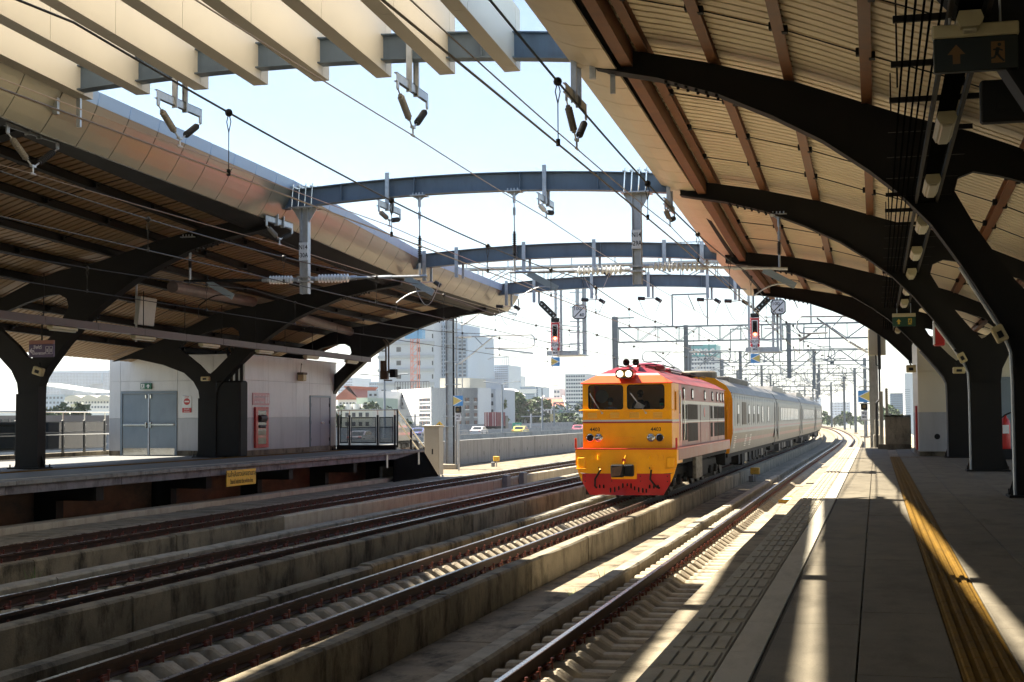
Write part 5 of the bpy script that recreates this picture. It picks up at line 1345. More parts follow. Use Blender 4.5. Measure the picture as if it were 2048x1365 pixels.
# front trim
b = mbT(); b.box(-1.313,1.313,-.006,-.001,2.275,2.325); put(b,'white_stripe',lwhite)
b = mbT(); b.box(-1.313,1.313,-.008,-.001,2.228,2.273); put(b,'red_stripe',mat('deep_red_stripe',(.33,.015,.02),.35,var=.05))
for x0,x1 in ((-1.155,-.885),(-.49,-.225),(.08,.36),(.765,1.035)):
    for k in range(4):
        b = mbT(); b.prism([(-.001,2.375+.042*k),(-.03,2.375+.042*k),(-.001,2.405+.042*k)],'x',x0,x1); put(b,'louvre_slat',mat('highlight_yellow_slat',(.98,.62,.10),.35,var=.03))  # lighter yellow stands for the highlights on the slats
b = mbT(); b.tube([(-1.40,-.06,2.60),(-1.3,-.09,2.61),(1.3,-.09,2.61),(1.36,-.03,2.60)],.016,8)
for xx_ in (-1.28,-.08,.05,1.28): b.tube([(xx_,-.085,2.61),(xx_,.0,2.60)],.012,6)
put(b,'front_handrail',org)
for (xa,za,xb,zb) in ((-1.09,3.10,-.73,2.52),(.11,3.10,.56,2.52)):
    b = mbT(); b.bar((xa,-.03,za),((xa+xb)/2-.02,-.045,(za+zb)/2+.02),.022,.03); b.bar(((xa+xb)/2-.05,-.045,(za+zb)/2+.06),(xb,-.03,zb),.012,.014); b.tube([(xb,-.06,zb),(xb,.0,zb)],.03,8); put(b,'wiper',mat('grey_wiper',(.5,.48,.45),.4))
for xx_ in (-.95,.845): 
    text('4403', .155, black_m, to_cam(LXc+xx_,LY-.002,2.04), L, name='number')
for xx_, on in ((-1.09,0),(-.84,1),(.70,1),(.955,0)):
    b = mbT(); M = Matrix.Translation((xx_,-.001,1.80)) @ Matrix.Rotation(PI/2,4,'X')
    b.lathe([(.092,0),(.115,.0),(.115,.03),(.10,.04),(.092,.03)], M, 20, False); lm = put(b,'lamp_ring',chrome)
    b = mbT(); b.lathe([(0,.004),(.093,.004),(.09,.012),(.05,.028),(0,.03)], M, 18); put(b,'lamp_lens',black_m if not on else mat('clear_lamp_lens',(.55,.56,.56),.12,metal=.85,var=.5,scale=30),lm)
b = mbT(); b.bbox(-.36,.24,-.03,-.001,1.815,1.845,.008); put(b,'front_step',org)
b = mbT(); b.bbox(-1.49,1.49,-.30,.1,1.462,1.50,.008); put(b,'deck_edge',lred)
for s in (-1,1):
    b = mbT(); b.bbox(s*1.47-.03,s*1.47+.03,-.29,-.24,1.501,1.80,.01); put(b,'corner_post',lred)
# headstock and pilot
b = mbT(); b.prism([(-1.48,1.06),(-1.40,.80),(-1.05,.155+.62),(1.05,.155+.62),(1.40,.80),(1.48,1.06),(1.48,1.46),(-1.48,1.46)],'y',-.28,-.18); put(b,'headstock',org)
b = mbT(); b.box(-1.49,1.49,-.30,-.281,1.385,1.40); put(b,'headstock_rib',org)
for s in (-1,1):
    b = mbT(); b.prism([(s*1.41,.80),(s*1.29,.775),(s*1.29,.52)],'y',-.275,-.19); put(b,'headstock_corner',org)
    b = mbT(); b.box(s*1.44-.035,s*1.44+.035,-.18,1.0,1.06,1.45); put(b,'headstock_side',org)
slots = []
for k, xx_ in enumerate((-.78,-.66,-.46,-.34,-.22,-.10,.03,.14,.24,.36,.48,.58,.68,.80,.92)):
    zt = .50 if abs(xx_) < .2 else (.46-.20*abs(xx_) if abs(xx_) < .62 else .46); zb = .22 if abs(xx_) < .66 else .34
    slots.append(rrect(xx_-.028,xx_+.028,zb,zt,.025,2))
b = mbT(); b.prism([(-1.28,.772),(-1.28,.50),(-1.07,.155),(1.07,.155),(1.28,.50),(1.28,.772)],'y',-.27,-.24,slots); put(b,'pilot',mat('pilot_red',(.45,.012,.01),.35,var=.12,spec=.3))
b = mbT(); b.box(-1.2,1.2,-.2,-.18,.16,.77); put(b,'pilot_back',under)
b = mbT(); b.prism([(-.50,.16),(.55,.16),(.02,.50)],'y',-.275,-.272) if False else b.add([(-.5,-.272,.157),(.5,-.272,.157),(.02,-.272,.42),(.02,-.42,.157)],[(0,3,2),(3,1,2),(0,1,3)]); put(b,'pilot_wedge',mat('pilot_red'  ,(.42,.022,.02)))
for s in (-1,1):
    for (xx_,zz_) in ((1.2,.70),(1.2,.55),(.42,.70),(.42,.56)):
        b = mbT(); b.tube([(s*xx_,-.285,zz_),(s*xx_,-.268,zz_)],.018,6); put(b,'bolt',black_m)
b = mbT(); b.bbox(-.42,.32,-.36,-.281,.62,1.08,.015); put(b,'coupler_mount',org)
b = mbT(); b.bbox(-.385,-.02,-.66,-.361,.68,1.04,.03); b.bbox(-.02,.255,-.56,-.361,.70,1.04,.03); put(b,'coupler',under)
b = mbT(); b.prism([(-.36,.70),(-.10,.74),(-.04,1.0),(-.34,.96)],'y',-.69,-.661); put(b,'coupler_knuckle',mat('worn_brown_steel',(.11,.06,.035),.5,metal=.4,var=.3,scale=8))
b = mbT(); b.tube([(-.03,-.5,1.05),(-.03,-.42,1.18),(.0,-.31,1.3)],.018,6); put(b,'uncoupling_lever',org)
b = mbT(); b.lathe([(0,0),(.055,0),(.055,.015),(0,.02)], Matrix.Translation((-.03,-.44,1.16)) @ Matrix.Rotation(PI/2,4,'X'), 14); put(b,'red_disc',red_m)
for s,xx_ in ((-1,-.78),(1,.70)):
    b = mbT(); b.tube([(xx_,-.29,1.24),(xx_-.01,-.36,1.30),(xx_-.01,-.37,1.18)],.034,8); put(b,'pipe_elbow',org)
    b = mbT(); b.tube([(xx_+.06*s*0,-.3,.95),(xx_+.05,-.38,.88),(xx_-.10 if s<0 else xx_+.02,-.42,.62),(xx_-.12 if s<0 else xx_+.16,-.36,.42),(xx_-.08 if s<0 else xx_+.28,-.31,.36)],.03,8); hs = put(b,'air_hose',under)
    b = mbT(); b.tube([(xx_+.03,-.28,.98),(xx_+.05,-.38,.87)],.04,8); b.bar((xx_-.05,-.33,.97),(xx_+.12,-.33,.985),.03); put(b,'hose_valve',org,hs)
    b = mbT(); b.lathe([(0,0),(.075,0),(.075,.03),(0,.03)], Matrix.Translation((s*1.02,-.281,1.24)) @ Matrix.Rotation(PI/2,4,'X'), 12); b.lathe([(0,0),(.075,0),(.075,.03),(0,.03)], Matrix.Translation((s*1.02-s*.15,-.281,1.24)) @ Matrix.Rotation(PI/2,4,'X'), 12); put(b,'socket_cover',org)
    b = mbT(); b.bbox(s*1.30-.11,s*1.30+.11,-.36,-.281,.93,1.24,.02); b.bbox(s*1.30-.15,s*1.30+.15,-.42,-.281,.90,.93,.008); put(b,'step_bracket',org)
# underframe and bogies
b = mbT(); b.box(-1.35,1.35,.1,15.2,1.0,1.45); put(b,'underframe',under)
b = mbT(); b.bbox(-1.3,1.3,6.4,9.2,.35,1.0,.08); put(b,'fuel_tank',under)
b = mbT(); b.bbox(1.32,1.44,4.6,6.3,.42,1.13,.02); put(b,'sand_box',mat('dusty_grey_cover',(.30,.27,.22),.7,var=.4,scale=6,stain=(.07,.06,.05),stain_amt=.9,stain_scale=(3,3,3)))
for yb in (3.2, 12.0):
    b = mbT()
    for s in (-1,1): b.bbox(s*.95-.08,s*.95+.08,yb-2.3,yb+2.3,.5,.85,.03)
    b.box(-.9,.9,yb-.3,yb+.3,.45,.9); bg_ = put(b,'bogie_frame',under)
    for q in (-1.6,0,1.6):
        for s in (-1,1):
            b = mbT(); b.lathe([(0,-.06),(.46,-.06),(.5,-.05),(.5,.02),(.46,.05),(.1,.06),(0,.07)], Matrix.Translation((s*.56,yb+q,.46)) @ Matrix.Rotation(s*PI/2,4,'Y'), 22); put(b,'wheel',mat('wheel_steel',(.05,.045,.042),.5,metal=.5),bg_)
            b = mbT(); b.bbox(s*1.06-.07,s*1.06+.07,yb+q-.16,yb+q+.16,.32,.62,.03); put(b,'axle_box',under,bg_)
b = mbT(); b.box(1.1,1.3,15.15,15.35,.5,1.2); b.tube([(.6,15.1,1.0),(.6,15.9,.8)],.05,6); put(b,'rear_gear',under)
b = mbT(); b.bbox(-.6,.6,15.13,15.6,1.5,3.2,.05); put(b,'gangway',under)

# crew behind the windscreen
def person(label, base, hgt, shirt, mask_c, lean=(0,0), arms=((-.26,-.30),(.26,-.30)), phone=None):
    bx, by, bz = base
    me = bpy.data.meshes.new('skel'); S = hgt
    hip = Vector((0,0,0)); chest = Vector((lean[0]*.6,lean[1]*.6,.36)); neck = Vector((lean[0],lean[1],.56)); head = neck+Vector((0,-.03,.15)); top = head+Vector((0,.01,.12))
    V = [hip,(hip+chest)/2,chest,neck,head,top]; E_ = [(0,1),(1,2),(2,3),(3,4),(4,5)]; Rr = [(.16,.12),(.15,.11),(.18,.12),(.055,.06),(.082,.098),(.06,.075)]
    for s,(ax,ay) in zip((-1,1),arms):
        sh = chest+Vector((s*.19,0,.13)); el = chest+Vector((ax*1.15,ay*.5,-.12)); wr = chest+Vector((ax*.8,ay*1.3,-.10)); hd = wr+Vector((-s*.03,-.08,.0))
        n = len(V); V += [sh,el,wr,hd]; E_ += [(2,n),(n,n+1),(n+1,n+2),(n+2,n+3)]; Rr += [(.075,.07),(.052,.05),(.034,.034),(.036,.022)]
    for s in (-1,1):
        n = len(V); V += [hip+Vector((s*.1,-.02,-.04)), hip+Vector((s*.13,-.36,-.08)), hip+Vector((s*.13,-.34,-.48))]; E_ += [(0,n),(n,n+1),(n+1,n+2)]; Rr += [(.09,.09),(.07,.07),(.045,.045)]
    me.from_pydata([tuple(Vector(v)*S) for v in V],E_,[]); o = bpy.data.objects.new('tmp',me); COL.objects.link(o)
    sm = o.modifiers.new('s','SKIN'); su = o.modifiers.new('u','SUBSURF'); su.levels = 1; su.render_levels = 1
    for i, r in enumerate(Rr): me.skin_vertices[0].data[i].radius = (r[0]*S, r[1]*S)
    me.skin_vertices[0].data[0].use_root = True
    dg = bpy.context.evaluated_depsgraph_get(); m2 = bpy.data.meshes.new_from_object(o.evaluated_get(dg)); bpy.data.objects.remove(o)
    skin = mat('skin',(.36,.21,.14),.5,var=.05); m2.materials.clear(); m2.materials.append(shirt); m2.materials.append(skin)
    nz = (neck.z+.0)*S
    for p in m2.polygons:
        p.material_index = 1 if p.center.z > nz else 0; p.use_smooth = True
    t = thing('person', label, 'person', (LXc+bx,LY+by,bz))
    ob = bpy.data.objects.new('body', m2); COL.objects.link(ob); ob.parent = t
    hc = Vector((LXc+bx,LY+by,bz))+head*S
    h = MB(); h.ball(hc+Vector((0,.018,.045)),.105*S,12,8,(.95,1.05,.95)); h.v = [q for q in h.v]; hh = h.build('hair',mat('black_hair',(.012,.01,.009),.6),t,smooth=True)
    f = MB(); f.ball(hc+Vector((0,-.075*S,-.045*S)),.062*S,10,6,(1.05,.75,.8)); f.build('face_mask',mask_c,t,smooth=True)
    e = MB()
    for s in (-1,1): e.ball(hc+Vector((s*.036*S,-.094*S,.015*S)),.014*S,6,4,(1.4,.6,.7))
    e.build('eyes',black_m,t)
    if phone:
        q = MB(); q.bbox(-.13,.13,-.01,.01,-.1,.1,.004,Matrix.Translation(hc+Vector(phone)) @ Matrix.Rotation(.5,4,'Y')); q.build('paper_in_hand',white_m,t)
person('driver in pale blue shirt and white mask behind the left windscreen',(-.66,1.0,2.18),.95,mat('pale_blue_shirt',(.42,.47,.55),.8,var=.1),mat('pale_mask',(.5,.62,.55),.8))
person('crew member in black standing behind the right windscreen holding papers',(.26,1.15,2.36),1.0,mat('black_jacket',(.02,.02,.022),.8,var=.1),mat('dark_mask',(.03,.03,.035),.8),lean=(-.03,-.05),arms=((-.2,-.3),(.22,-.28)),phone=(.02,-.32,-.36))
person('crew member in white shirt and green mask at the right of the cab',(.86,.95,2.14),.95,mat('grey_white_shirt',(.55,.55,.57),.8,var=.08),mat('green_mask',(.05,.42,.25),.8),lean=(.05,-.06))
b = mbT(); b.lathe([(0,0),(.20,0),(.20,.06),(0,.08)], Matrix.Translation((-.86,.7,3.02)) @ Matrix.Rotation(PI/2,4,'X'), 18); put(b,'cab_fan',mat('dark_fan',(.03,.04,.035),.5))

# ============================================================ coaches
silv = mat('silver_coach_steel', (.19,.20,.205), .42, metal=.2, var=.09, scale=1.5, stain=(.19,.19,.19), stain_amt=.5, stain_scale=(1,1,.25))
silv_low = mat('grey_coach_skirt', (.14,.14,.132), .45, metal=.15, var=.12, scale=1.5, stain=(.12,.115,.11), stain_amt=.6, stain_scale=(.7,.7,.4))
croof = mat('grey_coach_roof', (.20,.195,.185), .5, metal=.2, var=.15, scale=1.2, stain=(.10,.09,.08), stain_amt=.6, stain_scale=(.5,.5,.5))
pinkst = mat('faded_pink_stripe', (.27,.13,.13), .45, var=.2, scale=2, stain=(.24,.22,.22), stain_amt=.8, stain_scale=(1.5,.7,2))
cglass = mat('bluish_coach_window', (.09,.11,.135), .10, metal=.1, var=.25, scale=.8)
cdark = mat('dark_coach_opening', (.05,.04,.032), .5, var=.15)
PROF = [(-1.34,.92),(-1.49,1.72),(-1.5,3.08),(-1.45,3.32),(-1.24,3.64),(-.80,3.92),(0,4.05),(.80,3.92),(1.24,3.64),(1.45,3.32),(1.5,3.08),(1.49,1.72),(1.34,.92)]
def coach(y0, Ln, label, power=False):
    ym = y0+Ln/2; x = TR[1]+dx(y0); x1 = TR[1]+dx(y0+Ln); rz = -math.atan2(x1-x, Ln)
    t = thing('railway_coach', label, 'railway coach', (x, y0, 0), rz, 'silver coaches behind the locomotive')
    Mx = Matrix.Translation((x,y0,0)) @ Matrix.Rotation(rz,4,'Z')
    def put2(b, name, m, par=None, smooth=False):
        b.v = [tuple(Mx @ Vector(q)) for q in b.v]; o = b.build(name, m, t, smooth)
        if par is not None: o.parent = par
        return o
    g = .25
    def loft(idx, m, name):
        b = MB(); pr = [PROF[i] for i in idx]; n = len(pr)
        vs = [(px,g,pz) for px,pz in pr]+[(px,Ln-g,pz) for px,pz in pr]; b.add(vs,[(i,i+1,n+i+1,n+i) for i in range(n-1)]); return put2(b,name,m)
    loft([0,1],silv_low,'skirt'); loft([1,2,3],silv,'side'); loft([9,10,11],silv,'side'); loft([11,12],silv_low,'skirt'); loft(list(range(3,10)),croof,'roof')
    b = MB(); b.prism(PROF,'y',g-.01,g+.04); put2(b,'end_wall',org if power else silv)
    b = MB(); b.prism(PROF,'y',Ln-g-.04,Ln-g+.01); put2(b,'end_wall',silv)
    if power:
        b = MB(); b.bbox(-.75,.75,-.2,.24,1.0,3.2,.05); put2(b,'gangway',under)
        for s in (-1,1):
            b = MB(); b.prism([(s*1.40,3.15),(s*1.05,3.15),(s*1.05,1.2),(s*1.25,1.2)],'y',.1,.239); put2(b,'end_panel',org)
            b = MB(); b.tube([(s*1.3,.12,1.4),(s*1.3,.06,1.6),(s*1.3,.06,2.7),(s*1.3,.12,2.9)],.02,6); put2(b,'grab_rail',org)
    else:
        b = MB(); b.bbox(-1.2,1.2,-.02,.24,1.0,3.4,.05); put2(b,'gangway',under)
    b = MB(); b.box(-1.25,1.25,.5,Ln-.5,.75,.95); put2(b,'underframe',under)
    for s in (-1,1):
        # stripes and rain gutter
        for (z,h,off) in ((1.86,.05,1.494),):
            b = MB(); b.box(s*off-.006,s*off+.006,g+.05,Ln-g-.05,z-h,z+h); put2(b,'pink_stripe',pinkst)
        b = MB(); n = Vector((s*.8,0,-.23)).normalized()*.006
        def lowp(z): f = (z-.92)/(1.72-.92); return s*(1.34+(1.49-1.34)*f)
        b.add([(lowp(1.30)+n.x,1.2,1.30+n.z),(lowp(1.30)+n.x,Ln-1.2,1.30+n.z),(lowp(1.46)+n.x,Ln-1.2,1.46+n.z),(lowp(1.46)+n.x,1.2,1.46+n.z)],[(0,1,2,3)]); put2(b,'lower_stripe',pinkst)
        b = MB(); b.tube([(s*1.465,g,3.33),(s*1.465,Ln-g,3.33)],.022,5); put2(b,'gutter',silv_low)
        for z in (1.73,1.98,3.0,3.12,3.24):
            b = MB(); b.box(s*1.495-.008,s*1.495+.008,g,Ln-g,z-.012,z+.012); put2(b,'bead',silv)
        k = 0; yy = g+.9
        while yy < Ln-g-.2:
            b = MB(); b.box(s*1.499-.004,s*1.499+.004,yy-.008,yy+.008,2.0,3.28); put2(b,'panel_seam',silv_low); yy += 1.1
        if power:
            wins = [(2.2,2.9,1),(7.2,7.9,1),(9.8,10.5,1),(12.3,13.0,1),(14.8,15.3,0),(18.6,19.2,0)]
            b = MB(); b.box(s*1.500-.012,s*1.500+.012,4.3,6.2,2.05,3.0); gr = put2(b,'louvre_door',cdark)
            b = MB()
            for q in range(10): b.box(s*1.512-.004,s*1.512+.004,4.3+.2*q,4.34+.2*q,2.05,3.0)
            put2(b,'slats',mat('brown_slat',(.16,.12,.08),.6),gr)
            for yv in (1.2,6.0,8.3):
                for q in range(7):
                    b = MB(); zq = 1.12+.075*q; b.bar((lowp(zq)+s*.01,yv,zq),(lowp(zq)+s*.01,yv+.75,zq),.012,.025); put2(b,'vent_slat',lwhite)
        else:
            wins = [(3.4+1.5*q,4.35+1.5*q,0) for q in range(12)]
        for (wa,wb,half) in wins:
            b = MB(); b.prism(rrect(wa-.05,wb+.05,2.08,2.92,.06),'x',s*1.500-.012,s*1.500+.012); f = put2(b,'window_frame',silv_low)
            b = MB(); b.prism(rrect(wa,wb,2.13 if not half else 2.5,2.87,.04),'x',s*1.505-.012,s*1.505+.012); put2(b,'window_pane',cglass if not half else mat('frosted_pane',(.62,.64,.66),.3),f)
            if half:
                b = MB(); b.box(s*1.505-.011,s*1.505+.011,wa+.02,wb-.02,2.13,2.49); put2(b,'window_opening',cdark,f)
        for yd in ((Ln-1.6,) if power else (.9,Ln-1.5)):
            b = MB(); b.box(s*1.499-.012,s*1.499+.012,yd-.1,yd+.8,1.2,3.1); d = put2(b,'door',silv_low)
            b = MB(); b.box(s*1.508-.01,s*1.508+.01,yd+.12,yd+.55,2.1,2.9); put2(b,'door_window',cdark,d)
            b = MB(); b.box(s*1.502-.012,s*1.502+.012,yd-.16,yd-.1,1.1,3.15); put2(b,'door_jamb',cdark,d)
    if power:
        b = MB(); b.lathe([(0,0),(.75,0),(.75,.24),(.65,.3),(0,.3)], Matrix.Translation((0,1.6,3.95)), 20); put2(b,'roof_ventilator',mat('brown_grey_vent',(.16,.14,.11),.6))
        b = MB(); b.bbox(-.9,.9,5.0,14,3.80,4.12,.03); rv = put2(b,'roof_plant',croof)
        b = MB()
        for q in range(22): b.box(.905,.915,5.2+.4*q,5.4+.4*q,3.86,4.08)
        put2(b,'roof_plant_louvres',cdark,rv)
        for q in range(5): b = MB(); b.bbox(-.2,.3,15+1.3*q,15.7+1.3*q,3.9,4.1,.02); put2(b,'roof_box',under)
    else:
        b = MB(); b.prism([(5.0,3.82),(6.2,4.2),(15,4.2),(16.5,3.82)],'x',-.85,.85); put2(b,'air_conditioner',croof)
        b = MB(); b.prism([(17.5,3.82),(18.2,4.05),(21,4.05),(21.5,3.82)],'x',-.7,.7); put2(b,'roof_cover',cdark)
    for yb in (3.0, Ln-3.0):
        b = MB()
        for s in (-1,1): b.bbox(s*.92-.07,s*.92+.07,yb-1.6,yb+1.6,.42,.7,.03)
        b.box(-.85,.85,yb-.25,yb+.25,.4,.75); bf = put2(b,'bogie_frame',under)
        for q in (-1.05,1.05):
            for s in (-1,1):
                b = MB(); b.lathe([(0,-.06),(.40,-.06),(.44,-.05),(.44,.02),(.1,.05),(0,.06)], Matrix.Translation((s*.56,yb+q,.40)) @ Matrix.Rotation(s*PI/2,4,'Y'), 18); put2(b,'wheel',mat('wheel_steel',(.05,.045,.042)),bf)
    rnd = random.Random(int(y0))
    yy = 5.6
    while yy < Ln-6:
        w_ = rnd.uniform(.7,1.6); h_ = rnd.uniform(.3,.52)
        for s in (-1,1):
            b = MB(); b.bbox(s*1.0-.2,s*1.0+.2,yy,yy+w_,.75-h_,.75,.02); put2(b,'equipment_box',mat('grey_underfloor_box',(.045,.043,.04),.55,var=.4,scale=3) if rnd.random()<.5 else under)
        yy += w_+rnd.uniform(.3,.9)
    return t
coach(57.9,25.3,'silver power coach with orange end directly behind the locomotive',True)
coach(83.3,25.3,'silver passenger coach, second behind the locomotive')
coach(108.7,25.3,'silver passenger coach, third behind the locomotive')
coach(134.1,25.3,'silver passenger coach, last of the train')
# ============================================================ parapets, highway and city
par = thing('parapet_wall', 'long grey concrete parapet between the left track and the highway', 'parapet', (-25.3,60,-.5))
y = 62.0
pm = mat('parapet_concrete', (.30,.295,.28), .8, var=.12, scale=.8, stain=(.13,.125,.115), stain_amt=.6, stain_scale=(.8,.8,.15), bump=.1, bscale=20)
while y < 190:
    e = y+4.0; b = MB(); j = random.uniform(-.01,.01)
    b.bbox(-25.3+dx(y)+j,-25.0+dx(y)+j,y+.01,e-.01,-.498,1.02,.02); p_ = b.build('panel', pm, par)
    b = MB(); b.box(-24.998+dx(y),-24.99+dx(y),y+1.6,y+1.66,.0,.22); b.build('weep_slot', black_m, p_)
    y = e
b = MB(); b.sweep([(-25.3,-.498),(-25.0,-.498),(-25.0,1.02),(-25.3,1.02)], path(0,0,190,430)); b.build('distant_panels', pm, par)['kind'] = 'stuff'
rp = thing('parapet_wall', 'sunlit beige parapet right of the curving track', 'parapet', (2.6,66,-.5))
y = 66.0
while y < 250:
    e = y+6.0; b = MB(); b.sweep([(2.4,-.498),(2.65,-.498),(2.65,.75),(2.4,.75)],[(dx(y+.02),y+.02,0),(dx(e-.02),e-.02,0)]); b.build('panel', conc_new, rp); y = e
b = MB(); b.sweep([(-1.45,-.46),(2.38,-.46),(2.38,-.497),(-1.45,-.497)], path(0,0,62,300)); struct(b.build('path', conc_mid))

# highway
asph = mat('highway_asphalt', (.055,.055,.058), .85, var=.15, scale=.3)
b = MB(); b.box(-82,-42,-100,1600,-.8,-.35); struct(b.build('road', asph))
hb = mat('highway_barrier_concrete', (.30,.30,.29), .85, var=.15, scale=.5, stain=(.12,.12,.12), stain_amt=.6, stain_scale=(.5,.3,.4))
for xb, lab, z in ((-42.4,'near concrete barrier of the highway behind the parapet',.62),(-61.6,'middle barrier of the highway carrying the lamp posts',.5),(-81.8,'far grey barrier of the highway below the buildings',1.0)):
    t = thing('highway_barrier', lab, 'barrier', (xb,200,-.35), group='highway barriers'); y = 30
    while y < 330:
        b = MB(); b.prism([(xb-.3,-.349),(xb+.3,-.349),(xb+.1,z),(xb-.1,z)],'y',y+.01,y+5.98); b.build('barrier_segment', hb, t); y += 6
    b = MB(); b.prism([(xb-.3,-.349),(xb+.3,-.349),(xb+.1,z),(xb-.1,z)],'y',330,1500); b.build('distant_segments', hb, t)['kind'] = 'stuff'
    if xb == -42.4:
        b = MB()
        for zz in (.75,.95): b.bar((xb,30,zz),(xb,400,zz),.06)
        b.build('guard_rail', galv_far, t)
for xl in (-47.5,-52.5,-66.5,-71.5):
    b = MB(); yy = 30
    while yy < 500: b.box(xl-.07,xl+.07,yy,yy+3,-.348,-.344); yy += 9
    tag(b.build('lane_marking', white_m), 'dashed white lane line on the highway', 'road marking', 'lane lines on the highway', 'stuff')
def lamp(u, y, lab, vtop=765):
    p = at(u,vtop,y); t = thing('street_lamp', lab, 'street lamp', (p.x,y,-.35), group='highway lamps')
    b = MB(); b.tube([(p.x,y,-.35),(p.x,y,p.z-.8)],[.2,.12],8)
    for s in (-1,1): b.tube([(p.x,y,p.z-.85),(p.x+s*.15,y,p.z-.3),(p.x+s*.8,y,p.z-.1),(p.x+s*2.2,y,p.z+.05)],.06,6)
    b.build('pole', galv_far, t)
    for s in (-1,1):
        b = MB(); b.bbox(p.x+s*2.6-.5,p.x+s*2.6+.5,y-.15,y+.15,p.z,p.z+.14,.04); b.build('lamp_head', galv_far, t)
lamp(1004,232,'double-armed street lamp in front of the container lorry'); lamp(1084,262,'double-armed street lamp right of the container lorry',773); lamp(769,165,'double-armed street lamp behind the left platform end',750)

def car(u, y, v, col, lab, X=None):
    p = at(u,v,y); x = p.x; z = -.34; t = thing('car', lab, 'car', (x,y,z), group='cars on the highway')
    pm_ = mat('car_paint_'+lab.split()[0], col, .3, var=.03, coat=.5)
    b = MB(); w_ = .86
    prof = [(-2.2,.25),(-2.2,.72),(-2.05,.85),(-1.3,.92),(-.75,1.36),(.55,1.4),(1.25,.95),(2.05,.84),(2.2,.6),(2.2,.25)]
    b.prism([(y+a,z+c) for a,c in prof],'x',x-w_,x+w_); b.build('body', pm_, t)
    b = MB(); b.prism([(y-1.18,z+.95),(y-.72,z+1.31),(y+.5,z+1.35),(y+1.08,z+.97)],'x',x-w_-.006,x+w_+.006); b.build('side_windows', mat('car_glass',(.03,.035,.04),.08,var=0), t)
    b = MB(); b.add([(x-.7,y-1.30,z+.93),(x+.7,y-1.30,z+.93),(x+.62,y-.82,z+1.32),(x-.62,y-.82,z+1.32)],[(0,1,2,3)]); b.build('rear_window', MATS['car_glass'], t, fix=False)
    for s in (-1,1):
        b = MB(); b.bbox(x+s*.66-.14,x+s*.66+.14,y-2.23,y-2.19,z+.62,z+.8,.01); b.build('tail_light', red_m, t)
        for q in (-1.35,1.35):
            b = MB(); b.lathe([(0,-.1),(.32,-.1),(.32,.1),(0,.1)], Matrix.Translation((x+s*.78,y+q,z+.3)) @ Matrix.Rotation(PI/2,4,'Y'), 14); b.build('wheel', black_m, t)
car(840,190,876,(.06,.08,.22),'blue car on the highway behind the stair rail')
car(958,215,868,(.55,.55,.56),'white car on the highway behind the container lorry')
car(1041,218,866,(.72,.62,.10),'yellow-green taxi on the highway, right of the lorry')
car(1158,240,855,(.55,.12,.18),'pink car on the highway just left of the locomotive')
car(722,150,885,(.05,.05,.09),'dark car seen through the mesh railing')
# container lorry
p = at(987,866,262); X = p.x; LZ = -.97; LYo = 102; t = thing('lorry', 'lorry with a dark red shipping container on the highway', 'lorry', (X,262,-.35))
cont = mat('maroon_container', (.22,.045,.05), .5, var=.1, scale=1)
b = MB(); b.box(X-1.22,X+1.22,260,266.1,.78,3.38); c = b.build('container', cont, t)
for i in range(14):
    b = MB(); b.box(X+1.221,X+1.26,260.2+.42*i,260.4+.42*i,.88,3.28); b.build('rib', cont, c)
b = MB()
for xx_ in (-.9,-.45,.45,.9): b.tube([(X+xx_,259.95,.83),(X+xx_,259.95,3.33)],.04,6)
b.build('door_bar', white_m, c)
b = MB(); b.box(X-1.1,X+1.1,260,267,.38,.77); b.build('chassis', under, t)
b = MB(); b.bbox(X-1.2,X+1.2,266.6,268.6,.25,2.75,.1); b.build('cab', mat('dark_cab',(.04,.045,.05),.4), t)
for yy in (261.0,262.2,263.4,267.6):
    for s in (-1,1):
        b = MB(); b.lathe([(0,-.15),(.5,-.15),(.5,.15),(0,.15)], Matrix.Translation((X+s*1.0,yy,.16)) @ Matrix.Rotation(PI/2,4,'Y'), 14); b.build('wheel', black_m, t)
# road signs
p = at(1034,853,288); t = thing('road_sign', 'small green direction sign beside the highway', 'sign', (p.x,288,-.35)); gs = mat('road_green',(.02,.30,.20),.4)
b = MB(); b.bbox(p.x-.95,p.x+.95,288,288.06,p.z-.7,p.z+.7,.02); b.build('board', gs, t)
b = MB(); b.box(p.x-.3,p.x+.7,287.98,287.995,p.z+.2,p.z+.35); b.box(p.x-.5,p.x+.7,287.98,287.995,p.z-.08,p.z+.07); b.box(p.x-.3,p.x+.3,287.98,287.995,p.z-.4,p.z-.26); b.build('text_lines', white_m, t)
b = MB(); b.bar((p.x,288.1,-.35),(p.x,288.1,p.z+.6),.14); b.build('post', galv_far, t)
p = at(879,853,150); t = thing('warning_sign', 'yellow diamond junction sign on a thin post by the highway', 'sign', (p.x,150,-.35))
b = MB(); s_ = .55; b.prism([(p.x,p.z-s_),(p.x+s_,p.z),(p.x,p.z+s_),(p.x-s_,p.z)],'y',150,150.03); b.build('board', mat('diamond_yellow',(.80,.42,.02),.4), t)
b = MB(); b.bar((p.x,149.98,p.z-.27),(p.x,149.98,p.z+.27),.09,.01,up=(0,1,0)); b.bar((p.x,149.975,p.z-.02),(p.x-.2,149.975,p.z+.2),.07,.01,up=(0,1,0)); b.build('symbol', black_m, t)
b = MB(); b.tube([(p.x,150.05,p.z),(p.x+.15,150.05,p.z-.6),(p.x+.7,150.05,-.35)],.05,6); b.build('post', galv_far, t)
p0 = at(1108,806,300); t = thing('sign_gantry', 'steel sign gantry over the highway left of the locomotive', 'gantry', (p0.x,300,-.35))
b = MB(); b.bar((p0.x,300,-.35),(p0.x,300,p0.z),.3); b.bar((p0.x+20,300,-.35),(p0.x+20,300,p0.z),.3); b.build('posts', galv_far, t)
b = MB(); truss(b,p0.x,p0.x+20,300,p0.z-2.0,p0.z,7,.4,.14); b.build('truss', galv_far, t)
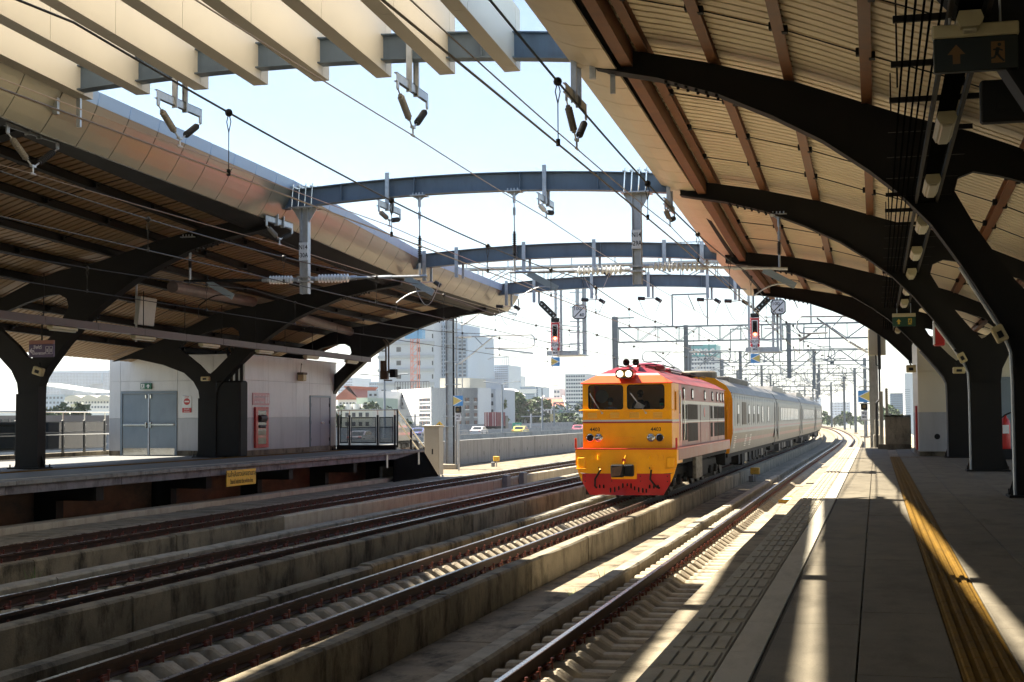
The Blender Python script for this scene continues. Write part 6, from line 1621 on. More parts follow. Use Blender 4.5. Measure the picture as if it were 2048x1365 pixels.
b = MB(); b.bbox(p0.x+8,p0.x+16,299.3,299.5,p0.z-2.2,p0.z+.6,.05); b.build('board', mat('dark_sign_back',(.06,.07,.09),.5), t)

# ---------------- buildings
GZ = -14.0
win_b = mat('blue_grey_window', (.10,.13,.17), .12, var=.25, scale=.2)
win_d = mat('dark_window', (.05,.055,.065), .15, var=.2, scale=.3)
def bld(name, u0, u1, v0, y, depth, wall, label, cols=0, rows=0, wfrac=(.6,.5), vbot=None, wm=None, margin=(.06,.05), side_cols=0, windows='obj', roof=None, cat='building', zbot=GZ):
    a = at(u0,v0,y); c = at(u1,v0,y); x0,x1,zt = a.x, c.x, a.z
    t = thing(name, label, cat, ((x0+x1)/2,y+depth/2,zbot))
    b = MB(); b.box(x0,x1,y,y+depth,zbot,zt); b.build('wall', wall, t)
    zb = at(u0,vbot,y).z if vbot else zbot+3
    W_, H_ = x1-x0, zt-zb; wm = wm or win_d
    joined = MB()
    def grid(cols, w0, w1, face):
        cw = (w1-w0)*(1-2*margin[0])/cols; rh = H_*(1-2*margin[1])/rows
        for r in range(rows):
            for c_ in range(cols):
                xa = w0+(w1-w0)*margin[0]+cw*(c_+.5-wfrac[0]/2); xb = xa+cw*wfrac[0]; za = zb+H_*margin[1]+rh*(r+.5-wfrac[1]/2); zc = za+rh*wfrac[1]
                b = MB() if windows == 'obj' else joined
                if face == 'f': b.box(xa,xb,y-.08,y-.01,za,zc)
                else: b.box(x1+.01,x1+.08,xa,xb,za,zc)
                if windows == 'obj':
                    f = b.build('window', wm, t)
                    k = MB()
                    if face == 'f': k.box(xa-.08,xb+.08,y-.22,y-.01,za-.16,za-.005)
                    else: k.box(x1+.01,x1+.22,xa-.08,xb+.08,za-.16,za-.005)
                    k.build('sill', wall, f)
    if cols: grid(cols, x0, x1, 'f')
    if side_cols: grid(side_cols, y, y+depth, 's')
    if windows != 'obj' and joined.v: joined.build('windows', wm, t, fix=False)['kind'] = 'stuff'
    if roof == 'parapet':
        b = MB(); b.box(x0-.3,x1+.3,y-.3,y+depth+.3,zt,zt+.6); b.build('roof_parapet', wall, t)
    return t, x0, x1, zt
wht = mat('white_render', (.72,.72,.71), .7, var=.04, scale=.1); wht_s = mat('grey_and_shade_render', (.46,.49,.53), .7, var=.05, scale=.1)
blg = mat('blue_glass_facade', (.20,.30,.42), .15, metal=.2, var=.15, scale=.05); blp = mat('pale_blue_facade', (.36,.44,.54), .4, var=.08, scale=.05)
crm = mat('cream_render', (.58,.55,.46), .7, var=.06, scale=.1); grn = mat('pale_green_render', (.42,.50,.40), .7, var=.06, scale=.1); gry = mat('grey_render', (.36,.38,.40), .7, var=.08, scale=.1)
tileR = mat('red_roof_tile', (.36,.12,.075), .7, var=.15, scale=.6)
# white office block behind the highway, turned towards the sun
def plan_hit(C, d, u):
    "distance along d from C to the vertical plane seen at column u"
    r = _F + _R*((u-CUX)/FPX); det = d[0]*(-r.y) + d[1]*r.x
    return (-(C.x)*(-r.y) - (C.y)*r.x)/det
def facade_box(P0, d, n, s0, s1, z0, z1, o0, o1):
    vs = []
    for z in (z0, z1):
        for s_, o_ in ((s0,o0),(s1,o0),(s1,o1),(s0,o1)): vs.append((P0.x+d[0]*s_+n[0]*o_, P0.y+d[1]*s_+n[1]*o_, z))
    b = MB(); b.add(vs, [(3,2,1,0),(4,5,6,7),(0,1,5,4),(1,2,6,5),(2,3,7,6),(3,0,4,7)]); return b
def strip(t, u0,u1,v0,v1,y,m,name,sill=True,par=None):
    a = at(u0,v0,y); c = at(u1,v1,y); b = MB(); b.box(a.x,c.x,y-.1,y-.012,c.z,a.z); o = b.build(name, m, par or t)
    return o
t = thing('office_block', 'bright white office block with bands of small dark windows behind the mast', 'building', tuple(at(862,870,300)))
C_ = at(862,778,300); C_.z = 0; zt = at(862,776,300).z
dL = (-.6,.8); dR = (.8,.6); nL = (-.8,-.6); nR = (.6,-.8)
SL = plan_hit(C_, dL, 783); SR = plan_hit(C_, dR, 955)
mulm = mat('red_brown_mullion',(.30,.14,.10),.6)
facade_box(C_, dL, nL, 0, SL, GZ, zt, -14, 0).build('wall', wht, t)
facade_box(C_, dR, nR, 0.01, SR, GZ, zt, -14, 0).build('side_wall', wht_s, t)  # greyer render stands for shade on this side of the white block
def fwin(d, n, ua, ub, v0, v1, par):
    s0, s1 = plan_hit(C_, d, ua), plan_hit(C_, d, ub); s0, s1 = min(s0,s1), max(s0,s1)
    yq = C_.y + d[1]*(s0+s1)/2; z1 = at((ua+ub)/2, v0, yq).z; z0 = at((ua+ub)/2, v1, yq).z
    w_ = facade_box(C_, d, n, s0, s1, z0, z1, .01, .05).build('window', win_d, par)
    facade_box(C_, d, n, s0-.1, s1+.1, z0-.22, z0-.01, .01, .25).build('sill', wht, w_)
    for f in (.33,.67): facade_box(C_, d, n, s0+(s1-s0)*f-.06, s0+(s1-s0)*f+.06, z0, z1, .051, .08).build('mullion', mulm, w_)
for r in range(6):
    if r < 4: fwin(dL, nL, 785, 806, 791+14.6*r, 797.5+14.6*r, t)
    fwin(dL, nL, 838, 860, 797+15.2*r, 803.5+15.2*r, t)
    for (ua,ub) in ((914,922),(929,938),(947,953.5)): fwin(dR, nR, ua, ub, 796+15.2*r, 803.5+15.2*r, t)
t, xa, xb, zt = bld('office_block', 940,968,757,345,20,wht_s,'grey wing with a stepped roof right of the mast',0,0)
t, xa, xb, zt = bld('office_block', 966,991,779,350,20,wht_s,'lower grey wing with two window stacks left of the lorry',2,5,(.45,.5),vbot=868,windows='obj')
b = MB(); a_ = at(880,757,322); c_ = at(940,757,322); b.box(a_.x,c_.x,322,336,zt*.5,a_.z); tag(b.build('roof_storey', crm), 'cream roof storey on top of the office block', 'building')
# roof railing of the office block
a_ = at(790,776.5,318); c_ = at(858,776.5,318); t = thing('roof_railing', 'thin railing with plants on the white office roof', 'railing', ((a_.x+c_.x)/2,318,a_.z)); 
for q in range(14):
    b = MB(); xq = a_.x+(c_.x-a_.x)*q/13; b.bar((xq,318,a_.z-1),(xq,318,a_.z+1.4),.12); b.build('baluster', win_d, t)
b = MB(); b.bar((a_.x,318,a_.z+1.4),(c_.x,318,a_.z+1.4),.16); b.build('top_rail', win_d, t)
# tall banded block
t, xa, xb, zt = bld('apartment_tower', 757,868,640,420,34,wht_s,'tall pale tower with grey floor bands and an orange crane mast in front',0,0)
for r,(v) in enumerate((685,712,739,766,791,816,841)):
    a_ = at(757,v,420); c_ = at(868,v+4,420); b = MB(); b.box(a_.x-.2,c_.x+.2,419.5,419.99,c_.z,a_.z); b.build('floor_band', gry, t)
    if r < 6:
        for (ua,ub) in ((793,802),(836,841),(864,866.5),(763,772)): 
            va = v-17; strip(t,ua,ub,va if ua!=763 else v-11,va+9 if ua != 763 else v-8,420,win_d,'window',False)
t, xa, xb, zt = bld('apartment_tower', 868,905,645,428,32,blp,'blue-grey glazed wing of the tall tower behind the mast',4,14,(.6,.6),vbot=760,wm=win_b,windows='obj')
t, xa, xb, zt = bld('apartment_tower', 905,935,668,432,32,blp,'blue-grey outer wing of the tall tower right of the mast',3,11,(.6,.6),vbot=760,wm=win_b,windows='obj')
# crane mast
a_ = at(830,664,395); t = thing('tower_crane', 'orange lattice crane mast against the pale tower', 'crane mast', (a_.x,395,-14)); cr = mat('crane_orange',(.62,.20,.12),.5,var=.1)
b = MB(); w_ = .95; zq = -14
for sx_ in (-w_,w_):
    for sy in (-w_,w_): b.bar((a_.x+sx_,395+sy,-14),(a_.x+sx_,395+sy,a_.z),.2)
while zq < a_.z-1: 
    b.bar((a_.x-w_,395-w_,zq),(a_.x+w_,395-w_,zq+1.8),.12); b.bar((a_.x-w_,395-w_,zq+1.8),(a_.x+w_,395-w_,zq+1.8),.12); zq += 1.8
b.build('lattice', cr, t)
b = MB(); b.box(a_.x-2.6,a_.x+2.6,393.5,396.5,a_.z-2.0,a_.z+.7); b.build('climbing_frame', mat('crane_blue',(.12,.3,.5),.5), t)
# distant towers
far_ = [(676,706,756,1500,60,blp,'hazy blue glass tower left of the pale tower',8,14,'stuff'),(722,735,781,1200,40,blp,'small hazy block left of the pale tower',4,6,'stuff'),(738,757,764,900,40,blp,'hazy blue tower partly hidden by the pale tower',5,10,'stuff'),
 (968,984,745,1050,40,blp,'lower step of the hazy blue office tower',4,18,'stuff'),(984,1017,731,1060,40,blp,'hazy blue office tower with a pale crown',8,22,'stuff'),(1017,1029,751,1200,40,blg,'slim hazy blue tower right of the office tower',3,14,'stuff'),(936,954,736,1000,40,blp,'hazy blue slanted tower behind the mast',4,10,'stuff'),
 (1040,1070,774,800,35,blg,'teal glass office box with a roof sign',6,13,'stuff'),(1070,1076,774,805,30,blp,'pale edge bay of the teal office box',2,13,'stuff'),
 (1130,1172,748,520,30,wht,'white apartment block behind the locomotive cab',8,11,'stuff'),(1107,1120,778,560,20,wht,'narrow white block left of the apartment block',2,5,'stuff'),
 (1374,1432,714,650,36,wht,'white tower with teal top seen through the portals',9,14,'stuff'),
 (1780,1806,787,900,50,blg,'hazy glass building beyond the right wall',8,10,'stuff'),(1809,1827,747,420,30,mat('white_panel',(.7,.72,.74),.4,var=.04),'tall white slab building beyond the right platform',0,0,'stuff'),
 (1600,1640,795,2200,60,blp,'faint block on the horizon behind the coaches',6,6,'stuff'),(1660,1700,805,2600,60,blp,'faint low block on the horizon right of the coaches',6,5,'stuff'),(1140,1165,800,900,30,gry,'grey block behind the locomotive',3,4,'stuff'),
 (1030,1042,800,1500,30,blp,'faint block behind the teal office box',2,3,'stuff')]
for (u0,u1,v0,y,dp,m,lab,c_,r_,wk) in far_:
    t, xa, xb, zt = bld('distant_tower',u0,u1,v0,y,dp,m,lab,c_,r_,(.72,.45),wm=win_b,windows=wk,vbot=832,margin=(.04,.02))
    if 'teal top' in lab:
        b = MB(); q = at(1374,690,y-1); q2 = at(1432,714,y-1); b.box(q.x,q2.x,y,y+20,q2.z,q.z); b.build('top_sign', mat('teal_board',(.10,.38,.38),.4), t)
        text('tmac', 6, white_m, to_cam((q.x+q2.x)/2,y-.2,(q.z+q2.z)/2), t, name='roof_lettering')
    if 'pale crown' in lab:
        q = at(984,731,y); q2 = at(1017,742,y); b = MB()
        for k in range(9): xk = q.x+(q2.x-q.x)*k/8; b.bar((xk,y,q.z),(xk,y,q.z+6),.8)
        b.bar((q.x,y,q.z+6),(q2.x,y,q.z+6),1.0); b.build('crown_frame', wht, t)
    if 'roof sign' in lab:
        q = at(1055,783,y-1); b = MB(); b.box(q.x-5,q.x+5,y-.5,y-.1,q.z-1.2,q.z+1.2); b.build('sign_band', wht, t)
# slab with punched openings at far left
def slab(lab):
    y = 1450; P_ = lambda u,v: at(u,v,y); a = P_(88,743); c = P_(224,745); zb = GZ
    o1a, o1b = P_(121,769), P_(148,769); o2a, o2b = P_(178.5,769), P_(206,769)
    t = thing('office_slab', lab, 'building', ((a.x+c.x)/2,y,GZ))
    b = MB(); b.box(a.x,c.x,y,y+30,o1a.z,a.z); b.box(a.x,o1a.x,y,y+30,zb,o1a.z-.01); b.box(o1b.x,o2a.x,y,y+30,zb,o1a.z-.01); b.box(o2b.x,c.x,y,y+30,zb,o1a.z-.01); b.build('wall', blp, t)
    w_ = MB(); nu, nv = 46, 15
    for i in range(nu):
        for j in range(nv):
            u = 90+134*(i+.5)/nu; v = 746+44*(j+.5)/nv
            if v > 768 and (120 < u < 149 or 177.5 < u < 207): continue
            q = P_(u,v); w_.box(q.x-.42,q.x+.42,y-.4,y-.05,q.z-.42,q.z+.42)
    w_.build('windows', win_b, t, fix=False)['kind'] = 'stuff'
    b = MB(); q = P_(203,746); q2 = P_(206.5,765); b.box(q.x,q2.x,y-.6,y-.1,q2.z,q.z); b.build('glazed_stair', blg, t)
    b = MB(); q = P_(149,785); q2 = P_(191,794); b.box(q.x,q2.x,y-.6,y+10,GZ,q.z); b.build('podium', gry, t)
slab('huge hazy blue slab building with two punched openings at far left')
t,xa,xb,zt = bld('low_block',80,130,790,560,20,blp,'low blue-grey block with balconies below the punched slab',6,3,(.55,.45),vbot=822,windows='obj',wm=win_b)
b = MB(); b.add([(xa-6,556,zt+5),(xb+14,556,zt+.4),(xb+14,585,zt+.4),(xa-6,585,zt+5),(xa-6,556,zt+5.5),(xb+14,556,zt+.9),(xb+14,585,zt+.9),(xa-6,585,zt+5.5)],[(0,1,2,3),(7,6,5,4),(0,4,5,1),(1,5,6,2),(2,6,7,3),(3,7,4,0)]); b.build('roof', wht, t)
t,xa,xb,zt = bld('low_block',128,224,800,480,20,wht,'long white low block with rounded roofs behind the railing',14,2,(.55,.42),vbot=821,windows='obj',wm=win_b)
b = MB()
for (ua,ub) in ((131,163),(164,194),(194,224)):
    qa, qb = at(ua,800,479), at(ub,800,479); m_ = 10; rr = (qb.x-qa.x)/2; pts = [(qa.x+(qb.x-qa.x)*k/m_, qa.z+1.6*math.sin(PI*(.15+.7*k/m_))) for k in range(m_+1)]
    b.prism([(qa.x,qa.z-.3)]+pts+[(qb.x,qb.z-.3)],'y',478.5,500)
b.build('roof', crm, t)
t,xa,xb,zt = bld('pale_shed',-40,222,822,330,60,mat('white_shed_roof',(.75,.75,.75),.5,var=.03),'long white shed roof behind the railing',0,0)
b = MB(); q = at(-40,830,300); 
t,xa,xb,zt = bld('brown_block',-40,80,832,140,30,mat('dark_brown_wall',(.16,.14,.13),.8,var=.3,scale=.2),'low dark building seen through the smoked glass at far left',8,2,(.6,.4),vbot=870,windows='obj')
t,xa,xb,zt = bld('brown_block',80,225,834,170,30,mat('dark_grey_wall',(.17,.165,.15),.8,var=.3,scale=.2),'low dark building behind the glass railing beside the doors',10,2,(.6,.4),vbot=868,windows='obj')
t,xa,xb,zt = bld('low_block',676,713,800,320,18,wht,'low white block with a red tiled roof behind the mesh railing',5,2,(.5,.4),vbot=830,windows='obj')
b = MB(); b.prism([(xa-1,zt),(xb+1,zt),(xb-3,zt+3.2),(xa+3,zt+3.2)],'y',319,340); b.build('roof', tileR, t)
t,xa,xb,zt = bld('low_block',713,735,796,260,18,grn,'small green walled block with roof tanks behind the mesh railing',0,0)
for q in range(5):
    b = MB(); xq = xa-3+q*1.7; b.tube([(xq,259,zt-3.2),(xq,259,zt-1.2)],.75,10); b.build('roof_tank', wht, t)
t,xa,xb,zt = bld('low_block',684,745,819,230,18,crm,'cream low block with dark windows above the trees',4,2,(.5,.45),vbot=860,windows='obj')
t,xa,xb,zt = bld('low_block',735,757,782,300,18,wht_s,'grey stair block left of the pale tower',2,6,(.5,.45),vbot=850,windows='obj')
# green gabled house, school and temple roofs
t,xa,xb,zt = bld('gabled_house',990,1010,790,380,20,grn,'pale green gabled house left of the trees',2,3,(.4,.55),vbot=860,windows='obj')
b = MB(); b.prism([(xa-.8,zt),(xb+1,zt),(xb-2,zt+1.9),(xa-.8,zt+1.9)],'y',379,400); b.build('roof', wht, t)
t,xa,xb,zt = bld('school',1066,1112,813,430,20,wht_s,'grey-white two storey school with gold lettering board',6,2,(.5,.4),vbot=858,windows='obj')
b = MB(); b.box(xa,xb+.5,429,429.9,zt-4.6,zt-2.4); b.build('gold_lettering_board', mat('dull_gold',(.45,.36,.18),.4), t)
t,xa,xb,zt = bld('school',1112,1130,815,434,20,wht,'white stair wing of the school with green glass',1,2,(.5,.6),vbot=858,windows='obj',wm=mat('green_glass',(.12,.32,.28),.15))
t,xa,xb,zt = bld('workshop',1002,1066,828,400,20,wht_s,'low pale workshop below the trees, right of the lorry',5,1,(.5,.35),vbot=860,windows='obj')
def temple(u0,u1,v0,v1,y,lab):
    a = at(u0,v1,y); c = at(u1,v0,y); t = thing('temple', lab, 'temple', ((a.x+c.x)/2,y,GZ)); x0,x1,z0,z1 = a.x,c.x,a.z,c.z
    b = MB(); b.box(x0,x1,y,y+16,GZ,z0-.2); b.build('wall', wht, t)
    b = MB(); b.add([(x0-1,y-2,z0),(x1+1,y-2,z0),(x1-2,y+8,z1),(x0+2,y+8,z1),(x0-1,y+18,z0),(x1+1,y+18,z0)],[(0,1,2,3),(3,2,5,4),(0,3,4),(1,5,2)]); b.build('roof', tileR, t)
    b = MB(); b.bar((x0+2,y+8,z1+.2),(x1-2,y+8,z1+.2),.6); b.bar((x0-1,y-2.1,z0),(x0+2,y+8,z1+1),.5); b.bar((x1+1,y-2.1,z0),(x1-2,y+8,z1+1),.5); b.build('roof_ridge', wht, t)
temple(1068,1128,797,814,520,'long red tiled temple roof with white ridges')
temple(1124,1172,784,812,560,'taller red tiled temple roof beside the locomotive')
# utility poles with wires in front of the office block
for i,(u,lab) in enumerate(((830,'left utility pole in front of the white office block'),(905,'utility pole in front of the grey wing'),(1062,'utility pole right of the trees'))):
    q = at(u,828,275); t = thing('utility_pole', lab, 'utility pole', (q.x,275,GZ)); b = MB(); b.tube([(q.x,275,GZ),(q.x,275,q.z)],.2,8); b.build('pole', gry, t)
    for z in (q.z-.5,q.z-2.2,q.z-4): b = MB(); b.bar((q.x-2,275,z),(q.x+2,275,z),.18); b.build('cross_arm', gry, t)

# trees
def tree(name, label, u, v, y, rx, rz, n, m, trunk=True, group='trees beyond the highway', zb=GZ, leaf=.55):
    c = at(u,v,y); t = thing(name, label, 'tree', (c.x,y,zb), group=group); rnd = random.Random(int(u*7+y))
    b = MB(); b.tube([(c.x,y,zb),(c.x+.2,y,(zb+c.z)/2),(c.x,y,c.z)],[.35,.26,.12],8)
    for k in range(6):
        a = rnd.uniform(0,2*PI); b.tube([(c.x,y,c.z-rz*rnd.uniform(.2,.8)),(c.x+math.cos(a)*rx*.7,y+math.sin(a)*rx*.7,c.z+rz*rnd.uniform(-.2,.6))],[.1,.03],5)
    b.build('trunk', mat('bark',(.10,.075,.05),.9,var=.3,scale=6), t)
    cl = [(rnd.uniform(-.8,.8)*rx, rnd.uniform(-.8,.8)*rx, rnd.uniform(-.75,.8)*rz, rnd.uniform(.25,.5)) for _ in range(16)]
    vs, fs = [], []
    for i in range(n):
        q = cl[i % 16]; s = q[3]*min(rx,rz)*1.2
        d = Vector((rnd.gauss(0,1),rnd.gauss(0,1),rnd.gauss(0,1))).normalized()*s*rnd.uniform(.6,1)
        p = Vector((c.x+q[0]+d.x, y+q[1]+d.y, c.z+q[2]+d.z)); L_ = leaf*rnd.uniform(.6,1.3)
        e1 = Vector((rnd.gauss(0,1),rnd.gauss(0,1),rnd.gauss(0,.6))).normalized()*L_; e2 = e1.cross(Vector((rnd.gauss(0,1),rnd.gauss(0,1),rnd.gauss(0,1)))).normalized()*L_*.6
        k = len(vs); vs += [p-e1, p+e2, p+e1, p-e2]; fs.append((k,k+1,k+2,k+3))
    b = MB(); b.add(vs,fs); b.build('crown', m, t, fix=False)['kind'] = 'stuff'
lf = mat('green_leaves',(.055,.095,.028),.6,var=.45,scale=.7); lf2 = mat('dark_leaves',(.035,.06,.02),.6,var=.4,scale=.7); lf3 = mat('yellow_green_leaves',(.12,.15,.03),.6,var=.4,scale=.7)
tree('leafy_tree','dark green tree behind the left of the mesh railing',705,858,260,5.6,5.0,3000,lf2)
tree('leafy_tree','dark green tree behind the middle of the mesh railing',745,860,268,6.0,4.6,3000,lf2)
tree('leafy_tree','dark green tree behind the right of the mesh railing',778,866,275,4.2,3.4,2000,lf)
tree('leafy_tree','spreading tree right of the pale green gabled house',1030,815,385,7.2,3.6,2600,lf)
tree('leafy_tree','spreading tree in front of the school',1060,822,395,7.0,3.4,2400,lf)
tree('leafy_tree','small yellow-green tree above the lorry',996,826,360,2.6,3.6,1000,lf3)
tree('leafy_tree','dark tree between workshop and school',1078,846,390,2.8,3.4,900,lf2)
tree('leafy_tree','tall green tree beside the locomotive front',1142,845,400,6,5.6,2400,lf)
tree('leafy_tree','grey-green tree seen through the smoked glass railing',110,850,175,4,3,1400,lf2)
tree('leafy_tree','low tree beyond the right end wall',1795,828,500,7,2.5,900,lf,leaf=.9)
tree('leafy_tree','low tree on the horizon right of the coaches',1668,836,650,9,2.5,900,lf,leaf=1.1)
tree('leafy_tree','low tree on the horizon behind the last coach',1700,838,750,10,2.5,900,lf,leaf=1.1)

# haze
bpy.context.view_layer.update()
hz = MB(); hz.box(-4200,4200,-60,5200,-15.2,190); o = hz.build('haze'); o['kind'] = 'stuff'
hm = bpy.data.materials.new('haze_air'); hm.use_nodes = True; nt = hm.node_tree; nt.nodes.clear()
ho = nt.nodes.new('ShaderNodeOutputMaterial'); hv = nt.nodes.new('ShaderNodeVolumePrincipled'); hv.inputs['Color'].default_value = (.88,.92,1,1); hv.inputs['Density'].default_value = .00013; hv.inputs['Anisotropy'].default_value = .2
nt.links.new(hv.outputs[0], ho.inputs['Volume']); o.data.materials.append(hm)
# ============================================================ station fittings
cream_l = mat('cream_light_housing', (.52,.45,.27), .45, var=.08, scale=5)
tray_m = mat('dull_tray_steel', (.028,.024,.018), .6, var=.2, scale=3, spec=.2)
def tz(y): return interp([(-10,5.95),(18,5.84),(30,5.72),(60,5.55)], y)
t = thing('cable_tray', 'cable ladder with lights running along under the right canopy', 'cable tray', (.85,20,5.7))
ys_ = [-8+2*k for k in range(34)]
for i, xo in enumerate((.32,.40,.47,.54,.62)):
    b = MB(); b.tube([(xo,y,tz(y)+.1+.03*(i%2)) for y in ys_],.012,5); b.build('cable', MATS['dull_black'], t)
for xo in (.70,1.02):
    b = MB(); b.sweep([(-.02,-.04),(.02,-.04),(.02,.06),(-.02,.06)],[(xo,y,tz(y)+.1) for y in ys_]); b.build('tray_rail', tray_m, t)
b = MB(); b.sweep([(-.10,0),(.10,0),(.10,.02),(-.10,.02)],[(.86,y,tz(y)+.075) for y in ys_]); b.build('tray_bed', MATS['dull_black'], t)
y = 3.2
while y < 58:
    b = MB(); b.box(.22,1.25,y-.025,y+.025,tz(y)+.18,tz(y)+.24); b.build('crossbar', steel_dark, t); y += 1.75
y = 5.5
while y < 58:
    b = MB(); b.bar((.3,y,tz(y)+.2),(.3,y,7.4+D(y)*.6),.02); b.build('hanger_rod', steel_dark, t); y += 5.5
ly = [9.4+4.25*k for k in range(12)]
for i, y in enumerate(ly):
    nth = ['first','second','third','fourth','fifth','sixth','seventh','eighth','ninth','tenth','eleventh','last'][i]
    l_ = thing('tube_light', 'cream fluorescent light under the right cable ladder, %s from the viewer' % nth, 'light fitting', (.86,y,tz(y)), group='lights along the right canopy')
    z = tz(y); b = MB(); b.prism([(.77,z+.07),(.95,z+.07),(.975,z+.0),(.94,z-.07),(.78,z-.07),(.745,z+.0)],'y',y-.62,y+.62); b.build('housing', cream_l, l_)
    b = MB(); b.bbox(.80,.92,y-.58,y+.58,z-.10,z-.071,.012); b.build('diffuser', mat('milky_diffuser',(.60,.55,.40),.35,var=.04), l_)
# exit signs on the right
def exit_sign(cu, cv, y, w, h, lab, colr, arrowm):
    p = at(cu,cv,y); t = thing('exit_sign', lab, 'exit sign', (p.x,y,p.z)); x,z = p.x,p.z
    b = MB(); b.bbox(x-w/2-.01,x+w/2+.01,y-.03,y+.09,z+h*.22,z+h*.5,.012); b.build('header', cream_l, t)
    b = MB(); b.bbox(x-w/2,x+w/2,y-.02,y+.06,z-h*.5,z+h*.215,.008); b.build('panel', colr, t)
    M = to_cam(x-w*.23,y-.022,z-h*.14); k = h*.5; b = MB()
    b.add([M@Vector(q) for q in ((-.36*k,.0,0),(0,.42*k,0),(.36*k,0,0),(.15*k,0,0),(.15*k,-.40*k,0),(-.15*k,-.40*k,0),(-.15*k,0,0))],[(0,2,1),(3,6,5,4)]); b.build('arrow', arrowm, t, fix=False)
    b = MB(); M = to_cam(x+w*.26,y-.022,z-h*.14); q_ = .45*k
    b.add([M@Vector(q) for q in ((-q_*.6,-q_,0),(q_*.6,-q_,0),(q_*.6,q_,0),(-q_*.6,q_,0))],[(0,1,2,3)]); b.build('pictogram', arrowm, t, fix=False)
    b = MB(); M = to_cam(x+w*.26,y-.025,z-h*.14); runner(b,M,0,0,k*5.0); b.build('running_figure', colr, t, fix=False)
    b = MB()
    for s in (-1,1): b.tube([(x+s*w*.3,y+.03,z+h*.5),(x+s*w*.3,y+.03,tz(y)+.2 if tz(y)+.2 > z+h*.5 else z+h*.5+.3)],.012,6)
    b.build('hanger', galv, t)
exit_sign(1951,95,13.2,.71,.42,'large dark exit sign with arrow overhead at upper right',mat('dark_green_sign',(.004,.009,.006),.4),mat('dim_ochre',(.16,.075,.015),.5))
exit_sign(1808,640,46.0,.68,.40,'small green exit sign with yellow arrow hanging at the far end of the right platform',mat('dark_green_sign2',(.012,.06,.03),.4),mat('sign_yellow',(.62,.42,.04),.5))
# alarm board, loudspeakers, emergency lights
p = at(1878,665,38); t = thing('alarm_board', 'red sided fire alarm board under the right canopy', 'alarm board', tuple(p))
b = MB(); b.bbox(p.x-.12,p.x+.14,p.y-.05,p.y+.5,p.z-.33,p.z+.33,.02); b.build('case', red_m, t)
b = MB(); b.bbox(p.x-.135,p.x-.1,p.y-.08,p.y+.45,p.z-.3,p.z+.31,.01); b.build('face', white_m, t)
b = MB(); b.tube([(p.x,p.y,p.z+.33),(p.x-.1,p.y,p.z+1.1)],.012,6); b.build('hanger', steel_dark, t)
def small_box(u, v, y, w, h, m, name, lab, cat, tilt=0.0):
    p = at(u,v,y); t = thing(name, lab, cat, tuple(p)); M = Matrix.Translation(p) @ Matrix.Rotation(tilt,4,'Y')
    b = MB(); b.bbox(-w/2,w/2,-.08,.08,-h/2,h/2,.02,M); b.build('housing', m, t)
    b = MB(); b.bbox(-w*.22,w*.22,-.095,-.081,-h*.25,h*.15,.006,M); b.build('grille', black_m, t)
    b = MB(); b.bar(M@Vector((0,0,h/2)),M@Vector((-.06,.0,h/2+.12)),.05); b.build('bracket', black_m, t)
small_box(1999,668,24.0,.19,.27,cream_box,'loudspeaker','cream loudspeaker on the nearest right column','loudspeaker',-.45)
small_box(1924,716,35.0,.17,.24,cream_box,'loudspeaker','cream loudspeaker on the second right column','loudspeaker',-.45)
small_box(1918,741,35.05,.28,.15,cream_box,'emergency_light','cream emergency light box on the second right column','emergency light')
small_box(1822,738,47.5,.30,.24,cream_box,'loudspeaker','cream box on the corner of the right service room','loudspeaker')
small_box(77,743,35.1,.30,.22,cream_box,'loudspeaker','cream loudspeaker on the left column','loudspeaker',.3)
small_box(411,758,46.0,.30,.16,cream_box,'emergency_light','cream emergency light on the column beside the double doors','emergency light')
small_box(2018,203,15.0,.55,.42,black_m,'projector_box','dark box hanging below the canopy at upper right','equipment box')
p = at(1990,180,14.6)
# extinguisher
p = at(2011,868,44.5); t = thing('fire_extinguisher', 'red fire extinguisher standing behind the right columns', 'fire extinguisher', (p.x,44.5,PZ)); x = p.x
b = MB(); b.lathe([(0,0),(.13,0),(.14,.03),(.14,.72),(.11,.85),(.05,.92),(.04,.98),(0,.98)], Matrix.Translation((x,44.5,PZ+.3)), 18); b.build('cylinder', red_m, t, smooth=True)
b = MB(); b.bar((x-.02,44.5,PZ+1.28),(x+.16,44.42,PZ+1.36),.04); b.tube([(x,44.4,PZ+1.3),(x-.12,44.32,PZ+1.2),(x-.13,44.34,PZ+.8)],.02,6); b.build('valve_and_hose', black_m, t)
b = MB(); b.bbox(x-.09,x+.09,44.345,44.36,PZ+.75,PZ+1.0,.004); b.build('label', white_m, t)
b = MB(); b.bbox(x-.17,x+.17,44.33,44.67,PZ,PZ+.3,.02); b.build('stand', black_m, t)
# conduits on the right columns
for yr, lab in ((24.4,'pale conduit climbing the nearest right column'),(35.4,'pale conduit climbing the second right column'),(46.4,'dark conduit climbing the third right column')):
    pts = []
    for (x, z) in LOW[::-1]:
        if z < 5.3:
            d_ = -.05 if z < 3.4 else -.045
            q = PR(x,yr,z); pts.append((q[0]-.055,yr-.16,q[2]-(.05 if z > 3.4 else 0)))
    b = MB(); b.tube(pts,.032,7); o = b.build('conduit', galv if yr < 40 else grey_box); tag(o,lab,'conduit','conduits on the right columns')
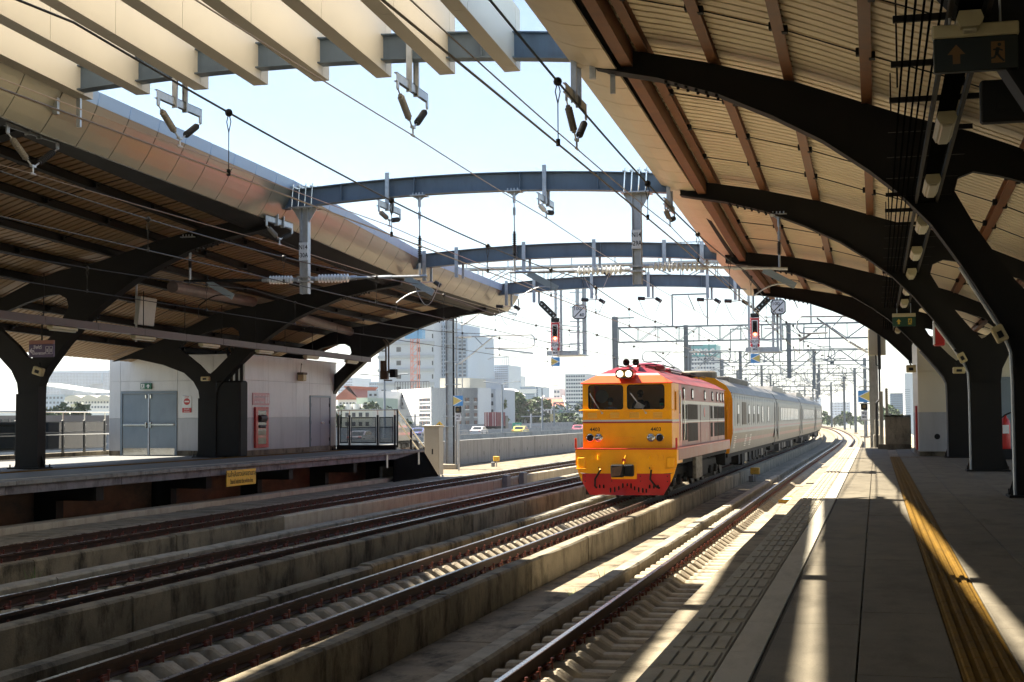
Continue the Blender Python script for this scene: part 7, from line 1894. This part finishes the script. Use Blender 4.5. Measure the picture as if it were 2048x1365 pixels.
# end wall with fence
t = thing('end_wall', 'stained concrete wall closing the end of the right platform', 'concrete wall', (.9,58,PZ))
b = MB(); b.bbox(.33,1.3,57.95,58.2,PZ+.18,2.34,.02); b.build('panel', conc_mid, t)
b = MB(); b.bbox(.28,1.3,57.9,58.25,2.342,2.40,.01); b.build('coping', steel_dark, t)
b = MB(); b.bbox(.05,1.3,57.85,58.25,PZ-.03,PZ+.178,.02); b.build('plinth', conc_dark, t)
t = thing('wire_fence', 'fine wire fence above the right end wall', 'fence', (.9,58.6,PZ))
b = MB(); b.bbox(.36,.46,58.55,58.65,PZ-.03,3.45,.01); b.build('post', mat('cream_fence_post',(.40,.38,.33),.5), t)
for k in range(14):
    b = MB(); zq = 2.42+.075*k; b.tube([(.46,58.6,zq),(1.3,58.6,zq)],.006,4); b.build('wire', galv_far, t)
t = thing('equipment_post', 'beige equipment post and cabinet at the end of the right platform', 'equipment cabinet', (0,60.6,PZ))
b = MB(); b.bbox(-.12,.2,60.3,60.6,PZ-.03,1.62,.02); b.build('cabinet', cab_m, t)
b = MB(); b.bbox(.12,.28,59.6,59.75,PZ-.03,3.35,.01); b.build('post', cab_m, t)
b = MB(); b.tube([(.02,60,PZ),(.02,60,2.9),(.15,60,3.0)],.05,7); b.build('pipe', black_m, t)
b = MB(); b.tube([(-.05,60.3,1.62),(-.05,60.3,2.2),(.2,60.2,2.2)],.022,6); b.build('handrail', cab_m, t)
# left cable tray with lights
ltray = mat('purple_brown_tray', (.10,.065,.06), .5, var=.2, scale=2)
t = thing('cable_tray', 'brown cable trunking with lights under the left canopy', 'cable tray', (-20.55,40,4.9))
def ltz(y): return interp([(10,5.2),(31,4.98),(57,4.86)], y)
y = 12.0
while y < 57.4:
    e = min(y+2.6,57.4); b = MB(); b.sweep([(-.11,-.10),(.11,-.10),(.11,.10),(-.11,.10)],[(-20.55,y+.01,ltz(y)),(-20.55,e-.01,ltz(e))]); b.build('trunking', ltray, t)
    b = MB(); b.bar((-20.55,y+.1,ltz(y)+.1),(-20.55,y+.1,ltz(y)+1.2),.02); b.build('hanger_rod', steel_dark, t); y = e
for i in range(7):
    y = 29.5+4.3*i; l_ = thing('tube_light', 'amber-tinted light under the left trunking, number %s from the left' % ['one','two','three','four','five','six','seven'][i], 'light fitting', (-20.5,y,ltz(y)-.2), group='lights along the left canopy')
    b = MB(); b.bbox(-20.64,-20.46,y-.62,y+.62,ltz(y)-.2,ltz(y)-.11,.02); b.build('housing', cream_l, l_)
    b = MB(); b.bbox(-20.6,-20.5,y-.58,y+.58,ltz(y)-.235,ltz(y)-.201,.01); b.build('diffuser', MATS['milky_diffuser'], l_)
# ducts along the left canopy
dm = mat('dusty_brown_duct', (.16,.12,.105), .6, var=.3, scale=1.5)
for (a_,b_,lab) in (((345,574,37.5),(505,604,45.6),'dusty round duct under the left canopy before the third rib'),((575,628,47.2),(700,664,56.8),'dusty round duct under the left canopy after the third rib')):
    pa, pb = at(*a_), at(*b_); b = MB(); b.tube([pa,pb],.17,12); tag(b.build('round_duct', dm, smooth=False),lab,'duct','round ducts')
# elevator sign
p = at(82,698,33.6); t = thing('elevator_sign', 'purple elevator sign with white arrow hanging by the left column', 'sign', tuple(p)); x,y,z = p
pur = mat('purple_sign',(.075,.045,.115),.4,var=.04); br = mat('brown_sign_header',(.30,.13,.10),.5,var=.06)
b = MB(); b.bbox(x-.36,x+.36,y,y+.08,z-.22,z+.12,.01); b.build('panel', pur, t)
b = MB(); b.bbox(x-.36,x+.36,y,y+.08,z+.122,z+.22,.008); b.build('header', br, t)
lil = mat('lilac_white',(.62,.58,.66),.4,var=0)
text('ลิฟต์', .13, lil, to_cam(x-.10,y-.001,z+.035), t); text('Elevator', .115, lil, to_cam(x-.06,y-.001,z-.115), t)
b = MB(); M = to_cam(x-.27,y-.002,z-.05); b.add([M@Vector(q) for q in ((-.07,0,0),(0,.07,0),(.02,.05,0),(-.02,.015,0),(.07,.015,0),(.07,-.015,0),(-.02,-.015,0),(.02,-.05,0),(0,-.07,0))],[(0,8,7,6,3,2,1),(3,6,5,4)]); b.build('arrow', lil, t, fix=False)
for k in range(2):
    xk = x+.18+.115*k; b = MB(); b.prism(rrect(xk-.048,xk+.048,z-.14,z+.06,.015),'y',y-.004,y-.001,[rrect(xk-.04,xk+.04,z-.132,z+.052,.012)])
    b.box(xk-.012,xk+.012,y-.004,y-.001,z-.09,z+.0); b.build('pictogram', lil, t)
b = MB(); b.bar((x,y+.04,z+.22),(x,y+.04,z+.9),.03); b.build('hanger', steel_dark, t)
# hanging display seen edge-on
p = at(291,623,39); t = thing('hanging_display', 'pale slim display panel hanging edge-on under the left canopy', 'display', tuple(p)); x,y,z = p
b = MB(); b.bbox(x-.07,x+.07,y-.5,y+.5,z-.42,z+.42,.02,Matrix.Translation((x,y,z)) @ Matrix.Rotation(.12,4,'Y') @ Matrix.Translation((-x,-y,-z))); b.build('panel', mat('pale_panel',(.42,.42,.38),.4), t)
b = MB(); b.tube([(x-.3,y,z-.9),(x-.3,y,z+.9)],.035,8); b.build('pole', galv, t)
# boxes hanging from the left canopy end
p = at(772,742,57.0); t = thing('hanging_equipment', 'brown loudspeaker boxes on pipes below the left canopy end', 'loudspeaker', tuple(p)); x,y,z = p
bx_ = mat('brown_box',(.10,.065,.035),.5,var=.1)
b = MB(); b.bbox(x-.22,x-.02,y-.1,y+.15,z+.0,z+.42,.02); b.bbox(x-.22,x+.10,y-.14,y+.1,z-.36,z+.0,.02); b.build('housing', bx_, t)
b = MB(); b.bbox(x+.18,x+.45,y-.1,y+.2,z-.28,z+.06,.02); b.build('camera_box', black_m, t)
b = MB()
for s in (.0,.12): b.tube([(x+s,y,z-.1),(x+s,y,z+1.15),(x+s-.12,y,z+1.3)],.035,7)
b.build('pipe', bx_, t)
b = MB(); b.tube([(x-.05,y-.1,z-.4),(x+.3,y-.1,z-.4)],.03,6); b.build('bracket', bx_, t)
